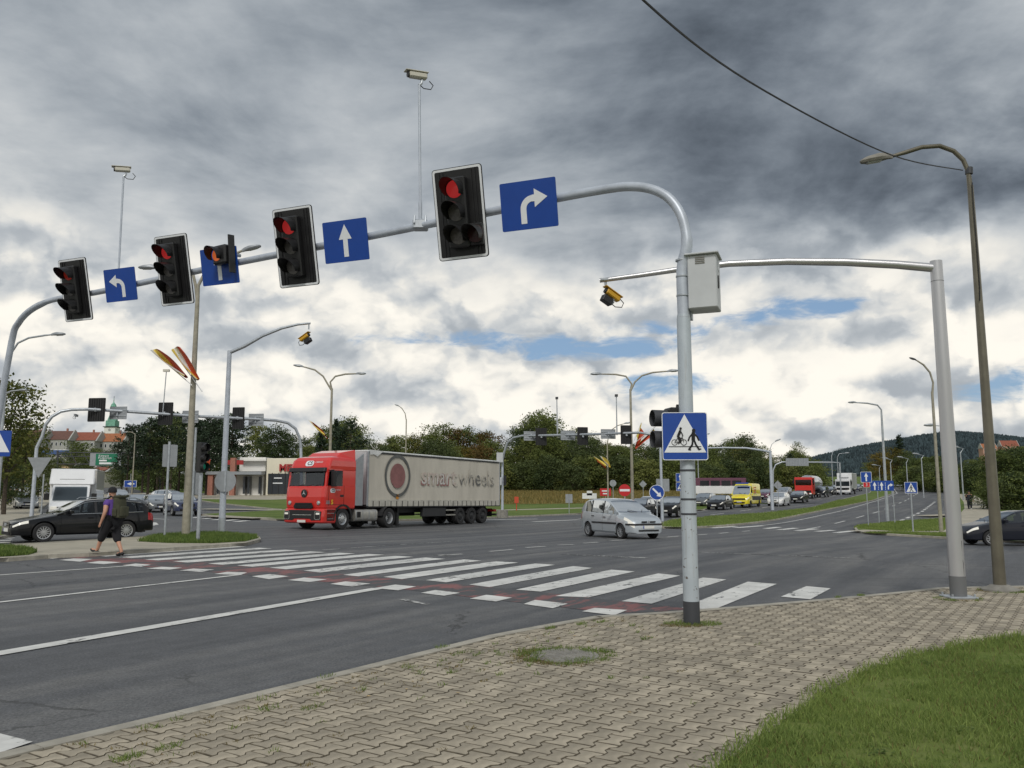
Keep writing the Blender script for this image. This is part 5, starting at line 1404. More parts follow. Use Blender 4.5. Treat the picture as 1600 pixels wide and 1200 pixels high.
def pchip(pts, x):
    n = len(pts)
    if x <= pts[0][0]: return pts[0][1]
    if x >= pts[-1][0]: return pts[-1][1]
    for i in range(n - 1):
        if pts[i][0] <= x <= pts[i + 1][0]: break
    def slope(k):
        if k == 0: return (pts[1][1] - pts[0][1]) / (pts[1][0] - pts[0][0])
        if k == n - 1: return (pts[-1][1] - pts[-2][1]) / (pts[-1][0] - pts[-2][0])
        a_ = (pts[k][1] - pts[k - 1][1]) / (pts[k][0] - pts[k - 1][0]); b_ = (pts[k + 1][1] - pts[k][1]) / (pts[k + 1][0] - pts[k][0])
        return 0 if a_ * b_ <= 0 else 2 * a_ * b_ / (a_ + b_)
    h = pts[i + 1][0] - pts[i][0]; t = (x - pts[i][0]) / h
    return (pts[i][1] * (2 * t ** 3 - 3 * t * t + 1) + h * slope(i) * (t ** 3 - 2 * t * t + t) + pts[i + 1][1] * (3 * t * t - 2 * t ** 3) + h * slope(i + 1) * (t ** 3 - t * t))
def lerp_list(pts, x):
    if x <= pts[0][0]: return pts[0][1]
    for (a_, b_) in zip(pts[:-1], pts[1:]):
        if x <= b_[0]: return a_[1] + (b_[1] - a_[1]) * (x - a_[0]) / (b_[0] - a_[0])
    return pts[-1][1]

def wheel(parent, x, y, r, w, side, rimm='rim_alu', spokes=10, hub=None):
    """side +1: outer face toward +y"""
    M = Matrix.Translation((x, y, r)) @ Matrix.Rotation(R(-90 * side), 4, 'X')
    q = r * .66
    b = MB(); b.lathe([(q, -w / 2), (r * .93, -w / 2), (r, -w * .36), (r, w * .36), (r * .93, w / 2), (q * 1.02, w / 2), (q, w * .40)], 26, M, cap=False)
    wo = b.build('wheel', 'rubber', parent, smooth=True)
    b = MB(); b.lathe([(q * 1.0, w * .44), (q * .93, w * .40), (q * .90, w * .22), (.001, w * .20)], 24, M, cap=False); b.build('brake_disc', 'disc', wo, smooth=True)
    b = MB(); b.lathe([(q * 1.01, w * .2), (q * 1.01, w * .47), (q * .90, w * .44), (q * .90, w * .2)], 26, M, cap=False)
    for k in range(spokes):
        a_ = 2 * math.pi * k / spokes; M2 = M @ Matrix.Rotation(a_, 4, 'Z')
        b.hexa([(q * .16, -q * .10, w * .30), (q * .93, -q * .065, w * .30), (q * .93, q * .065, w * .30), (q * .16, q * .10, w * .30)], [(q * .16, -q * .09, w * .43), (q * .93, -q * .05, w * .42), (q * .93, q * .05, w * .42), (q * .16, q * .09, w * .43)], M2)
    b.lathe([(q * .22, w * .3), (q * .22, w * .45), (.001, w * .46)], 14, M, cap=False)
    b.build('rim', rimm, wo, smooth=True)
    return wo

def make_car(name, S, paintm, label=None, cat='car', group=None, glass='car_glass', seats=True, lights_on=True):
    """S: dict with lengths in metres; x = 0 at the front bumper, car built pointing +x with origin under its middle"""
    root = empty(name, (0, 0, 0), 0, label, cat, group)
    L, W, H = S['L'], S['W'], S['H']; hw = W / 2; wr = S.get('wr', .32); xf, xr = S['xf'], S['xr']; sill = S.get('sill', .23)
    top, belt = S['top'], S['belt']; roofw = S.get('roofw', .76); t1, t2, t3, t4 = S['screen']      # cowl, roof front, roof rear, rear deck (or tail)
    plan = S.get('plan', [(0, .70), (.06, .80), (.2, .895), (.5, .965), (1.0, 1.0), (L - 1.0, 1.0), (L - .4, .965), (L - .12, .90), (L, .80)])
    pill = S['pillars']      # list of (x0, x1) side-window openings at belt
    doors = S.get('doors', [])
    ts = set([i * L / 40 for i in range(41)] + [.03, .07, .12, .2, .3, L - .03, L - .08, L - .16, t1, t2, t3, t4] + [p for a_ in pill for p in a_] + [p for a_ in doors for p in a_])
    ra = wr + .055
    for xc in (xf, xr): ts |= set(xc + ra * math.cos(R(a_)) for a_ in range(0, 181, 15))
    ts = sorted(t for t in ts if 0 <= t <= L)
    tt = [ts[0]]
    for t in ts[1:]:
        if t - tt[-1] > .012: tt.append(t)
    ts = tt
    hl = S.get('hl', (.03, .42)); tl = S.get('tl', .24)
    rows = [0, .09, .34, .60, .82, 1.0]
    def section(t):
        w = hw * lerp_list(plan, t); zb = sill + max(0, .10 * (1 - t / .5)) * 0 + (S.get('nose_lift', .02) if t < .3 else 0) + (.06 if t > L - .35 else 0)
        arch = 0
        for xc in (xf, xr):
            d = abs(t - xc)
            if d < ra: arch = max(arch, wr + math.sqrt(max(0, ra * ra - d * d)))
        be = pchip(belt, t); zt_ = pchip(top, t)
        be = min(be, zt_ - .005)
        pts = []
        bul = [-.055, -.012, 0, .0, -.012, -.045]
        for k, f in enumerate(rows):
            z = zb + (be - zb) * f
            if z < arch: z = min(arch, be - .05) + .002 * k
            pts.append((w + bul[k], z))
        # greenhouse or hood
        gh = max(0., min(1., (zt_ - be) / .38)) if t1 - .02 < t < t4 + .02 else 0.
        wt = hw * (roofw + (1 - roofw) * .0)
        h_ = zt_ - be
        we = w - .055
        wtop = we - (we - wt) * min(1, max(0, h_) / (H - pchip(belt, (t2 + t3) / 2)))
        if t < t1 or t > t4:
            wtop = we * .93
        if t1 <= t <= t4 and h_ > .01:
            pts += [(we - .012, be + .012), (wtop + .035, be + h_ * .86), (wtop - .02, be + h_ * .955), (wtop * .62, zt_ - .012), (0, zt_)]
        else:
            pts += [(we - .012, be + .2 * h_), (we * .93, be + .45 * h_), (we * .86, be + .7 * h_), (we * .5, be + .93 * h_), (0, zt_)]
        return pts
    secs = [section(t) for t in ts]; nr = len(secs[0]); parts = {}
    def addf(key, pts_):
        parts.setdefault(key, MB()).add(pts_, [tuple(range(len(pts_)))])
    X = lambda t: L / 2 - t
    for i in range(len(ts) - 1):
        ta, tb = ts[i], ts[i + 1]; tm = (ta + tb) / 2
        for s_ in (1, -1):
            for k in range(nr - 1):
                a_, b_, c_, d_ = secs[i][k], secs[i][k + 1], secs[i + 1][k + 1], secs[i + 1][k]
                q = [(X(ta), s_ * a_[0], a_[1]), (X(ta), s_ * b_[0], b_[1]), (X(tb), s_ * c_[0], c_[1]), (X(tb), s_ * d_[0], d_[1])]
                if s_ < 0: q = q[::-1]
                key = ('body', 0, 0)
                if k == 6 and t1 < tm < t4:
                    for wi, (p0, p1) in enumerate(pill):
                        if p0 <= tm <= p1: key = ('side_window', wi, s_)
                    if key[0] == 'body' and t1 + .1 < tm < t4 and S.get('blackpillar', True) and pill and pill[0][0] < tm < pill[-1][1]: key = ('pillar', 0, s_)
                elif k >= 8 and t1 <= tm <= t2: key = ('windscreen', 0, 0)
                elif k >= 8 and t3 <= tm <= t4 and S.get('rear_glass', True): key = ('rear_window', 0, 0)
                elif k == 4 and hl[0] <= tm <= hl[1] or k == 3 and S.get('deep_hl') and hl[0] <= tm <= hl[1] - .2: key = ('headlight', 0, s_)
                elif k in S.get('tlrows', (3, 4)) and tm >= L - tl: key = ('tail_light', 0, s_)
                elif k <= 4:
                    for di, (p0, p1) in enumerate(doors):
                        if p0 <= tm <= p1: key = ('door', di, s_)
                    if k == 0: key = ('sill_trim', 0, 0) if S.get('trim', True) else key
                addf(key, q)
    for t, rev in ((0, False), (-1, True)):
        sc_ = secs[t]; x = X(ts[t])
        for k in range(nr - 1):
            a_, b_ = sc_[k], sc_[k + 1]
            q = [(x, a_[0], a_[1]), (x, b_[0], b_[1]), (x, -b_[0], b_[1]), (x, -a_[0], a_[1])]
            if not rev: q = q[::-1]
            addf(('body', 0, 0), q)
    mats = {'body': paintm, 'door': paintm, 'side_window': glass, 'windscreen': 'screen_glass' if glass == 'clear_glass' else glass, 'rear_window': 'car_glass', 'headlight': 'head_lens' if lights_on else 'head_off', 'tail_light': 'tail_lens', 'sill_trim': 'trim_dark' if S.get('dark_sill') else paintm, 'pillar': 'trim_dark'}
    for key, b in parts.items():
        me = b; o = None
        nm = key[0]
        # merge doubles so that shading is smooth
        m_ = bpy.data.meshes.new(nm); m_.from_pydata([tuple(v) for v in b.v], [], b.f); bm = bmesh.new(); bm.from_mesh(m_); bmesh.ops.remove_doubles(bm, verts=bm.verts, dist=.0015)
        bmesh.ops.dissolve_degenerate(bm, edges=bm.edges, dist=.0005)
        if nm == 'door':   # leave a shut line round the door
            for v in bm.verts:
                if v.is_boundary:
                    x0, x1 = X(doors[key[1]][0]), X(doors[key[1]][1]); cx = (x0 + x1) / 2; v.co.x += .007 * (1 if v.co.x < cx else -1)
        bm.to_mesh(m_); bm.free(); m_.shade_smooth()
        try: m_.set_sharp_from_angle(angle=R(42))
        except Exception: pass
        mm = mats[nm]; m_.materials.append(MATS[mm]); link(bpy.data.objects.new(nm, m_), root)
    # inside: dark floor pan, seats
    inn = MB(); inn.box((0, 0, sill + .14), (L - .5, W - .46, .26)); inn.box((X((t1 + t4) / 2), 0, .52), (t4 - t1 - .5, W - .34, .10)); 
    inn.box((X(t1 * .5 + .15), 0, .5), (t1 - .35, W - .46, .28)); inn.box((X((t4 + L) / 2 - .1), 0, .52), (max(.2, L - t4 - .1), W - .5, .3))
    for xc in (xf, xr): pass
    inn.build('floor_pan', 'black_matt', root)
    if seats:
        for sy in (-1, 1):
            x_ = X(t2 + .45)
            b = MB(); b.box((x_ + .1, sy * .36, .66), (.5, .46, .16)); b.box((x_ - .18, sy * .36, .95), (.14, .46, .56), Matrix.Identity(4)); b.box((x_ - .21, sy * .36, 1.28), (.10, .26, .16)); b.build('seat', 'interior', root, bevel=.03)
        b = MB(); b.box((X(t3 - .55) , 0, .66), (.5, W - .5, .16)); b.box((X(t3 - .3), 0, .93), (.14, W - .5, .5)); b.build('rear_seat', 'interior', root, bevel=.03)
        b = MB(); b.box((X(t1 + .38), 0, .82), (.42, W - .4, .14)); b.build('dashboard', 'interior', root, bevel=.03)
    for xc in (xf, xr):
        for s_ in (1, -1): wheel(root, X(xc), s_ * (hw - .115), wr, .205, s_, S.get('rim', 'rim_alu'), S.get('spokes', 10))
    # mirrors, plate, grille, bumper slot, handles
    be = pchip(belt, t1 + .45)
    for s_ in (1, -1):
        b = MB(); b.box((X(t1 + .42), s_ * (hw + .07), be + .09), (.11, .19, .13)); b.build('mirror', S.get('mirror', paintm), root, bevel=.03, seg=2)
    zb0 = pchip(belt, .05)
    wf = hw * plan[0][1]
    if S.get('plate', True):
        b = MB(); b.box((L / 2 + .012, 0, S.get('plate_z', .42)), (.02, .52, .115)); p = b.build('number_plate', 'plate', root, bevel=.004)
        MB().box((L / 2 + .0235, -.24, S.get('plate_z', .42)), (.003, .04, .11)).build('country_band', 'plate_blue', p)
    for g_ in S.get('grilles', [(.60, .9, .07)]):
        z, w_, h_ = g_[:3]; yo = g_[3] if len(g_) > 3 else 0
        b = MB(); b.prism(rrect(w_, h_, min(.03, h_ * .3)), -.02, .0, Matrix.Translation((L / 2, yo, z)) @ Matrix.Rotation(R(90), 4, 'Z')); gr = b.build('grille', 'black_matt', root)
        if h_ > .12:
            for k in range(3): MB().box((L / 2 + .024, yo, z - h_ * .3 + k * h_ * .3), (.008, w_ * .92, .012)).build('grille_bar', 'chrome' if S.get('chromebars') else 'trim_dark', gr)
    for di, (p0, p1) in enumerate(doors):
        for s_ in (1, -1):
            zz = pchip(belt, p1 - .2) - .13; b = MB(); b.box((X(p1 - .16), s_ * (hw * lerp_list(plan, p1) + .004), zz), (.19, .03, .032)); b.build('door_handle', S.get('handle', paintm), root, bevel=.008)
    for st in S.get('strips', []):       # side rubbing strips (x0, x1, z)
        for s_ in (1, -1):
            b = MB(); b.box((X((st[0] + st[1]) / 2), s_ * (hw + .004), st[2]), (st[1] - st[0], .02, .07)); b.build('side_strip', 'trim_dark', root, bevel=.006)
    if S.get('front_strip'):
        z = S['front_strip']; b = MB()
        pl = [(0, .70), (.07, .815), (.2, .90), (.42, .96)]
        pts = [(X(t), -hw * lerp_list(plan, t) - .004, z) for t in (.42, .2, .07, .0)]; pts += [(p[0], -p[1], z) for p in pts[::-1]]
        for a_, b_ in zip(pts[:-1], pts[1:]):
            d = Vector(b_) - Vector(a_); M = Matrix.Translation((Vector(a_) + Vector(b_)) / 2) @ Matrix.Rotation(math.atan2(d.y, d.x), 4, 'Z'); b.box((0, 0, 0), (d.length + .01, .03, .07), M)
        b.build('bumper_strip', 'trim_dark', root)
    if S.get('rails'):
        for s_ in (1, -1):
            b = MB(); b.tube([(X(t2 + .1), s_ * hw * (roofw - .03), H - .01), (X(t2 + .2), s_ * hw * (roofw - .03), H + .05), (X(t3 - .2), s_ * hw * (roofw - .03), H + .03), (X(t3), s_ * hw * (roofw - .03), H - .04)], .016, 8); b.build('roof_rail', 'chrome', root)
    if S.get('chromewin'):
        for s_ in (1, -1):
            b = MB(); ps = []
            for t in [pill[0][0] + (pill[-1][1] - pill[0][0]) * k / 24 for k in range(25)]:
                sc_ = section(t); ps.append((X(t), s_ * (sc_[5][0] + .002), sc_[5][1] + .012))
            b.tube(ps, .011, 6)
            ps = []
            for t in [pill[0][0] + .05 + (pill[-1][1] - pill[0][0] - .1) * k / 24 for k in range(25)]:
                sc_ = section(t); ps.append((X(t), s_ * (sc_[7][0] + .006), sc_[7][1]))
            b.tube(ps, .010, 6); b.build('window_trim', 'chrome', root, smooth=True)
    for sy in (-1, 1):
        if S.get('fog'):
            b = MB(); b.lathe([(.055, 0), (.05, .02), (.001, .022)], 14, Matrix.Translation((L / 2 - .07, sy * hw * .72, S['fog'])) @ Matrix.Rotation(R(90), 4, 'Y') @ Matrix.Rotation(R(sy * -22), 4, 'X')); b.build('fog_lamp', 'head_off', root, smooth=True)
    for sy in (-1, 1): MB().tube([(X(t1 - .02), sy * .1 + .2, pchip(top, t1) + .012), (X(t1 + .16), sy * .35 + .1, pchip(top, t1 + .16) + .02)], .010, 6).build('wiper', 'black_matt', root)
    return root
def put(o, x, y, h, dz=0.):
    o.location = (x, y, zt(x, y) + .006 + dz); o.rotation_euler = (0, 0, math.atan2(h[1], h[0])); return o

SP = {}
SP['wagon'] = dict(L=4.55, W=1.77, H=1.43, xf=.92, xr=3.57, wr=.325, spokes=13, top=[(0, .58), (.05, .66), (.3, .74), (.8, .83), (1.25, .92), (1.42, .97), (1.9, 1.22), (2.25, 1.385), (2.8, 1.43), (3.5, 1.415), (4.0, 1.36), (4.18, 1.30), (4.42, 1.02), (4.5, .92), (4.55, .80)],
    belt=[(0, .55), (.3, .70), (1.0, .82), (1.6, .90), (3.0, .93), (4.2, .95), (4.5, .90), (4.55, .78)], screen=(1.30, 2.2, 4.12, 4.44), pillars=[(1.72, 2.50), (2.58, 3.36), (3.44, 4.14)], doors=[(1.42, 2.52), (2.54, 3.30)], roofw=.70,
    grilles=[(.60, .78, .17), (.31, 1.0, .10)], plate_z=.42, chromebars=True, rails=True, chromewin=True, hl=(.05, .42), handle='paint_black')
SP['mpv'] = dict(L=4.17, W=1.70, H=1.62, xf=.80, xr=3.38, wr=.30, spokes=9, top=[(0, .62), (.05, .72), (.25, .86), (.7, 1.0), (.98, 1.07), (1.4, 1.30), (1.85, 1.53), (2.2, 1.60), (2.8, 1.625), (3.4, 1.58), (3.75, 1.50), (3.98, 1.25), (4.10, 1.02), (4.17, .85)],
    belt=[(0, .58), (.2, .76), (.6, .90), (1.1, .96), (2.5, 1.00), (3.6, 1.04), (4.0, 1.04), (4.17, .82)], screen=(.96, 1.86, 3.72, 4.08), pillars=[(1.34, 2.12), (2.22, 3.08), (3.18, 3.66)], doors=[(1.10, 2.14), (2.16, 3.08)], roofw=.74,
    grilles=[(.70, .26, .055, .20), (.70, .26, .055, -.20), (.36, .95, .06)], plate_z=.49, strips=[(1.05, 3.0, .62)], front_strip=.60, hl=(.05, .55), deep_hl=True, fog=.36, handle='trim_dark', tlrows=(3, 4), rim='paint_midsilver', mirror='paint_silver')
SP['hatch'] = dict(L=4.45, W=1.79, H=1.48, xf=.92, xr=3.55, wr=.32, spokes=9, top=[(0, .58), (.05, .67), (.3, .80), (.8, .92), (1.15, 1.00), (1.6, 1.20), (2.1, 1.41), (2.5, 1.475), (3.0, 1.48), (3.6, 1.42), (3.95, 1.32), (4.25, 1.08), (4.38, .98), (4.45, .80)],
    belt=[(0, .56), (.25, .74), (.9, .90), (1.5, .95), (3.0, 1.0), (4.1, 1.03), (4.35, .96), (4.45, .78)], screen=(1.10, 2.12, 3.85, 4.30), pillars=[(1.55, 2.42), (2.52, 3.35), (3.42, 3.80)], doors=[(1.28, 2.44), (2.46, 3.30)], roofw=.72, grilles=[(.58, .5, .08), (.34, 1.0, .14)], plate_z=.46)
SP['sedan'] = dict(L=4.55, W=1.78, H=1.44, xf=.90, xr=3.55, wr=.32, spokes=8, top=[(0, .58), (.05, .67), (.3, .78), (.9, .90), (1.25, .97), (1.7, 1.2), (2.15, 1.39), (2.6, 1.44), (3.2, 1.40), (3.6, 1.24), (3.95, 1.07), (4.4, 1.03), (4.5, .96), (4.55, .80)],
    belt=[(0, .55), (.25, .72), (1.0, .86), (1.6, .92), (3.0, .96), (3.9, .98), (4.45, .95), (4.55, .78)], screen=(1.20, 2.14, 3.2, 3.95), pillars=[(1.65, 2.45), (2.55, 3.3)], doors=[(1.36, 2.47), (2.49, 3.35)], roofw=.70, grilles=[(.58, .7, .13), (.33, 1.0, .12)], plate_z=.44)
SP['suv'] = dict(L=4.5, W=1.84, H=1.66, xf=.90, xr=3.55, wr=.355, sill=.30, spokes=6, top=[(0, .72), (.05, .84), (.3, .98), (.9, 1.07), (1.2, 1.12), (1.6, 1.35), (2.0, 1.57), (2.5, 1.655), (3.2, 1.65), (3.9, 1.56), (4.2, 1.32), (4.42, 1.10), (4.5, .9)],
    belt=[(0, .70), (.25, .92), (1.0, 1.03), (1.6, 1.07), (3.0, 1.1), (4.2, 1.15), (4.42, 1.06), (4.5, .88)], screen=(1.14, 2.04, 3.86, 4.36), pillars=[(1.5, 2.4), (2.5, 3.3), (3.4, 3.85)], doors=[(1.3, 2.42), (2.44, 3.3)], roofw=.76, grilles=[(.76, .9, .2), (.42, 1.1, .14)], plate_z=.52, dark_sill=True)
SP['van'] = dict(L=5.6, W=2.0, H=2.55, xf=.95, xr=4.55, wr=.35, sill=.30, spokes=6, top=[(0, .80), (.04, .95), (.2, 1.12), (.7, 1.30), (.85, 1.36), (1.3, 1.85), (1.65, 2.22), (1.95, 2.42), (2.4, 2.53), (3.4, 2.55), (5.3, 2.52), (5.5, 2.40), (5.6, 2.1)],
    belt=[(0, .78), (.2, 1.0), (.7, 1.16), (1.4, 1.28), (5.4, 1.30), (5.6, 1.25)], screen=(.84, 1.72, 5.35, 5.45), pillars=[(1.15, 1.98)], doors=[(1.05, 2.02), (2.2, 3.3)], roofw=.86, grilles=[(.86, 1.3, .16), (.48, 1.2, .16)], plate_z=.56, rear_glass=False, blackpillar=False, dark_sill=True, rim='trim_dark',
    plan=[(0, .74), (.06, .83), (.2, .91), (.5, .97), (1.0, 1.0), (5.2, 1.0), (5.45, .985), (5.55, .97), (5.6, .95)])

# black estate driving off to the left
h_ = Vector((-.72, -.69)).normalized()
audi = make_car('estate_car', SP['wagon'], 'paint_black', 'black estate car with silver multi spoke wheels driving behind the walking man')
put(audi, -15.25, 29.75, h_)
for k in range(4): MB().lathe([(.042, -.008), (.050, 0), (.042, .008), (.034, 0), (.042, -.008)], 16, Matrix.Translation((4.55 / 2 + .035, (k - 1.5) * .066, .60)) @ Matrix.Rotation(R(90), 4, 'Y'), cap=False).build('emblem_ring', 'chrome', audi)
b = MB(); o_, i_ = rrect(.82, .21, .04), rrect(.76, .155, .03); n_ = len(o_)
b.add([(0, p[0], p[1]) for p in o_] + [(0, p[0], p[1]) for p in i_], [(j, (j + 1) % n_, n_ + (j + 1) % n_, n_ + j) for j in range(n_)], Matrix.Translation((4.55 / 2 + .024, 0, .60))); b.build('grille_surround', 'chrome', audi)
# silver people carrier
h_ = Vector((.42, -.907)).normalized()
sil = make_car('people_carrier', SP['mpv'], 'paint_silver', 'silver people carrier with headlights on crossing the junction', glass='clear_glass')
put(sil, 4.55, 35.4, h_)
b = MB(); b.prism([(0, -.055), (.045, 0), (0, .055), (-.045, 0)], -.02, 0, Matrix.Translation((4.17 / 2 + .01, 0, .70)) @ Matrix.Rotation(R(90), 4, 'Z')); b.build('emblem', 'chrome', sil)
# dark hatchback at the right edge
pe = make_car('hatchback', SP['hatch'], 'paint_navy', 'dark navy hatchback leaving the view at the right edge', glass='clear_glass'); put(pe, 21.4, 36.2, (-1, .03))

# waiting traffic on the far approach, nose toward us
HA = (-.50, -.866)
protos = {}
def car(kind, pm, px, Y, label, h=HA, group='cars queueing on the far approach', lights=True, dy=0.):
    key = (kind, pm, lights)
    if key not in protos: o = protos[key] = make_car({'suv': 'suv', 'sedan': 'saloon_car', 'hatch': 'hatchback', 'wagon': 'estate_car', 'mpv': 'people_carrier', 'van': 'van'}.get(kind, 'car') if kind != 'suv' else 'off_roader', SP[kind], pm, label, 'car' if kind != 'van' else 'van', group, lights_on=lights)
    else: o = copy_tree(protos[key]); o['label'] = label
    if group: o['group'] = group
    x = (px - 800) / F * Y * (CT + .0) ; put(o, (px - 800) / (F * 1.0) * Y, Y, h); return o
car('suv', 'paint_black', 1050, 68, 'black off roader at the head of the far queue beside the keep right sign')
car('hatch', 'paint_white', 1012, 78, 'white car half hidden behind the silver people carrier')
car('sedan', 'paint_navy', 1000, 70, 'dark saloon just behind the silver people carrier')
car('hatch', 'paint_grey', 1098, 92, 'grey hatchback behind the near post in the far queue')
car('sedan', 'paint_black', 1122, 84, 'black saloon left of the yellow ambulance')
car('sedan', 'paint_purple', 1193, 118, 'dark red saloon behind the yellow ambulance')
car('hatch', 'paint_white', 1213, 93, 'white hatchback in front of the slim camera post')
car('mpv', 'paint_midsilver', 1222, 124, 'pale people carrier behind the white hatchback')
car('sedan', 'paint_black', 1244, 104, 'black saloon right of the white hatchback')
car('suv', 'paint_navy', 1279, 128, 'dark off roader just right of the red tanker lorry')
car('sedan', 'paint_black', 1292, 140, 'black saloon second right of the red tanker lorry')
car('suv', 'paint_black', 1305, 146, 'black off roader in front of the white box lorry')
car('hatch', 'paint_darkblue', 1334, 172, 'small dark hatchback at the tail of the far queue')
car('hatch', 'paint_white', 1456, 162, 'white car driving away up the right hand road', h=(.45, .89), group='cars driving away')
# left street
HL = (.56, -.83)
car('wagon', 'paint_black', 221, 72, 'dark car with a yellow roof bar in the left street', HL, 'cars waiting in the left street')
car('sedan', 'paint_grey', 249, 70, 'grey saloon in the left street', HL, 'cars waiting in the left street')
car('suv', 'paint_darkblue', 288, 62, 'dark blue off roader at the head of the left street', HL, 'cars waiting in the left street')
car('hatch', 'paint_white', 272, 92, 'white hatchback behind the dark blue off roader', (.9, -.3), 'cars waiting in the left street')
car('hatch', 'paint_midsilver', 147, 130, 'silver car far up the left street beside the box lorry', HL, 'cars waiting in the left street')
car('hatch', 'paint_grey', 153, 105, 'grey hatchback behind the white box lorry', HL, 'cars waiting in the left street')
car('mpv', 'paint_midsilver', 191, 84, 'silver people carrier behind the walking man', HL, 'cars waiting in the left street')
car('sedan', 'paint_midsilver', 48, 74, 'silver saloon left of the white box lorry', HL, 'cars waiting in the left street')
for k, (px, Y, pm) in enumerate(((14, 112, 'paint_grey'), (26, 118, 'paint_white'), (38, 124, 'paint_midsilver'), (47, 130, 'paint_black'))):
    car('hatch', pm, px, Y, ['grey', 'white', 'silver', 'black'][k] + ' parked car in the car park behind the left trees', (1, -.2), 'parked cars behind the left trees', False)

# ambulance
amb = car('van', 'paint_yellow', 1162, 90, 'yellow ambulance van with dark lower stripe in the far queue', group=None); amb['category'] = 'ambulance'; amb.name = 'ambulance'
for s_ in (1, -1):
    MB().box((-.6, s_ * 1.0, .95), (3.6, .02, .42)).build('side_stripe', 'trim_dark', amb)
    for k in range(3): MB().box((-.1 - k * .0, s_ * 1.0, 1.55 + k * .25), (.9, .02, .10)).build('lettering', 'paint_red', amb)
MB().box((1.3, 0, 2.50), (.25, 1.3, .14)).build('light_bar', 'plate_blue', amb, bevel=.03)
t_ = text_obj('lettering', 'AMBULANS', .2, 'paint_red', amb, (2.55, 0, 1.13), (R(62), 0, R(90)))

# ---- articulated lorry
HT = Vector((-.49, -.872)).normalized(); LT = Vector((-HT.y, HT.x))
mat('curtain', (.57, .535, .46), .75, scale=1.2, stretch=(1, 1, .25), c2=(.48, .45, .385)); mat('curtain_hem', (.46, .445, .39), .8, var=.15, scale=3)
m_paint('ghost_red', (.33, .16, .15), .53, (.53, .49, .42), 2.2); m_paint('ghost_dark', (.14, .14, .135), .52, (.50, .47, .405), 3.2); m_paint('ghost_white', (.60, .58, .55), .51, (.50, .42, .37), 2.4); m_paint('disc_red', (.27, .12, .115), .22, (.44, .36, .32), 1.2); m_paint('ring_dark', (.11, .115, .11), .30, (.24, .24, .22), 1.5)
mat('trailer_dark', (.02, .021, .023), .6); mat('fuel_tank', (.40, .39, .36), .35, .6, var=.12, scale=4); mat('white_roof', (.62, .63, .62), .6, var=.1, scale=2)
def big_wheel(parent, x, y, side, r=.50, w=.32, rimm='rim_alu', deep=False):
    M = Matrix.Translation((x, y, r)) @ Matrix.Rotation(R(-90 * side), 4, 'X'); q = r * .58
    b = MB(); b.lathe([(q, -w / 2), (r * .95, -w / 2), (r, -w * .38), (r, w * .38), (r * .95, w / 2), (q * 1.05, w / 2), (q, w * .42)], 30, M, cap=False); wo = b.build('wheel', 'rubber', parent, smooth=True)
    b = MB()
    if deep: b.lathe([(q * 1.02, w * .46), (q * .9, w * .40), (q * .80, -.02), (q * .35, -.02), (q * .33, w * .10), (.001, w * .11)], 24, M, cap=False)
    else: b.lathe([(q * 1.02, w * .46), (q * .92, w * .36), (q * .75, w * .30), (q * .55, w * .48), (q * .32, w * .50), (q * .30, w * .58), (.001, w * .60)], 24, M, cap=False)
    rm = b.build('rim', rimm, wo, smooth=True)
    for k in range(10):
        a_ = 2 * math.pi * k / 10; MB().tube([(q * .62 * math.cos(a_), q * .62 * math.sin(a_), w * .30 if not deep else 0), (q * .62 * math.cos(a_), q * .62 * math.sin(a_), w * .50 if not deep else .04)], .022, 6, M).build('nut', 'trim_dark', rm)
    return wo
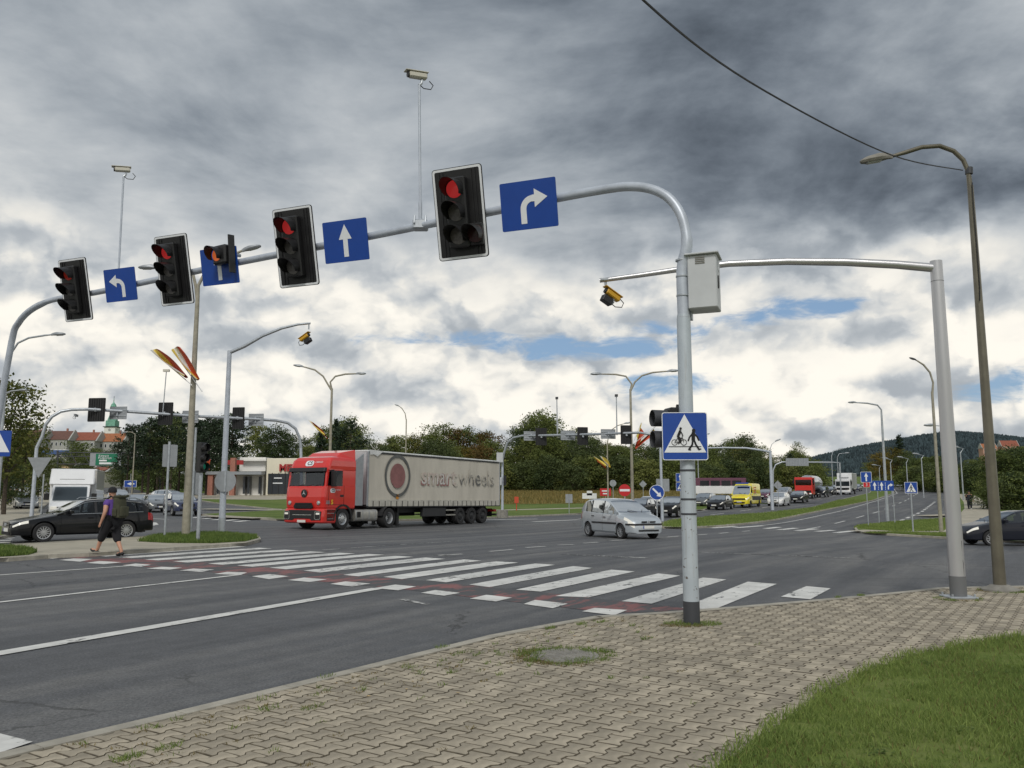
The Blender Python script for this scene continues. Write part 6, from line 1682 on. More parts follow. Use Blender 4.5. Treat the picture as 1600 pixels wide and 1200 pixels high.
def build_trailer():
    fl = Vector((-7.45, 43.0)); c = fl - LT * 1.275
    r = empty('semi_trailer', (c.x, c.y, zt(c.x, c.y)), math.atan2(HT.y, HT.x), 'long dirty grey curtain trailer with faded circle and lettering behind the red cab', 'trailer')
    # x = 0 at the front, going back to -13.6; y + is the left (visible) side
    LN, W, Z0, Z1 = 13.6, 2.55, 1.10, 4.0
    b = MB(); b.box((-LN / 2, 0, Z0 + .02), (LN, W - .04, .14)); b.build('deck', 'trailer_dark', r)
    for s_, nm in ((1, 'curtain'), (-1, 'curtain')):
        n = 48; vs, fs = [], []
        for i in range(n + 1):
            x = -.14 - (LN - .24) * i / n
            for j in range(9):
                z = Z0 + .02 + (Z1 - Z0 - .20) * j / 8
                w = .010 * math.sin(i * 2.1) * math.sin(math.pi * j / 8) + .006 * math.sin(i * .9 + j) 
                vs.append((x, s_ * (W / 2 - .012 + w), z))
        for i in range(n):
            for j in range(8): k = i * 9 + j; fs.append((k, k + 1, k + 10, k + 9) if s_ < 0 else (k, k + 9, k + 10, k + 1))
        MB().add(vs, fs).build(nm, 'curtain', r, smooth=True)
    b = MB(); b.box((-LN / 2, 0, Z1 - .06), (LN, W - .02, .10)); b.build('roof', 'white_roof', r, bevel=.03)
    for s_ in (1, -1):
        MB().box((-LN / 2, s_ * (W / 2 - .02), Z1 - .135), (LN - .3, .07, .07)).build('roof_rail', 'trailer_dark', r)
        MB().box((-LN / 2 - .02, s_ * (W / 2 + .006), Z0 + .17), (LN - .3, .03, .34)).build('hem', 'curtain_hem', r)
        MB().box((-LN / 2, s_ * (W / 2 - .02), Z0 - .03), (LN - .05, .06, .06)).build('side_rail', 'trailer_dark', r)
        for k in range(26):
            MB().box((-.5 - k * .5, s_ * (W / 2 + .026), Z0 + .13), (.045, .012, .30)).build('strap', 'black_matt', r)
        for x in (-.07, -LN + .05): MB().box((x, s_ * (W / 2 - .05), (Z0 + Z1) / 2 - .03), (.13 if x > -1 else .09, .12, Z1 - Z0 - .1)).build('corner_post', 'sign_back', r, bevel=.015)
    MB().box((-.05, 0, (Z0 + Z1) / 2), (.08, W - .14, Z1 - Z0 - .1)).build('front_wall', 'cabinet', r); MB().box((-LN + .05, 0, (Z0 + Z1) / 2), (.06, W - .14, Z1 - Z0 - .1)).build('rear_door', 'cabinet', r)
    # loose roof tarpaulin at the front corner
    b = MB(); vs = [(-.15, W / 2 + .01, Z1 + .01), (-1.3, W / 2 + .02, Z1 - .02), (-1.0, W / 2 + .03, Z1 - .17), (-.75, W / 2 + .03, Z1 - .32), (-.45, W / 2 + .03, Z1 - .22), (-.15, W / 2 + .025, Z1 - .25)]; b.add(vs, [tuple(range(6))]); b.build('tarpaulin_flap', 'white_roof', r)
    # chassis
    for s_ in (1, -1): MB().box((-LN / 2 - .5, s_ * .55, Z0 - .2), (LN - 2.4, .12, .34)).build('chassis_beam', 'trailer_dark', r)
    for k, x in enumerate((-8.9, -10.21, -11.52)):
        MB().tube([(x, -1.0, .5), (x, 1.0, .5)], .07, 10).build('axle', 'trailer_dark', r)
        for s_ in (1, -1):
            big_wheel(r, x, s_ * 1.08, s_, .50, .36, 'trailer_dark')
            n = 9; vs, fs = [], []
            for i in range(n + 1):
                a_ = R(15 + 150 * i / n)
                for y in (.90, 1.26): vs.append((x + .60 * math.cos(a_), s_ * y, .5 + .58 * math.sin(a_)))
            for i in range(n): fs.append((2 * i, 2 * i + 1, 2 * i + 3, 2 * i + 2))
            MB().add(vs, fs).build('mudguard', 'trim_dark', r)
    for s_ in (1, -1):
        MB().box((-6.2, s_ * 1.12, Z0 - .35), (2.3, .22, .5)).build('pallet_box', 'trailer_dark', r, bevel=.02)
        MB().box((-3.2, s_ * .8, .55), (.16, .16, 1.0)).build('landing_leg', 'trailer_dark', r); MB().box((-3.2, s_ * .8, .10), (.3, .3, .05)).build('foot', 'trailer_dark', r)
        for z in (.62, .90): MB().box((-7.9, s_ * 1.2, z - .05), (1.0, .04, .08)).build('guard_rail', 'fuel_tank', r)
        MB().box((-13.2, s_ * .9, .78), (.3, .5, .16)).build('tail_light', 'tail_lens', r, bevel=.02)
    MB().box((-13.35, 0, .52), (.1, 2.3, .12)).build('rear_bumper', 'trailer_dark', r)
    MB().box((-13.1, .7, .65), (.05, .5, .5)).build('mud_flap', 'black_matt', r)
    # faded emblem and lettering on the visible side
    yv = W / 2 + .024; M = Matrix.Translation((0, yv, 0)) @ Matrix.Rotation(R(180), 4, 'Z')
    cx, cz = -2.55, 2.72
    def onside(name, polys, m, y=0.): 
        b = MB()
        for p in polys: b.prism(p, -.003 - y, 0 - y)
        o = b.build(name, m, r); o.matrix_local = Matrix.Translation((0, yv, 0)) @ Matrix.Rotation(R(180), 4, 'Z'); return o
    onside('emblem_ring', ring(.98, 1.14, 48, -cx, cz), 'ring_dark'); onside('emblem_disc', [circ(.66, 40, -cx, cz)], 'disc_red')
    text_obj('lettering', 'smart', 1.42, 'ghost_white', r, (-4.72, yv + .006, 2.76), (R(90), 0, R(180)), .003, 'LEFT', 1.08)
    text_obj('lettering', 'smart', 1.50, 'ghost_red', r, (-4.66, yv + .002, 2.73), (R(90), 0, R(180)), .001, 'LEFT', 1.08, bold=.03)
    text_obj('lettering', 'wheels', 1.42, 'ghost_dark', r, (-8.55, yv + .004, 2.76), (R(90), 0, R(180)), .002, 'LEFT', 1.08)
    onside('hazard_mark', [rrect(.22, .26, .02, 1, 2.55, 1.60)], 'amber_lens')
    return r
_t = build_trailer()
_re = Vector((_t.location.x, _t.location.y)) - HT * 12.; _t.rotation_euler[1] = -math.atan2(_t.location.z - zt(_re.x, _re.y), 12.)
def build_tractor():
    fl = Vector((-8.95, 39.85)); c = fl - LT * 1.25
    r = empty('lorry_tractor', (c.x, c.y, zt(c.x, c.y)), math.atan2(HT.y, HT.x), 'red articulated lorry cab turning through the junction with a grey trailer', 'lorry')
    W = 2.5; hw = W / 2; RED = 'paint_red'
    # x = 0 at the front, back to -5.9
    # main cab shell as a lofted profile: (z, x_front, x_back, half width)
    lv = [(.98, -.10, -2.28, 1.20), (1.05, -.05, -2.30, 1.235), (1.55, -.02, -2.30, 1.25), (1.98, -.06, -2.30, 1.25), (2.08, -.10, -2.30, 1.25)]
    def shell(levels, name, m, capt=True, cr=.16, **kw):
        vs, fs = [], []; k = 0
        for (z, x0, x1, w) in levels:
            loop = [(x0 - cr, -w), (x0 - cr * .35, -w + cr * .22), (x0, -w + cr * 1.25), (x0, w - cr * 1.25), (x0 - cr * .35, w - cr * .22), (x0 - cr, w), (x1, w), (x1, -w)]
            vs += [(x, y, z) for x, y in loop]
        n = 8
        for i in range(len(levels) - 1):
            for j in range(n): q = (j + 1) % n; fs.append((i * n + j, i * n + q, (i + 1) * n + q, (i + 1) * n + j))
        fs.append(tuple(range(n))[::-1])
        if capt: fs.append(tuple(range((len(levels) - 1) * n, len(levels) * n)))
        return MB().add(vs, fs).build(name, m, r, fix=True, **kw)
    shell(lv, 'cab', RED, bevel=.012)
    # pillars and rear of the window band
    b = MB()
    b.box((-1.82, 0, 2.47), (.96, W - .02, .80)); b.build('sleeper', RED, r, bevel=.02)
    for s_ in (1, -1):
        MB().hexa([(-.26, s_ * 1.17 - .06, 2.06), (-.16, s_ * 1.17 - .06, 2.06), (-.16, s_ * 1.17 + .06, 2.06), (-.26, s_ * 1.17 + .06, 2.06)], [(-.38, s_ * 1.16 - .06, 2.90), (-.26, s_ * 1.16 - .06, 2.90), (-.26, s_ * 1.16 + .06, 2.90), (-.38, s_ * 1.16 + .06, 2.90)]).build('pillar', RED, r)
        q = [(-.26, s_ * 1.235, 2.08), (-1.34, s_ * 1.24, 2.02), (-1.34, s_ * 1.225, 2.82), (-.38, s_ * 1.21, 2.86)]
        MB().add(q, [(0, 1, 2, 3)]).build('side_window', 'car_glass', r)
        MB().box((-.80, s_ * 1.22, 2.87), (1.0, .05, .07)).build('window_frame', RED, r)
    shell([(2.86, -.22, -2.28, 1.24), (3.05, -.27, -2.30, 1.25), (3.32, -.40, -2.30, 1.23), (3.46, -.55, -2.30, 1.15), (3.53, -.85, -2.30, 1.0)], 'roof', RED, bevel=.02)
    # air deflector on the roof
    MB().hexa([(-1.05, -1.0, 3.46), (-1.05, 1.0, 3.46), (-2.32, 1.18, 3.40), (-2.32, -1.18, 3.40)][::-1], [(-1.45, -.92, 3.74), (-1.45, .92, 3.74), (-2.36, 1.12, 3.92), (-2.36, -1.12, 3.92)][::-1]).build('roof_deflector', RED, r, bevel=.05, seg=2, fix=True)
    for s_ in (1, -1): MB().hexa([(-2.3, s_ * 1.21 - .03, 1.15), (-2.3, s_ * 1.21 + .03, 1.15), (-2.86, s_ * 1.23 + .03, 1.15), (-2.86, s_ * 1.23 - .03, 1.15)], [(-2.3, s_ * 1.2 - .03, 3.4), (-2.3, s_ * 1.2 + .03, 3.4), (-2.86, s_ * 1.22 + .03, 3.75), (-2.86, s_ * 1.22 - .03, 3.75)]).build('side_fairing', RED if s_ < 0 else 'sign_back', r, fix=True)
    # windscreen with sun visor
    MB().add([(-.095, -1.10, 2.07), (-.095, 1.10, 2.07), (-.25, 1.06, 2.88), (-.25, -1.06, 2.88)], [(0, 1, 2, 3)]).build('windscreen', 'clear_glass', r)
    MB().box((-.9, 0, 2.1), (1.4, 2.3, .06)).build('dashboard', 'interior', r); MB().box((-1.35, 0, 2.5), (.05, 2.3, .8)).build('curtain', 'interior', r)
    for s_ in (.55, -.55): MB().box((-1.15, s_, 2.3), (.18, .5, .8)).build('seat', 'interior', r, bevel=.05)
    MB().hexa([(-.06, -1.14, 2.76), (-.06, 1.14, 2.76), (-.26, 1.17, 2.76), (-.26, -1.17, 2.76)][::-1], [(-.13, -1.12, 2.96), (-.13, 1.12, 2.96), (-.33, 1.16, 2.96), (-.33, -1.16, 2.96)][::-1]).build('sun_visor', 'trim_dark', r, bevel=.02, fix=True)
    MB().box((-.12, 0, 2.05), (.05, 2.2, .10)).build('wiper_cowl', 'trim_dark', r, bevel=.01)
    for y in (-.5, .1, .6): MB().tube([(-.08, y, 2.08), (-.13, y + .5, 2.16)], .012, 6).build('wiper', 'black_matt', r)
    # grille, bumper, lights
    MB().prism([(-.55, 1.0), (.55, 1.0), (.62, 1.10), (.50, 1.27), (-.50, 1.27), (-.62, 1.10)], -.045, 0, Matrix.Translation((0, 0, 0)) @ Matrix.Rotation(R(90), 4, 'Z')).build('grille', 'black_matt', r)
    for k in range(3): MB().box((.05, 0, 1.06 + k * .075), (.02, 1.0, .018)).build('grille_bar', 'trim_dark', r)
    shell([(.30, -.02, -.9, 1.20), (.36, .07, -.9, 1.25), (.62, .08, -.9, 1.25), (.94, .02, -.9, 1.25), (1.0, -.03, -.9, 1.22)], 'bumper', RED, bevel=.015)
    MB().prism([(-1.15, .46), (-.6, .44), (-.5, .52), (.5, .52), (.6, .44), (1.15, .46), (1.15, .86), (.75, .93), (-.75, .93), (-1.15, .86)], -.10, 0, Matrix.Rotation(R(90), 4, 'Z')).build('bumper_insert', 'black_plastic', r, bevel=.01)
    MB().box((.105, 0, .70), (.01, 1.2, .03)).build('chrome_strip', 'chrome', r)
    for s_ in (1, -1):
        b = MB(); o_, i_ = rrect(.36, .40, .08), rrect(.32, .36, .07); n_ = len(o_)
        b.add([(.108, p[0] + s_ * .98, p[1] + .68) for p in o_] + [(.108, p[0] + s_ * .98, p[1] + .68) for p in i_], [(j, (j + 1) % n_, n_ + (j + 1) % n_, n_ + j) for j in range(n_)]); b.build('headlight_trim', 'chrome', r)
        MB().box((.105, s_ * 1.0, .76), (.012, .22, .09)).build('headlight', 'head_lens', r, bevel=.003)
        MB().lathe([(.105, 0), (.10, .02), (.085, .026), (.08, .012), (.001, .016)], 20, Matrix.Translation((-.02, s_ * .92, 1.27)) @ Matrix.Rotation(R(90), 4, 'Y')).build('round_lamp', 'chrome', r, smooth=True)
    MB().box((.118, 0, .40), (.02, .52, .12)).build('number_plate', 'plate', r)
    # round emblem with three rays
    em = MB().lathe([(.19, 0), (.19, .02), (.165, .03), (.16, .012), (.001, .012)], 28, Matrix.Translation((-.01, 0, 1.72)) @ Matrix.Rotation(R(90), 4, 'Y')).build('emblem', 'trim_dark', r, smooth=True)
    b = MB()
    for a_ in (90, 210, 330):
        d = Vector((math.cos(R(a_)), math.sin(R(a_)))); n_ = Vector((-d.y, d.x)); p = [n_ * .028, d * .155, n_ * -.028]
        b.add([(.026, q.x, 1.72 + q.y) for q in p] + [(.03, 0, 1.72)], [(0, 1, 3), (1, 2, 3)])
    b.build('emblem_star', 'chrome', em)
    # doors, handle, steps, mirrors, arches
    for s_ in (1, -1):
        for x in (-.34, -1.44): MB().box((x, s_ * 1.251, 1.62), (.014, .006, 1.0)).build('door_gap', 'black_matt', r)
        MB().box((-.9, s_ * 1.251, 1.20), (1.1, .006, .012)).build('door_gap', 'black_matt', r)
        MB().box((-1.28, s_ * 1.256, 1.62), (.24, .03, .10)).build('door_handle', 'black_plastic', r, bevel=.01)
        MB().box((-.50, s_ * 1.40, 2.42), (.16, .24, .74)).build('mirror', 'black_plastic', r, bevel=.04, seg=2); MB().tube([(-.42, s_ * 1.2, 2.82), (-.48, s_ * 1.42, 2.84)], .03, 6).build('mirror_arm', 'black_plastic', r)
        MB().box((-.55, s_ * 1.19, .68), (.62, .12, .58)).build('step', 'trim_dark', r, bevel=.02)
        for z in (.52, .78): MB().box((-.55, s_ * 1.252, z), (.5, .012, .02)).build('step_edge', 'sign_back', r)
        n = 12; vs, fs = [], []
        for i in range(n + 1):
            a_ = R(-5 + 190 * i / n)
            for rr, y in ((.60, .86), (.60, 1.255), (.70, 1.262), (.70, .86)): vs.append((-1.42 + rr * math.cos(a_), s_ * y, .53 + rr * math.sin(a_) * .98))
        for i in range(n):
            for j in range(4): q = (j + 1) % 4; fs.append((i * 4 + j, i * 4 + q, (i + 1) * 4 + q, (i + 1) * 4 + j))
        MB().add(vs, fs).build('wheel_arch', 'black_plastic', r, fix=True, smooth=True)
        big_wheel(r, -1.42, s_ * 1.06, s_, .51, .34); big_wheel(r, -5.12, s_ * .98, s_, .51, .52, deep=True)
        # fuel tank / side box
        MB().prism(rrect(.62, .58, .14, 4), 0, 1.75, Matrix.Translation((-2.35, s_ * .93, .66)) @ Matrix.Rotation(R(90), 4, 'Z')).build('fuel_tank', 'fuel_tank', r, smooth=True)
        for k in range(4): MB().prism(rrect(.64, .60, .15, 4), 0, .03, Matrix.Translation((-2.42 - k * .5, s_ * .93, .66)) @ Matrix.Rotation(R(90), 4, 'Z')).build('tank_strap', 'sign_back', r)
        MB().box((-2.62, s_ * 1.247, .70), (.26, .02, .28)).build('tank_step', 'black_matt', r)
        n = 8; vs, fs = [], []
        for i in range(n + 1):
            a_ = R(10 + 160 * i / n)
            for y in (.7, 1.24): vs.append((-5.12 + .62 * math.cos(a_), s_ * y, .52 + .60 * math.sin(a_)))
        for i in range(n): fs.append((2 * i, 2 * i + 1, 2 * i + 3, 2 * i + 2))
        MB().add(vs, fs).build('mudguard', 'trim_dark', r)
        MB().box((-5.78, s_ * .98, .45), (.03, .5, .6)).build('mud_flap', 'black_matt', r)
    for s_ in (.42, -.42): MB().box((-3.6, s_, .86), (4.4, .1, .28)).build('chassis_beam', 'trailer_dark', r)
    MB().box((-1.4, 0, .62), (1.6, 1.6, .5)).build('engine', 'trailer_dark', r); MB().box((-5.0, 0, 1.08), (1.0, 1.0, .1)).build('fifth_wheel', 'trailer_dark', r)
    for x in (-1.42, -5.12): MB().tube([(x, -1.0, .51), (x, 1.0, .51)], .09, 8).build('axle', 'trailer_dark', r)
    # lettering
    def badge(cx, cz, s_, y=None):
        """white badge CS with small word; on the side when y is given, on the roof front otherwise"""
        if y is not None:
            M = Matrix.Translation((cx, y, cz)) @ Matrix.Rotation(R(180), 4, 'Z'); rot = (R(90), 0, R(180)); P = lambda u, v, o: (cx - u, y + o, cz + v)
        else:
            tl_ = math.atan2(.13, .27); M = Matrix.Translation((cx, 0, cz)) @ Matrix.Rotation(R(90), 4, 'Z') @ Matrix.Rotation(-tl_, 4, 'X'); rot = (R(90) - tl_, 0, R(90)); P = lambda u, v, o: (cx + o - v * .46, u, cz + v + .0)
        o = MB().prism(rrect(.46 * s_, .26 * s_, .11 * s_), -.004, 0, M).build('badge', W_, r)
        text_obj('lettering', 'CS', .25 * s_, 'trim_dark', r, P(.02 * s_, 0, .008), rot, .001, bold=.006 * s_); text_obj('lettering', 'CARGO', .12 * s_, W_, r, P(.50 * s_, .05 * s_, .008), rot, .001)
    badge(-.62, 1.86, .78, 1.254); badge(-.315, 3.17, 1.15)
    text_obj('lettering', '5', .30, 'sign_yellow', r, (-.60, 1.256, 1.30), (R(90), 0, R(180)), .001, bold=.01)
    for k in range(3): MB().box((-.30, 1.252, 1.24 + k * .06), (.26, .004, .03)).build('lettering', 'sign_back', r)
    return r
_t = build_tractor()
_re = Vector((_t.location.x, _t.location.y)) - HT * 5.; _t.rotation_euler[1] = -math.atan2(_t.location.z - zt(_re.x, _re.y), 5.)

# ---- other lorries
def box_lorry(px, Y, h, label, bodyw=2.25, top=2.95, cabm='paint_white', boxm='paint_white', L=6.2, tank=False, cabtop=None, sc_=1.0):
    x = (px - 800) / F * Y
    r = empty('lorry', (x, Y, zt(x, Y)), math.atan2(h[1], h[0]), label, 'lorry'); hw = bodyw / 2
    ct = cabtop or 2.1
    if cabtop is None:     # van-fronted box body
        v = [(0, -.9, .35), (0, -.9, .95), (-.35, -.9, 1.2), (-.95, -.9, 1.95), (-1.1, -.9, 2.1), (-1.9, -.9, 2.1), (-1.9, -.9, .35)]
        n = len(v); vs = v + [(a_, -b_, c_) for a_, b_, c_ in v]; fs = [tuple(range(n)), tuple(range(2 * n - 1, n - 1, -1))] + [((i + 1) % n, i, i + n, (i + 1) % n + n) for i in range(n)]
        MB().add(vs, fs).build('cab', cabm, r, bevel=.06, seg=2, fix=True)
        MB().add([(-.34, -.80, 1.24), (-.34, .80, 1.24), (-.93, .76, 1.96), (-.93, -.76, 1.96)], [(0, 1, 2, 3)]).build('windscreen', 'car_glass', r).location = (.03, 0, .02)
        for s_ in (1, -1): MB().add([(-.75, s_ * .905, 1.22), (-1.7, s_ * .905, 1.22), (-1.7, s_ * .905, 1.9), (-1.1, s_ * .905, 1.9)], [(0, 1, 2, 3)]).build('side_window', 'car_glass', r)
        MB().prism(rrect(1.1, .16, .03), -.03, 0, Matrix.Translation((0, 0, .84)) @ Matrix.Rotation(R(90), 4, 'Z')).build('grille', 'black_matt', r)
        zs = [(-1.25, 2.1), (-1.75, top)]
        MB().hexa([(-1.0, -hw + .05, 2.08), (-1.0, hw - .05, 2.08), (-1.95, hw, 2.08), (-1.95, -hw, 2.08)][::-1], [(-1.5, -hw + .08, top - .02), (-1.5, hw - .08, top - .02), (-1.95, hw, top - .02), (-1.95, -hw, top - .02)][::-1]).build('wind_deflector', boxm, r, bevel=.05, fix=True)
        MB().box((-1.18, 0, 2.36), (.03, 1.2, .05)).build('vent', 'black_matt', r); bx0 = -1.95; bz = .85
    else:
        MB().box((-.95, 0, .6 + (ct - .6) / 2), (1.9, bodyw, ct - .6)).build('cab', cabm, r, bevel=.08, seg=2)
        MB().box((.005, 0, ct - .75), (.03, bodyw - .25, .8)).build('windscreen', 'car_glass', r, bevel=.01)
        for s_ in (1, -1): MB().box((-.7, s_ * (hw + .003), ct - .75), (.9, .02, .7)).build('side_window', 'car_glass', r)
        MB().box((.03, 0, 1.0), (.06, bodyw - .4, .35)).build('grille', 'black_matt', r); MB().box((.02, 0, .55), (.12, bodyw, .35)).build('bumper', 'trim_dark' if tank else cabm, r, bevel=.03); bx0 = -2.1; bz = 1.1
    if tank: MB().lathe([(.3, 0), (1.05, .15), (1.15, .6), (1.15, L - .5), (1.0, L), (.3, L + .1)], 24, Matrix.Translation((bx0 - .1, 0, 2.25)) @ Matrix.Rotation(R(-90), 4, 'Y')).build('tank', 'paint_midsilver', r, smooth=True)
    else:
        MB().box((bx0 - L / 2, 0, (bz + top) / 2), (L, bodyw, top - bz)).build('box_body', boxm, r, bevel=.04)
        if cabtop: MB().box((bx0 + .12, 0, top - .45), (.3, 1.5, .5)).build('cooling_unit', 'paint_white', r, bevel=.03)
    MB().box((bx0 - L / 2, 0, bz - .18), (L, bodyw * .5, .3)).build('chassis', 'trailer_dark', r)
    for s_ in (1, -1):
        for xx in ((-.95 if cabtop else -.8), bx0 - L * .72): wheel(r, xx, s_ * (hw - .2), .40, .26, s_, 'sign_back', 6)
        MB().box(((.02 if cabtop is None else .07), s_ * (.68 if cabtop is None else hw - .3), .86 if cabtop is None else .72), (.06, .30, .18)).build('headlight', 'head_lens', r, bevel=.02)
        MB().box((-.75 if cabtop is None else -.1, s_ * (hw + (.0 if cabtop is None else .14)), 1.45 if cabtop is None else ct - .6), (.10, .26, .34 if cabtop is None else .6)).build('mirror', 'black_plastic', r, bevel=.03)
    MB().box((.04 if cabtop is None else .09, 0, .52), (.02, .5, .11)).build('number_plate', 'plate', r)
    return r
box_lorry(114, 44, (.38, -.92), 'white box van lorry facing us behind the black estate car')
box_lorry(1252, 120, HA, 'red tanker lorry standing high in the far queue', 2.45, 3.3, 'paint_red', L=7, tank=True, cabtop=3.05)
box_lorry(1313, 142, HA, 'white refrigerated box lorry at the back of the far queue', 2.4, 3.7, L=6, cabtop=2.6)
def build_bus():
    p = ground_at(1124, 132); r = empty('bus', p, R(176), 'red and white bus half hidden behind the yellow ambulance', 'bus')
    MB().box((0, 0, 1.1), (8, 2.5, 1.3)).build('lower_body', 'paint_white', r, bevel=.08); MB().box((0, 0, 2.35), (8, 2.5, 1.25)).build('upper_body', 'paint_purple', r, bevel=.1)
    for s_ in (1, -1):
        for k in range(4): MB().box((-2.5 + k * 1.65, s_ * 1.252, 2.15), (1.4, .02, .8)).build('window', 'car_glass', r)
        for x in (-2.6, 2.4): wheel(r, x, s_ * 1.08, .48, .3, s_, 'sign_back', 6)
build_bus()
# ================================================================== trees
def leaf_cloud(lobes, n, spread, size, flat_=.6, seed=1):
    """lobes: (x, y, z, rx, ry, rz); leaves gathered in clumps near the lobe surfaces"""
    rr = random.Random(seed); vs, fs = [], []
    tot = sum(l[3] * l[4] + l[5] * l[3] for l in lobes)
    for (x, y, z, rx, ry, rz) in lobes:
        k = max(3, int(n * (rx * ry + rz * rx) / tot / 15))
        for _ in range(k):
            while True:
                d = Vector((rr.gauss(0, 1), rr.gauss(0, 1), rr.gauss(0, 1)))
                if d.length > .1: break
            d.normalize()
            if d.z < -.35 and rr.random() < .6: d.z = -d.z
            f = rr.uniform(.55, 1.06)
            c = Vector((x + d.x * rx * f, y + d.y * ry * f, z + d.z * rz * f))
            sp_ = spread * rr.uniform(.6, 1.4)
            for _ in range(15):
                p = c + Vector((rr.gauss(0, sp_), rr.gauss(0, sp_), rr.gauss(0, sp_ * flat_)))
                a_ = Vector((rr.gauss(0, 1), rr.gauss(0, 1), rr.gauss(0, .7))).normalized(); b_ = a_.cross(Vector((rr.gauss(0, 1), rr.gauss(0, 1), rr.gauss(0, 1)))).normalized()
                s_ = size * rr.uniform(.6, 1.5); q = len(vs)
                vs += [p - a_ * s_, p - b_ * s_ * .55, p + a_ * s_, p + b_ * s_ * .55]; fs.append((q, q + 1, q + 2, q + 3))
    return vs, fs
def broad_proto(name, leafm, seed, H=12., R_=3.6, bare=.22, n=6000, size=.15):
    rr = random.Random(seed); root = empty(name, (0, 0, -500), 0)
    b = MB(); th = H * bare; top = Vector((rr.uniform(-.3, .3), rr.uniform(-.3, .3), H * .8))
    b.tube([(0, 0, -.3), (.05, 0, th), (top.x * .5, top.y * .5, H * .5), top], [.22, .17, .10, .03], 8)
    lobes = []
    for k in range(11):
        a_ = k * 2.4 + rr.uniform(-.4, .4); z = H * (bare + .10 + (.80 - bare) * (k / 10.)); w = math.sin(math.pi * min(1, (z / H - bare) / (1 - bare) * .85 + .12)) ** .7
        r_ = R_ * w * rr.uniform(.45, .75); p = Vector((math.cos(a_) * r_, math.sin(a_) * r_, z + rr.uniform(-.3, .3)))
        b.tube([(top.x * z / H * .6, top.y * z / H * .6, z * .72), (p.x * .5, p.y * .5, z * .88), p], [.08, .05, .02], 5)
        s_ = R_ * rr.uniform(.36, .56); lobes.append((p.x, p.y, p.z, s_, s_, s_ * rr.uniform(.7, .95)))
    lobes.append((top.x, top.y, H * .88, R_ * .42, R_ * .42, H * .11)); lobes.append((0, 0, H * .55, R_ * .6, R_ * .6, H * .22))
    b.build('trunk', 'bark', root, smooth=True)
    vs, fs = leaf_cloud(lobes, n, .42, size, seed=seed); mesh_obj('crown', vs, fs, leafm, root)
    root['_h'] = H; return root
def pine_proto(name, leafm, seed, H=13., spruce=False):
    rr = random.Random(seed); root = empty(name, (0, 0, -500), 0); b = MB()
    b.tube([(0, 0, -.3), (rr.uniform(-.1, .1), 0, H * .5), (rr.uniform(-.2, .2), 0, H * .98)], [.2, .13, .02], 8)
    vs, fs = [], []
    n = 85 if spruce else 60
    for k in range(n):
        t = k / (n - 1); z = H * ((.10 if spruce else .34) + (.90 if spruce else .64) * t)
        if spruce: ln = (1 - t) ** .85 * H * .22 * rr.uniform(.7, 1.15) + .15
        else: ln = H * .19 * math.sin(math.pi * min(1, .18 + t * .80)) ** .8 * rr.uniform(.6, 1.25) + .2
        a_ = rr.uniform(0, 6.283); d = Vector((math.cos(a_), math.sin(a_), 0)); dr = -.25 if spruce else .18
        tip = d * ln + Vector((0, 0, z + ln * dr)); b.tube([(0, 0, z), tip], [.035, .01], 4, caps=False)
        m_ = int(26 * ln / 2) + 16
        for _ in range(m_):
            f = rr.uniform(.15, 1.05) if spruce else rr.betavariate(3, 1.4) * 1.1
            p = d * (ln * f) + Vector((rr.gauss(0, .22), rr.gauss(0, .22), z + ln * f * dr + rr.gauss(0, .12 if spruce else .22)))
            aa = Vector((rr.gauss(0, 1), rr.gauss(0, 1), rr.gauss(0, .6))).normalized(); bb = aa.cross(Vector((rr.gauss(0, 1), rr.gauss(0, 1), rr.gauss(0, 1)))).normalized()
            s_ = rr.uniform(.14, .32); q = len(vs); vs += [p - aa * s_, p - bb * s_ * .4, p + aa * s_, p + bb * s_ * .4]; fs.append((q, q + 1, q + 2, q + 3))
    b.build('trunk', 'bark', root, smooth=True); mesh_obj('crown', vs, fs, leafm, root); root['_h'] = H; return root
PR = {'green': [broad_proto('broadleaf_tree', 'leaf_green', s) for s in (1, 2, 3)], 'dark': [broad_proto('broadleaf_tree', 'leaf_dark', s, R_=3.9, bare=.16) for s in (4, 5)], 'autumn': [broad_proto('broadleaf_tree', 'leaf_autumn', 6, bare=.12)], 'olive': [broad_proto('broadleaf_tree', 'leaf_olive', 16, bare=.2, n=4200, size=.15)],
      'rust': [broad_proto('broadleaf_tree', 'leaf_rust', 7, bare=.1, n=5000)], 'pale': [broad_proto('broadleaf_tree', 'leaf_pale', 8, R_=3.4, bare=.08)], 'thin': [broad_proto('broadleaf_tree', 'leaf_pale', 9, R_=2.6, bare=.3, n=1500)],
      'bush': [broad_proto('bush', 'leaf_green', 10, H=6, R_=3.2, bare=.02, n=4500), broad_proto('bush', 'leaf_dark', 11, H=6, R_=3.3, bare=.02, n=4500), broad_proto('bush', 'leaf_pale', 15, H=6, R_=3.0, bare=.02, n=4000)],
      'pine': [pine_proto('pine_tree', 'leaf_pine', s) for s in (12, 13)], 'spruce': [pine_proto('spruce_tree', 'leaf_pine', 14, spruce=True)]}
used = set()
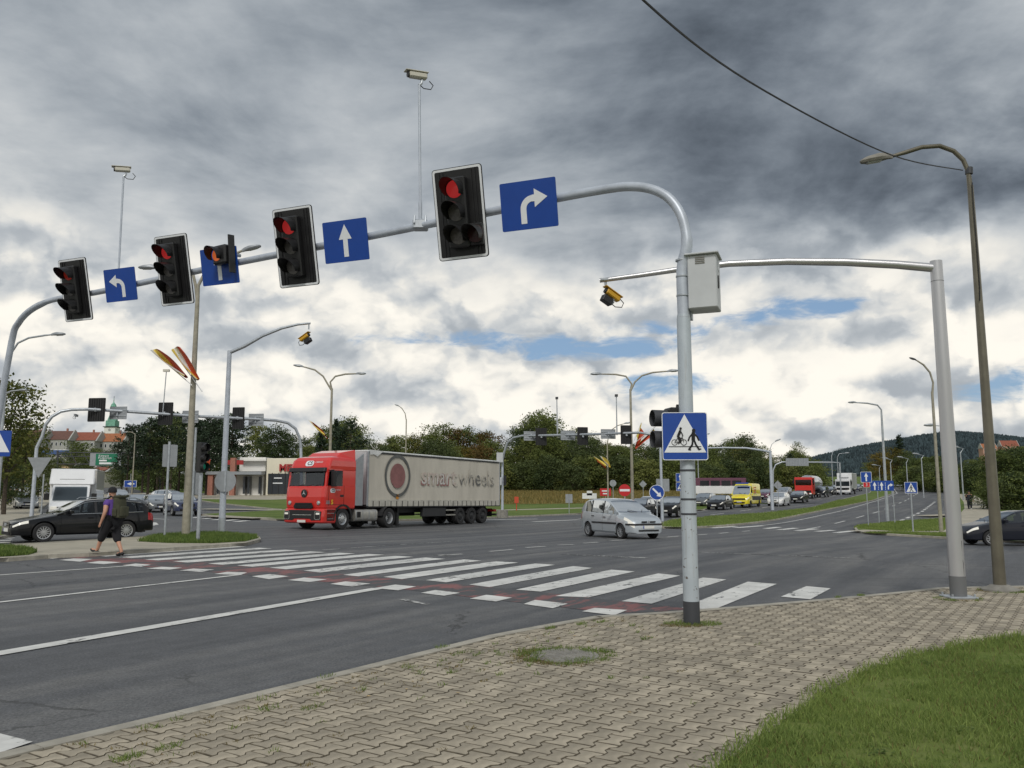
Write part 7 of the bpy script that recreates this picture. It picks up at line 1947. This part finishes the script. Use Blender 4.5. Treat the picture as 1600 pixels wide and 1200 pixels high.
def tree(kind, px, Y, py=None, label='', group=None, h=None, wide=1.0, base=None):
    p = ground_at(px, Y) if base is None else base
    H = h if h else max(2.5, hz(p, py) - p.z)
    pr = rnd.choice(PR[kind]); o = copy_tree(pr)
    s_ = H / (pr['_h'] * (1.0 if kind in ('pine', 'spruce') else 1.0)); o.location = (p.x, p.y, p.z - .05); wv = wide * rnd.uniform(.9, 1.12)
    o.scale = (s_ * wv, s_ * wv, s_); o.rotation_euler = (0, 0, rnd.uniform(0, 6.28))
    if '_h' in o: del o['_h']
    if label.startswith('*'):
        cn = pr.children[0].data.materials[0].name if 'leaf' in pr.children[0].data.materials[0].name else pr.children[1].data.materials[0].name
        c_ = {'leaf_green': 'green', 'leaf_dark': 'dark green', 'leaf_pine': 'dark needled', 'leaf_autumn': 'yellowing', 'leaf_rust': 'rust brown', 'leaf_pale': 'pale green', 'leaf_olive': 'olive'}[cn]
        where = [w_ for x_, w_ in LAND if px >= x_][-1]
        label = ('sparse ' if kind == 'thin' else '') + c_ + ' ' + label[1:] + ' ' + where
    tag(o, label, 'bush' if kind == 'bush' else 'tree', group); return o
LAND = [(-99, 'at the left edge'), (120, 'by the church'), (190, 'by the green board'), (235, 'left of the island lamp post'), (300, 'right of the island lamp post'), (360, 'behind the shop'), (460, 'above the lorry cab'), (565, 'above the front of the trailer'), (630, 'above the middle of the trailer'), (700, 'above the rear of the trailer'), (775, 'by the far gantry post'), (830, 'behind the left far signal'), (885, 'behind the middle far signal'), (940, 'behind the thin lamp with flags'), (985, 'right of the no entry sign'), (1050, 'behind the near post'), (1110, 'left of the ambulance'), (1150, 'above the ambulance'), (1190, 'by the slim camera post'), (1225, 'above the red tanker'), (1270, 'above the white box lorry'), (1330, 'by the lane arrow sign'), (1420, 'by the white car going away'), (1480, 'behind the aluminium post'), (1530, 'right of the aluminium post'), (1580, 'at the right edge')]
SK = [(190,664),(230,650),(262,640),(300,652),(335,648),(360,642),(385,658),(410,668),(440,664),(480,690),(500,672),(524,654),(545,656),(575,690),(610,682),(650,676),(690,664),(720,661),(745,668),(790,692),(812,674),(835,650),(860,650),(880,676),(920,674),(950,684),(1000,690),(1050,692),(1100,690),(1140,690),(1165,682),(1185,692),(1210,714),(1235,708),(1250,694),(1262,704),(1300,726)]
sk = lambda x: lerp_list(SK, x)
# dark pines left of and behind the shop
for k in range(15):
    px = 196 + k * 11.5 + rnd.uniform(-3, 3); tree('pine' if rnd.random() < .75 else 'dark', px, rnd.uniform(104, 140) if px < 335 else rnd.uniform(158, 176), sk(px) + rnd.uniform(0, 8), '*tree in the stand', 'dark pines behind the left street', wide=1.05)
for k in range(16): tree('bush' if k % 2 else 'dark', 185 + k * 18 + rnd.uniform(-5, 5), rnd.uniform(148, 170), 722 + rnd.uniform(-14, 10), '*low tree among the pines', 'undergrowth among the left pines', wide=1.25)
for px in (500, 522, 546): tree('spruce' if px != 546 else 'pine', px, 165 + rnd.uniform(-5, 5), sk(px), 'dark spruce above the lorry cab', 'dark spruces above the lorry')
# the mixed wood beyond the meadow: back row, middle row, bushy edge
def kind_at(px):
    r_ = rnd.random()
    if 690 < px < 765: return 'rust' if r_ < .45 else ('autumn' if r_ < .7 else 'green')
    if 775 < px < 812: return 'thin'
    if 1030 < px < 1150: return 'dark' if r_ < .6 else 'green'
    return 'green' if r_ < .40 else ('dark' if r_ < .62 else ('pale' if r_ < .82 else 'olive'))
for k in range(52):
    px = 400 + k * 17.2 + rnd.uniform(-6, 6)
    tree(kind_at(px), px, rnd.uniform(196, 224), sk(px) + rnd.uniform(-3, 9), '*tall tree at the back of the wood', 'trees at the back of the wood')
for k in range(44):
    px = 470 + k * 18.6 + rnd.uniform(-7, 7)
    tree(kind_at(px) if kind_at(px) != 'thin' else 'green', px, rnd.uniform(178, 194), max(sk(px) + 10, 690 + rnd.uniform(-8, 22)), '*mid height tree in the wood', 'trees in the middle of the wood', wide=1.15)
for k in range(52):
    px = 470 + k * 15.8 + rnd.uniform(-5, 5)
    tree('bush', px, rnd.uniform(168, 177), 730 + rnd.uniform(-14, 14), '*bush on the front edge of the wood', 'bushes along the edge of the wood', wide=1.15)
tree('green', 848, 185, 645, 'tall round tree rising above the wood over the gantry', None); tree('dark', 822, 188, 668, 'dark tree left of the tall round tree', None)
tree('dark', 1168, 180, 679, 'tall dark tree right of the crossing sign', None); tree('thin', 1250, 190, 690, 'lone thin tree rising above the far queue', None); tree('pine', 1236, 190, 708, 'small pine left of the lone thin tree', None)
for k in range(15): tree('bush' if k % 3 else 'green', 1085 + k * 14 + rnd.uniform(-4, 4), 150 + k * 2.2, 735 + rnd.uniform(-18, 8), '*shrub along the far queue', 'shrubs along the far queue', wide=1.1)
# right-hand road: autumn tree, conifer, mixed edge
for px, Y, py, kd, lb in ((1378, 215, 706, 'autumn', 'left yellowing tree where the right road bends'), (1397, 220, 698, 'autumn', 'right yellowing tree where the right road bends'), (1410, 228, 680, 'spruce', 'dark spruce above the right road'), (1422, 215, 704, 'dark', 'dark tree beside the tall spruce'), (1362, 225, 722, 'green', 'green tree at the left of the yellowing trees')): tree(kd, px, Y, py, lb, None, wide=1.1)
for k in range(20):
    px = 1425 + k * 12 + rnd.uniform(-4, 4); tree('green' if rnd.random() < .5 else 'dark', px, 190 - k * 3.2, lerp_list([(1425, 716), (1480, 716), (1530, 722), (1570, 705), (1660, 690)], px) + rnd.uniform(-4, 8), '*tree on the right bank', 'trees on the right hand bank', wide=1.15)
for k in range(24):
    px = 1418 + k * 10.5 + rnd.uniform(-4, 4); tree('bush', px, 172 - k * 3.2, 742 + rnd.uniform(-14, 8), '*bush on the right bank', 'bushes on the right hand bank', wide=1.3)
for k in range(7): tree('dark' if k % 2 else 'green', 1562 + k * 16, 84 + k, 704 - k * 3 + rnd.uniform(-5, 10), '*near tree', 'near trees at the right edge', wide=1.35)
for k in range(9): tree('bush', 1552 + k * 13, 78 + rnd.uniform(-2, 3), 752 + rnd.uniform(-12, 5), '*near bush', 'near bushes at the right edge', wide=1.3)
# left edge
tree('olive', 8, 60, 588, 'yellowing broad tree at the left edge', None, wide=1.0); tree('pale', 34, 74, 655, 'loose green tree right of the yellowing one', None); tree('green', 12, 82, 680, 'green tree behind the yellowing one', None)
for k, (px, Y, py) in enumerate(((60, 96, 706), (84, 150, 716), (108, 165, 720), (131, 168, 712), (5, 70, 720), (118, 210, 690), (170, 215, 702), (146, 230, 700), (28, 100, 712), (92, 220, 706))): tree('green' if k % 2 else 'dark', px, Y, py, '*tree among the left houses', 'trees along the left street', wide=1.2)
for pl in PR.values():
    for o in pl:
        for ch in list(o.children): bpy.data.objects.remove(ch, do_unlink=True)
        bpy.data.objects.remove(o, do_unlink=True)

# ================================================================== far hill with forest
def build_hill():
    RID = [(1080, 775), (1180, 748), (1265, 722), (1330, 705), (1400, 694), (1450, 685), (1490, 680), (1540, 684), (1600, 692), (1700, 712), (1800, 745), (1900, 775)]
    vs, fs = [], []; nx, ny = 70, 16; Y1 = 2300.
    def hp(px, t):
        Y = 1200 + (Y1 - 1200) * t; d = pix_dir(px, lerp_list(RID, px) + 1); zr = HC + d.z / d.y * Y1; x = d.x / d.y * Y
        z0 = zt(x, 1200) * .9; zz = z0 + (zr - z0) * sstep(min(t, 1)) if t <= 1 else zr - (t - 1) * 500
        return Vector((x, Y, zz + 6 * mnoise.noise((x * .004, Y * .004, 0))))
    for i in range(nx + 1):
        for j in range(ny + 1): vs.append(hp(1080 + 820 * i / nx, 1.15 * j / ny))
    for i in range(nx):
        for j in range(ny): k = i * (ny + 1) + j; fs.append((k, k + ny + 1, k + ny + 2, k + 1))
    mat('hill_ground', (.02, .03, .02), .95, var=.3, scale=.01)
    o = mesh_obj('hill', vs, fs, 'hill_ground', smooth=True); o['kind'] = 'structure'
    mat('hill_forest', (.040, .058, .064), .9, island=.35, spec=.1)  # bluish base colour has some distance haze painted into it
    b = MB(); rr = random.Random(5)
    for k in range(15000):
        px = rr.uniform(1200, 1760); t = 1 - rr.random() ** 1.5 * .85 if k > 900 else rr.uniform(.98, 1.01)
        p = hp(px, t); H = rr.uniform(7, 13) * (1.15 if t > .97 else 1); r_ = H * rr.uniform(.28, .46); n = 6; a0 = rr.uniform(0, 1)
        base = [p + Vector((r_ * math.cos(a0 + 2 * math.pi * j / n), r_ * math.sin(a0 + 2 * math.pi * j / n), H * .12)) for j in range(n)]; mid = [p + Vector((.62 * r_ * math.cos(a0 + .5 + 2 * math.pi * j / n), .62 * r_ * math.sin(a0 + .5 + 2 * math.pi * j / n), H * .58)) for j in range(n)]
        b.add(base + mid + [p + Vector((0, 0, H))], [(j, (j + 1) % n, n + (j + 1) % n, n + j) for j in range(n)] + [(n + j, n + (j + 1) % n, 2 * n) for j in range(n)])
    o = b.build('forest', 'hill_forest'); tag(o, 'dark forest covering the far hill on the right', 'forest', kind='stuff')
build_hill()

# ================================================================== buildings
mat('wall_cream', (.70, .66, .53), .85, var=.05, scale=.4); mat('wall_grey', (.36, .36, .34), .85, var=.08, scale=.3); mat('wall_ochre', (.50, .36, .19), .85, var=.08, scale=.3); mat('wall_white', (.72, .71, .67), .85, var=.05, scale=.3); mat('wall_pink', (.48, .27, .20), .85, var=.08, scale=.2)
mat('roof_red', (.24, .075, .045), .8, var=.15, scale=1.5); mat('roof_brown', (.13, .065, .05), .8, var=.15, scale=1.5); mat('roof_orange', (.32, .12, .05), .8, var=.15, scale=1.5); mat('copper', (.16, .36, .27), .7, var=.2, scale=1); mat('brick', (.34, .15, .11), .85, var=.12, scale=3); mat('red_sheet', (.34, .025, .025), .5); mat('win_dark', (.03, .035, .042), .15); mat('blue_fascia', (.05, .10, .24), .6); mat('gold', (.6, .25, .06), .35, .6)
def house(x0, x1, ytop, yeave, Y, wm, rm, label, rows=3, depth=9., cols=5, base_px=None, name='apartment_block'):
    p, q = at(x0, yeave, Y), at(x1, yeave, Y); w = q.x - p.x; ze = p.z; zr = at(x0, ytop, Y).z; cx = (p.x + q.x) / 2; gz = zt(cx, Y)
    r = empty(name, (cx, Y + depth / 2, gz), 0, label, 'building'); H = ze - gz
    MB().box((0, 0, H / 2), (w, depth, H)).build('wall', wm, r)
    b = MB(); ov = .3; vs = [(-w / 2 - ov, -depth / 2 - ov, H), (w / 2 + ov, -depth / 2 - ov, H), (w / 2 + ov, depth / 2 + ov, H), (-w / 2 - ov, depth / 2 + ov, H), (-w / 2 - ov, 0, zr - gz), (w / 2 + ov, 0, zr - gz)]
    b.add(vs, [(0, 1, 5, 4), (2, 3, 4, 5), (0, 4, 3), (1, 2, 5), (3, 2, 1, 0)]); rf = b.build('roof', rm, r)
    for s_ in (-1, 1): b = MB(); xx = s_ * (w / 2 + ov + .25); b.add([(xx - .25, -depth / 2 - ov, H - .3), (xx + .25, -depth / 2 - ov, H - .3), (xx + .25, 0, zr - gz + .5), (xx - .25, 0, zr - gz + .5), (xx - .25, depth / 2 + ov, H - .3), (xx + .25, depth / 2 + ov, H - .3), (xx - .25, 0, H - .3), (xx + .25, 0, H - .3)], [(0, 1, 2, 3), (3, 2, 5, 4), (0, 3, 6), (3, 4, 6), (1, 7, 2), (2, 7, 5), (0, 6, 7, 1), (6, 4, 5, 7)]); b.build('gable', 'wall_grey', r)
    for rr_ in range(rows):
        for c in range(cols):
            f = MB().box((-w / 2 + w * (c + .5) / cols, -depth / 2 - .02, H - 1.7 - rr_ * 2.9), (w / cols * .5, .08, 1.5)).build('window', W_, r); MB().box((-w / 2 + w * (c + .5) / cols, -depth / 2 - .06, H - 1.7 - rr_ * 2.9), (w / cols * .5 - .2, .06, 1.3)).build('pane', 'win_dark', f)
    MB().box((w * .2, 0, zr - gz + .3), (.6, .6, 1.4)).build('chimney', 'brick', rf)
    return r
house(72, 105, 672, 687, 330, 'wall_grey', 'roof_brown', 'grey apartment block with brown roof left of the church')
house(111, 148, 674, 688, 335, 'wall_grey', 'roof_red', 'grey apartment block with red roof in the middle of the row')
house(155, 190, 676, 690, 340, 'wall_grey', 'roof_orange', 'grey apartment block with orange roof below the church tower')
house(36, 64, 670, 684, 325, 'wall_grey', 'roof_brown', 'brown roofed block behind the trees at the left')
house(8, 50, 686, 696, 240, 'wall_ochre', 'roof_brown', 'ochre house behind the left trees', rows=3)
house(141, 162, 729, 735, 190, 'wall_cream', 'roof_red', 'small cream house at the end of the left street', rows=2, cols=3, name='house')
house(80, 112, 722, 727, 205, 'wall_ochre', 'roof_brown', 'ochre house above the white box lorry', rows=2, cols=5, name='house')
house(1536, 1558, 693, 700, 900, 'wall_pink', 'roof_orange', 'left pink building on the hill at the right', rows=2, cols=4)
house(1566, 1592, 688, 697, 900, 'wall_pink', 'roof_red', 'right pink building on the hill at the right', rows=2, cols=4)
def shed():
    p, q = at(60, 706, 215), at(108, 711, 215); cx = (p.x + q.x) / 2; gz = zt(cx, 215); r = empty('retail_hall', (cx, 220, gz), 0, 'low hall with a blue band behind the left street', 'building'); H = p.z - gz
    MB().box((0, 0, H / 2 - .4), (q.x - p.x, 10, H - .8)).build('wall', 'wall_grey', r); MB().box((0, -5.1, H - .1), (q.x - p.x + .4, .3, 1.1)).build('fascia', 'blue_fascia', r); MB().box((0, 0, H + .3), (q.x - p.x + .6, 10.4, .5)).build('roof', 'wall_white', r)
shed()
def church():
    Y = 420.; c = at(174, 690, Y); gz = zt(c.x, Y); r = empty('church', (c.x, Y, gz), 0, 'white church tower with green copper helm above the roofs', 'church'); k = Y / F
    Z = lambda py: at(174, py, Y).z - gz
    def octa(levels, nm, m, n=8): return MB().lathe([(rr_ * k, Z(py)) for rr_, py in levels], n, Matrix.Rotation(R(22.5), 4, 'Z')).build(nm, m, r)
    MB().box((0, 0, Z(668) / 2), (17 * k, 17 * k, Z(668))).build('tower', 'wall_white', r)
    MB().box((0, 0, Z(667.3)), (20 * k, 20 * k, 1.0 * k)).build('cornice', 'trim_dark', r)
    MB().box((0, 0, Z(662)), (14.5 * k, 14.5 * k, 9 * k)).build('gallery', 'copper', r)
    octa([(7.5, 657.5), (7.2, 655), (5.4, 650), (4.0, 646), (3.6, 641), (3.6, 636), (4.6, 635.5), (3.4, 632), (1.2, 629.5), (.6, 628), (.35, 622)], 'helm', 'copper')
    MB().lathe([(.01, -.7 * k), (.75 * k, 0), (.01, .7 * k)], 10, Matrix.Translation((0, 0, Z(626)))).build('ball', 'gold', r); MB().tube([(0, 0, Z(625)), (0, 0, Z(619))], .12, 6).build('spire', 'trim_dark', r)
    MB().lathe([(1.9 * k, 0), (1.9 * k, .1)], 20, Matrix.Translation((0, -8.55 * k, Z(672))) @ Matrix.Rotation(R(90), 4, 'X')).build('clock_face', 'wall_grey', r)
    MB().prism([(-1.3 * k, -2 * k), (1.3 * k, -2 * k), (1.3 * k, .8 * k), (0, 2 * k), (-1.3 * k, .8 * k)], -8.6 * k, -8.5 * k, Matrix.Translation((0, 0, Z(680)))).build('window', 'win_dark', r)
church()
def shop():
    Y = 126.; k = Y / F; p0 = at(417, 716, Y); gz = zt(p0.x, Y) + .1; r = empty('shop', (p0.x, Y, gz), 0, 'low cream shop with red letters, dark glazing and brick porch', 'shop')
    X = lambda px: (px - 417) * k; Z = lambda py: at(430, py, Y).z - gz; H = Z(716)
    MB().box((X(417) + 11, 8, H / 2), (22, 16, H)).build('wall', 'wall_cream', r, bevel=.05)
    MB().box((X(445), -.06, Z(756) ), (X(474) - X(425), .2, Z(739) - Z(771))).build('glazing', 'win_dark', r)
    for k_ in range(5): MB().box((X(427 + k_ * 10), -.2, Z(755)), (.10, .12, Z(739) - Z(771))).build('mullion', 'trim_dark', r)
    for y_, w_ in ((747, 12), (755, 15)): MB().box((X(436), -.25, Z(y_)), (w_ * k, .05, 1.6 * k)).build('window_sign', W_, r)
    text_obj('sign_letters', 'MED', 1.45, 'red_sheet', r, (X(437), -.12, Z(731.5)), (R(90), 0, 0), .12, 'LEFT', 1.0, bold=.05)
    MB().box((X(372) , 6, Z(742) / 2), (X(417) - X(338), 11, Z(742))).build('side_wing', 'wall_white', r)
    MB().box((X(372), -.3, Z(739.5)), (X(414) - X(328), 3.0, .45)).build('canopy', 'sign_back', r)
    MB().box((X(392), 5, Z(725)), (X(417) - X(376), 8, Z(717) - Z(739))).build('upper_wall', 'wall_white', r)
    MB().box((X(396), .6, Z(719)), (X(417) - X(378), .8, 2.2 * k)).build('roof_edge', 'wall_white', r)
    for px in (369.5, 336): MB().box((X(px), -1.2, Z(716 if px > 340 else 742) / 2), (.75, .75, Z(716 if px > 340 else 742))).build('brick_pillar', 'brick', r)
    for px in (363, 380): MB().box((X(px), -1.3, Z(723)), (X(px + 10) - X(px), .2, 7 * k)).build('red_panel', 'red_sheet', r)
    for px in (345, 355, 385, 392, 408): MB().box((X(px), -.02 if px < 400 else .3, Z(758)), (3.0 * k, 1.2, Z(745) - Z(772))).build('door', 'win_dark', r)
shop()

# ================================================================== people
mat('skin', (.50, .27, .18), .55, var=.06, scale=10); mat('cloth_purple', (.11, .055, .27), .85, var=.1, scale=12); mat('cloth_black', (.012, .012, .015), .9, var=.2, scale=10); mat('cloth_olive', (.050, .052, .030), .9, var=.2, scale=10); mat('hair_dark', (.02, .015, .012), .8); mat('cloth_dark', (.02, .022, .03), .9); mat('shoe', (.02, .02, .02), .6); mat('shoe_white', (.6, .6, .58), .6)
def skin_mesh(name, joints, edges, m, parent, sub=2, root_i=0):
    """joints: (x, y, z, r) or (x, y, z, rx, ry)"""
    me = bpy.data.meshes.new(name); me.from_pydata([j[:3] for j in joints], edges, []); o = bpy.data.objects.new(name, me); col.objects.link(o)
    md = o.modifiers.new('skin', 'SKIN'); md.use_smooth_shade = True; md.branch_smoothing = .5
    o.modifiers.new('sub', 'SUBSURF').levels = sub
    for k, j in enumerate(joints): me.skin_vertices[0].data[k].radius = (j[3], j[4] if len(j) > 4 else j[3]); me.skin_vertices[0].data[k].use_root = (k == root_i)
    dg = bpy.context.evaluated_depsgraph_get(); dg.update(); m2 = bpy.data.meshes.new_from_object(o.evaluated_get(dg)); m2.name = name
    bpy.data.objects.remove(o, do_unlink=True); m2.materials.clear(); m2.materials.append(MATS[m]); m2.shade_smooth()
    return link(bpy.data.objects.new(name, m2), parent)
def person(loc, heading, label, top='cloth_purple', legs='cloth_black', long_legs=False, cap=True, hairm='hair_dark', shoe='shoe', group=None, stride=1., sc_=1.0, sleeves=False):
    r = empty('person', loc, math.atan2(heading[1], heading[0]), label, 'person', group); r.scale = (sc_, sc_, sc_); q = stride
    hip, kl, al, tl_ = (0, .10, .92), (.23 * q, .11, .52), (.40 * q, .11, .12), (.60 * q, .12, .17); hr, kr, ar, tr_ = (0, -.10, .92), (-.04 * q, -.11, .50), (-.28 * q, -.11, .09), (-.08 * q, -.12, .035)
    sl, el, wl = (.0, .22, 1.42), (-.06, .30, 1.14), (.05, .31, .90); sr_, er, wr_ = (.0, -.21, 1.42), (-.10, -.27, 1.15), (.0, -.28, .91)
    J = [(0, 0, .95, .14, .17), (.0, 0, 1.15, .14, .17), (.01, 0, 1.36, .13, .17), (.04, 0, 1.50, .058), (.07, 0, 1.60, .085), (.085, 0, 1.71, .088), (.085, 0, 1.765, .06)]
    E = [(0, 1), (1, 2), (2, 3), (3, 4), (4, 5), (5, 6)]
    def add(p, rad, par): J.append((*p, rad)); E.append((par, len(J) - 1)); return len(J) - 1
    add((.185, 0, 1.635), .016, 4); add((.06, .098, 1.64), .018, 4); add((.06, -.098, 1.64), .018, 4)
    for (h_, k_, a_, t_) in ((hip, kl, al, tl_), (hr, kr, ar, tr_)):
        i = add(h_, .095, 0); i = add(k_, .062, i); m_ = [(k_[c] * .6 + a_[c] * .4) for c in range(3)]; i = add(m_, .060, i); i = add(a_, .042, i); add(t_, .035, i)
    for (s_, e_, w_, sg) in ((sl, el, wl, 1), (sr_, er, wr_, -1)):
        i = add(s_, .078, 2); i = add(e_, .056, i); i = add(w_, .034, i)
        d = (Vector(w_) - Vector(e_)).normalized(); pm = Vector(w_) + d * .06; i = add(pm, .030, i)
        for k, (off, ln) in enumerate(((-.03, .075), (-.01, .088), (.012, .082), (.032, .062))):
            p1 = pm + d * (.03 + ln * .5) + Vector((off, 0, 0)); a1 = add(p1, .0095, i); add(p1 + d * ln * .4 + Vector((.012, -.012 * sg, 0)), .008, a1)
        p1 = Vector(w_) + d * .05 + Vector((.045, -.01 * sg, 0)); a1 = add(p1, .011, i); add(p1 + d * .04, .009, a1)
    skin_mesh('body', J, E, 'skin', r)
    sj = [(0, 0, .89, .22, .24), (.02, 0, 1.12, .225, .245), (.01, 0, 1.36, .185, .215), (.035, 0, 1.48, .095), (*sl, .115), (*[sl[c] * .45 + el[c] * .55 for c in range(3)], .10), (*sr_, .115), (*[sr_[c] * .45 + er[c] * .55 for c in range(3)], .10)]
    se = [(0, 1), (1, 2), (2, 3), (2, 4), (4, 5), (2, 6), (6, 7)]
    if sleeves: sj += [(*el, .062), (*wl, .045), (*er, .062), (*wr_, .045)]; se += [(5, 8), (8, 9), (7, 10), (10, 11)]
    skin_mesh('shirt', sj, se, top, r)
    f = .96 if long_legs else .42
    mix_ = lambda a_, b_, t: [a_[c] * (1 - t) + b_[c] * t for c in range(3)]
    pj = [(0, 0, .97, .19, .21), (*hip, .145), (*kl, .115), (*mix_(kl, al, f), .10 if not long_legs else .06), (*hr, .145), (*kr, .115), (*mix_(kr, ar, f), .10 if not long_legs else .06)]
    skin_mesh('trousers', pj, [(0, 1), (1, 2), (2, 3), (0, 4), (4, 5), (5, 6)], legs, r)
    for (a_, t_) in ((al, tl_), (ar, tr_)):
        d = (Vector(t_) - Vector(a_)); hl_ = Vector(a_) - Vector((d.x, d.y, 0)).normalized() * .06 - Vector((0, 0, .05))
        skin_mesh('shoe', [(*a_, .052), (*hl_, .05), (*(Vector(a_) + d * .55 - Vector((0, 0, .03))), .052, .045), (*(Vector(t_) + d.normalized() * .02), .040, .032)], [(0, 1), (0, 2), (2, 3)], shoe, r)
    if cap:
        MB().lathe([(.108, 1.655), (.112, 1.70), (.100, 1.76), (.06, 1.80), (.001, 1.812)], 18, Matrix.Translation((.075, 0, 0)), cap=False).build('cap', 'cloth_black', r, smooth=True)
        MB().add([(.15, -.08, 1.665), (.26, -.05, 1.65), (.26, .05, 1.65), (.15, .08, 1.665), (.15, -.08, 1.675), (.26, -.05, 1.658), (.26, .05, 1.658), (.15, .08, 1.675)], [(0, 1, 2, 3), (7, 6, 5, 4), (0, 4, 5, 1), (1, 5, 6, 2), (2, 6, 7, 3)]).build('cap_brim', 'cloth_black', r)
    else: MB().lathe([(.085, 1.60), (.106, 1.68), (.10, 1.75), (.06, 1.795), (.001, 1.805)], 16, Matrix.Translation((.065, 0, 0)), cap=False).build('hair', hairm, r, smooth=True)
    return r
pm = G(176, 866, .05); hd = Vector((-.90, .42)).normalized()
man = person((pm.x - .05, pm.y, zt(pm.x, pm.y) + .01), hd, 'man in purple shirt, black cap and black shorts walking with a rucksack', sc_=1.0)
def rucksack():
    l = man.location; r = empty('rucksack', (l.x, l.y, l.z + .98), man.rotation_euler[2], 'large olive rucksack on the back of the walking man', 'rucksack'); r.scale = (1.0,) * 3
    MB().hexa([(-.13, -.16, .02), (-.13, .16, .02), (-.38, .15, .0), (-.38, -.15, .0)][::-1], [(-.12, -.15, .56), (-.12, .15, .56), (-.33, .13, .54), (-.33, -.13, .54)][::-1]).build('pack', 'cloth_olive', r, bevel=.06, seg=3, smooth=True, fix=True)
    MB().box((-.40, 0, .18), (.10, .24, .26)).build('front_pocket', 'cloth_olive', r, bevel=.03, seg=2); MB().box((-.24, 0, .57), (.24, .28, .07)).build('lid', 'cloth_olive', r, bevel=.03, seg=2)
    for s_ in (1, -1):
        MB().box((-.24, s_ * .17, .16), (.16, .06, .22)).build('side_pocket', 'cloth_olive', r, bevel=.025)
        MB().tube([(-.14, s_ * .11, .52), (-.02, s_ * .12, .58), (.10, s_ * .13, .50), (.145, s_ * .13, .34), (.09, s_ * .15, .16), (-.10, s_ * .15, .08)], .022, 8).build('strap', 'cloth_black', r, smooth=True)
rucksack()
pg = ground_at(1514, 78); person(pg, (-.55, -.83), 'distant walker in dark clothes and white shoes on the right footpath', 'cloth_dark', 'cloth_dark', True, False, shoe='shoe_white', stride=.3, sleeves=True)
pg = ground_at(16, 82); person(pg, (.6, -.8), 'distant pedestrian in black beside the left trees, left of two', 'cloth_dark', 'cloth_dark', True, False, stride=.5, sleeves=True)
pg = ground_at(25, 80); person(pg, (.6, -.8), 'distant pedestrian in black beside the left trees, right of two', 'cloth_black', 'cloth_dark', True, True, stride=.6, sleeves=True)
# guard rail across the bend of the right-hand road
def guard():
    a_, b_ = Vector((84, 205)), Vector((122, 196)); r = empty('guard_rail', (a_.x, a_.y, zt(*a_)), 0, 'steel guard rail where the right road bends away', 'guard rail'); l = r.location
    pts = [Vector((a_.lerp(b_, k / 10).x, a_.lerp(b_, k / 10).y, zt(*a_.lerp(b_, k / 10)) + .7)) for k in range(11)]
    b = MB(); b.tube(pts, .13, 6); wbuild(b, 'rail', 'galv_light', r)
    for p in pts[::2]: b = MB(); b.tube([p - Vector((0, 0, .8)), p], .05, 6); wbuild(b, 'post', 'galv', r)
guard()
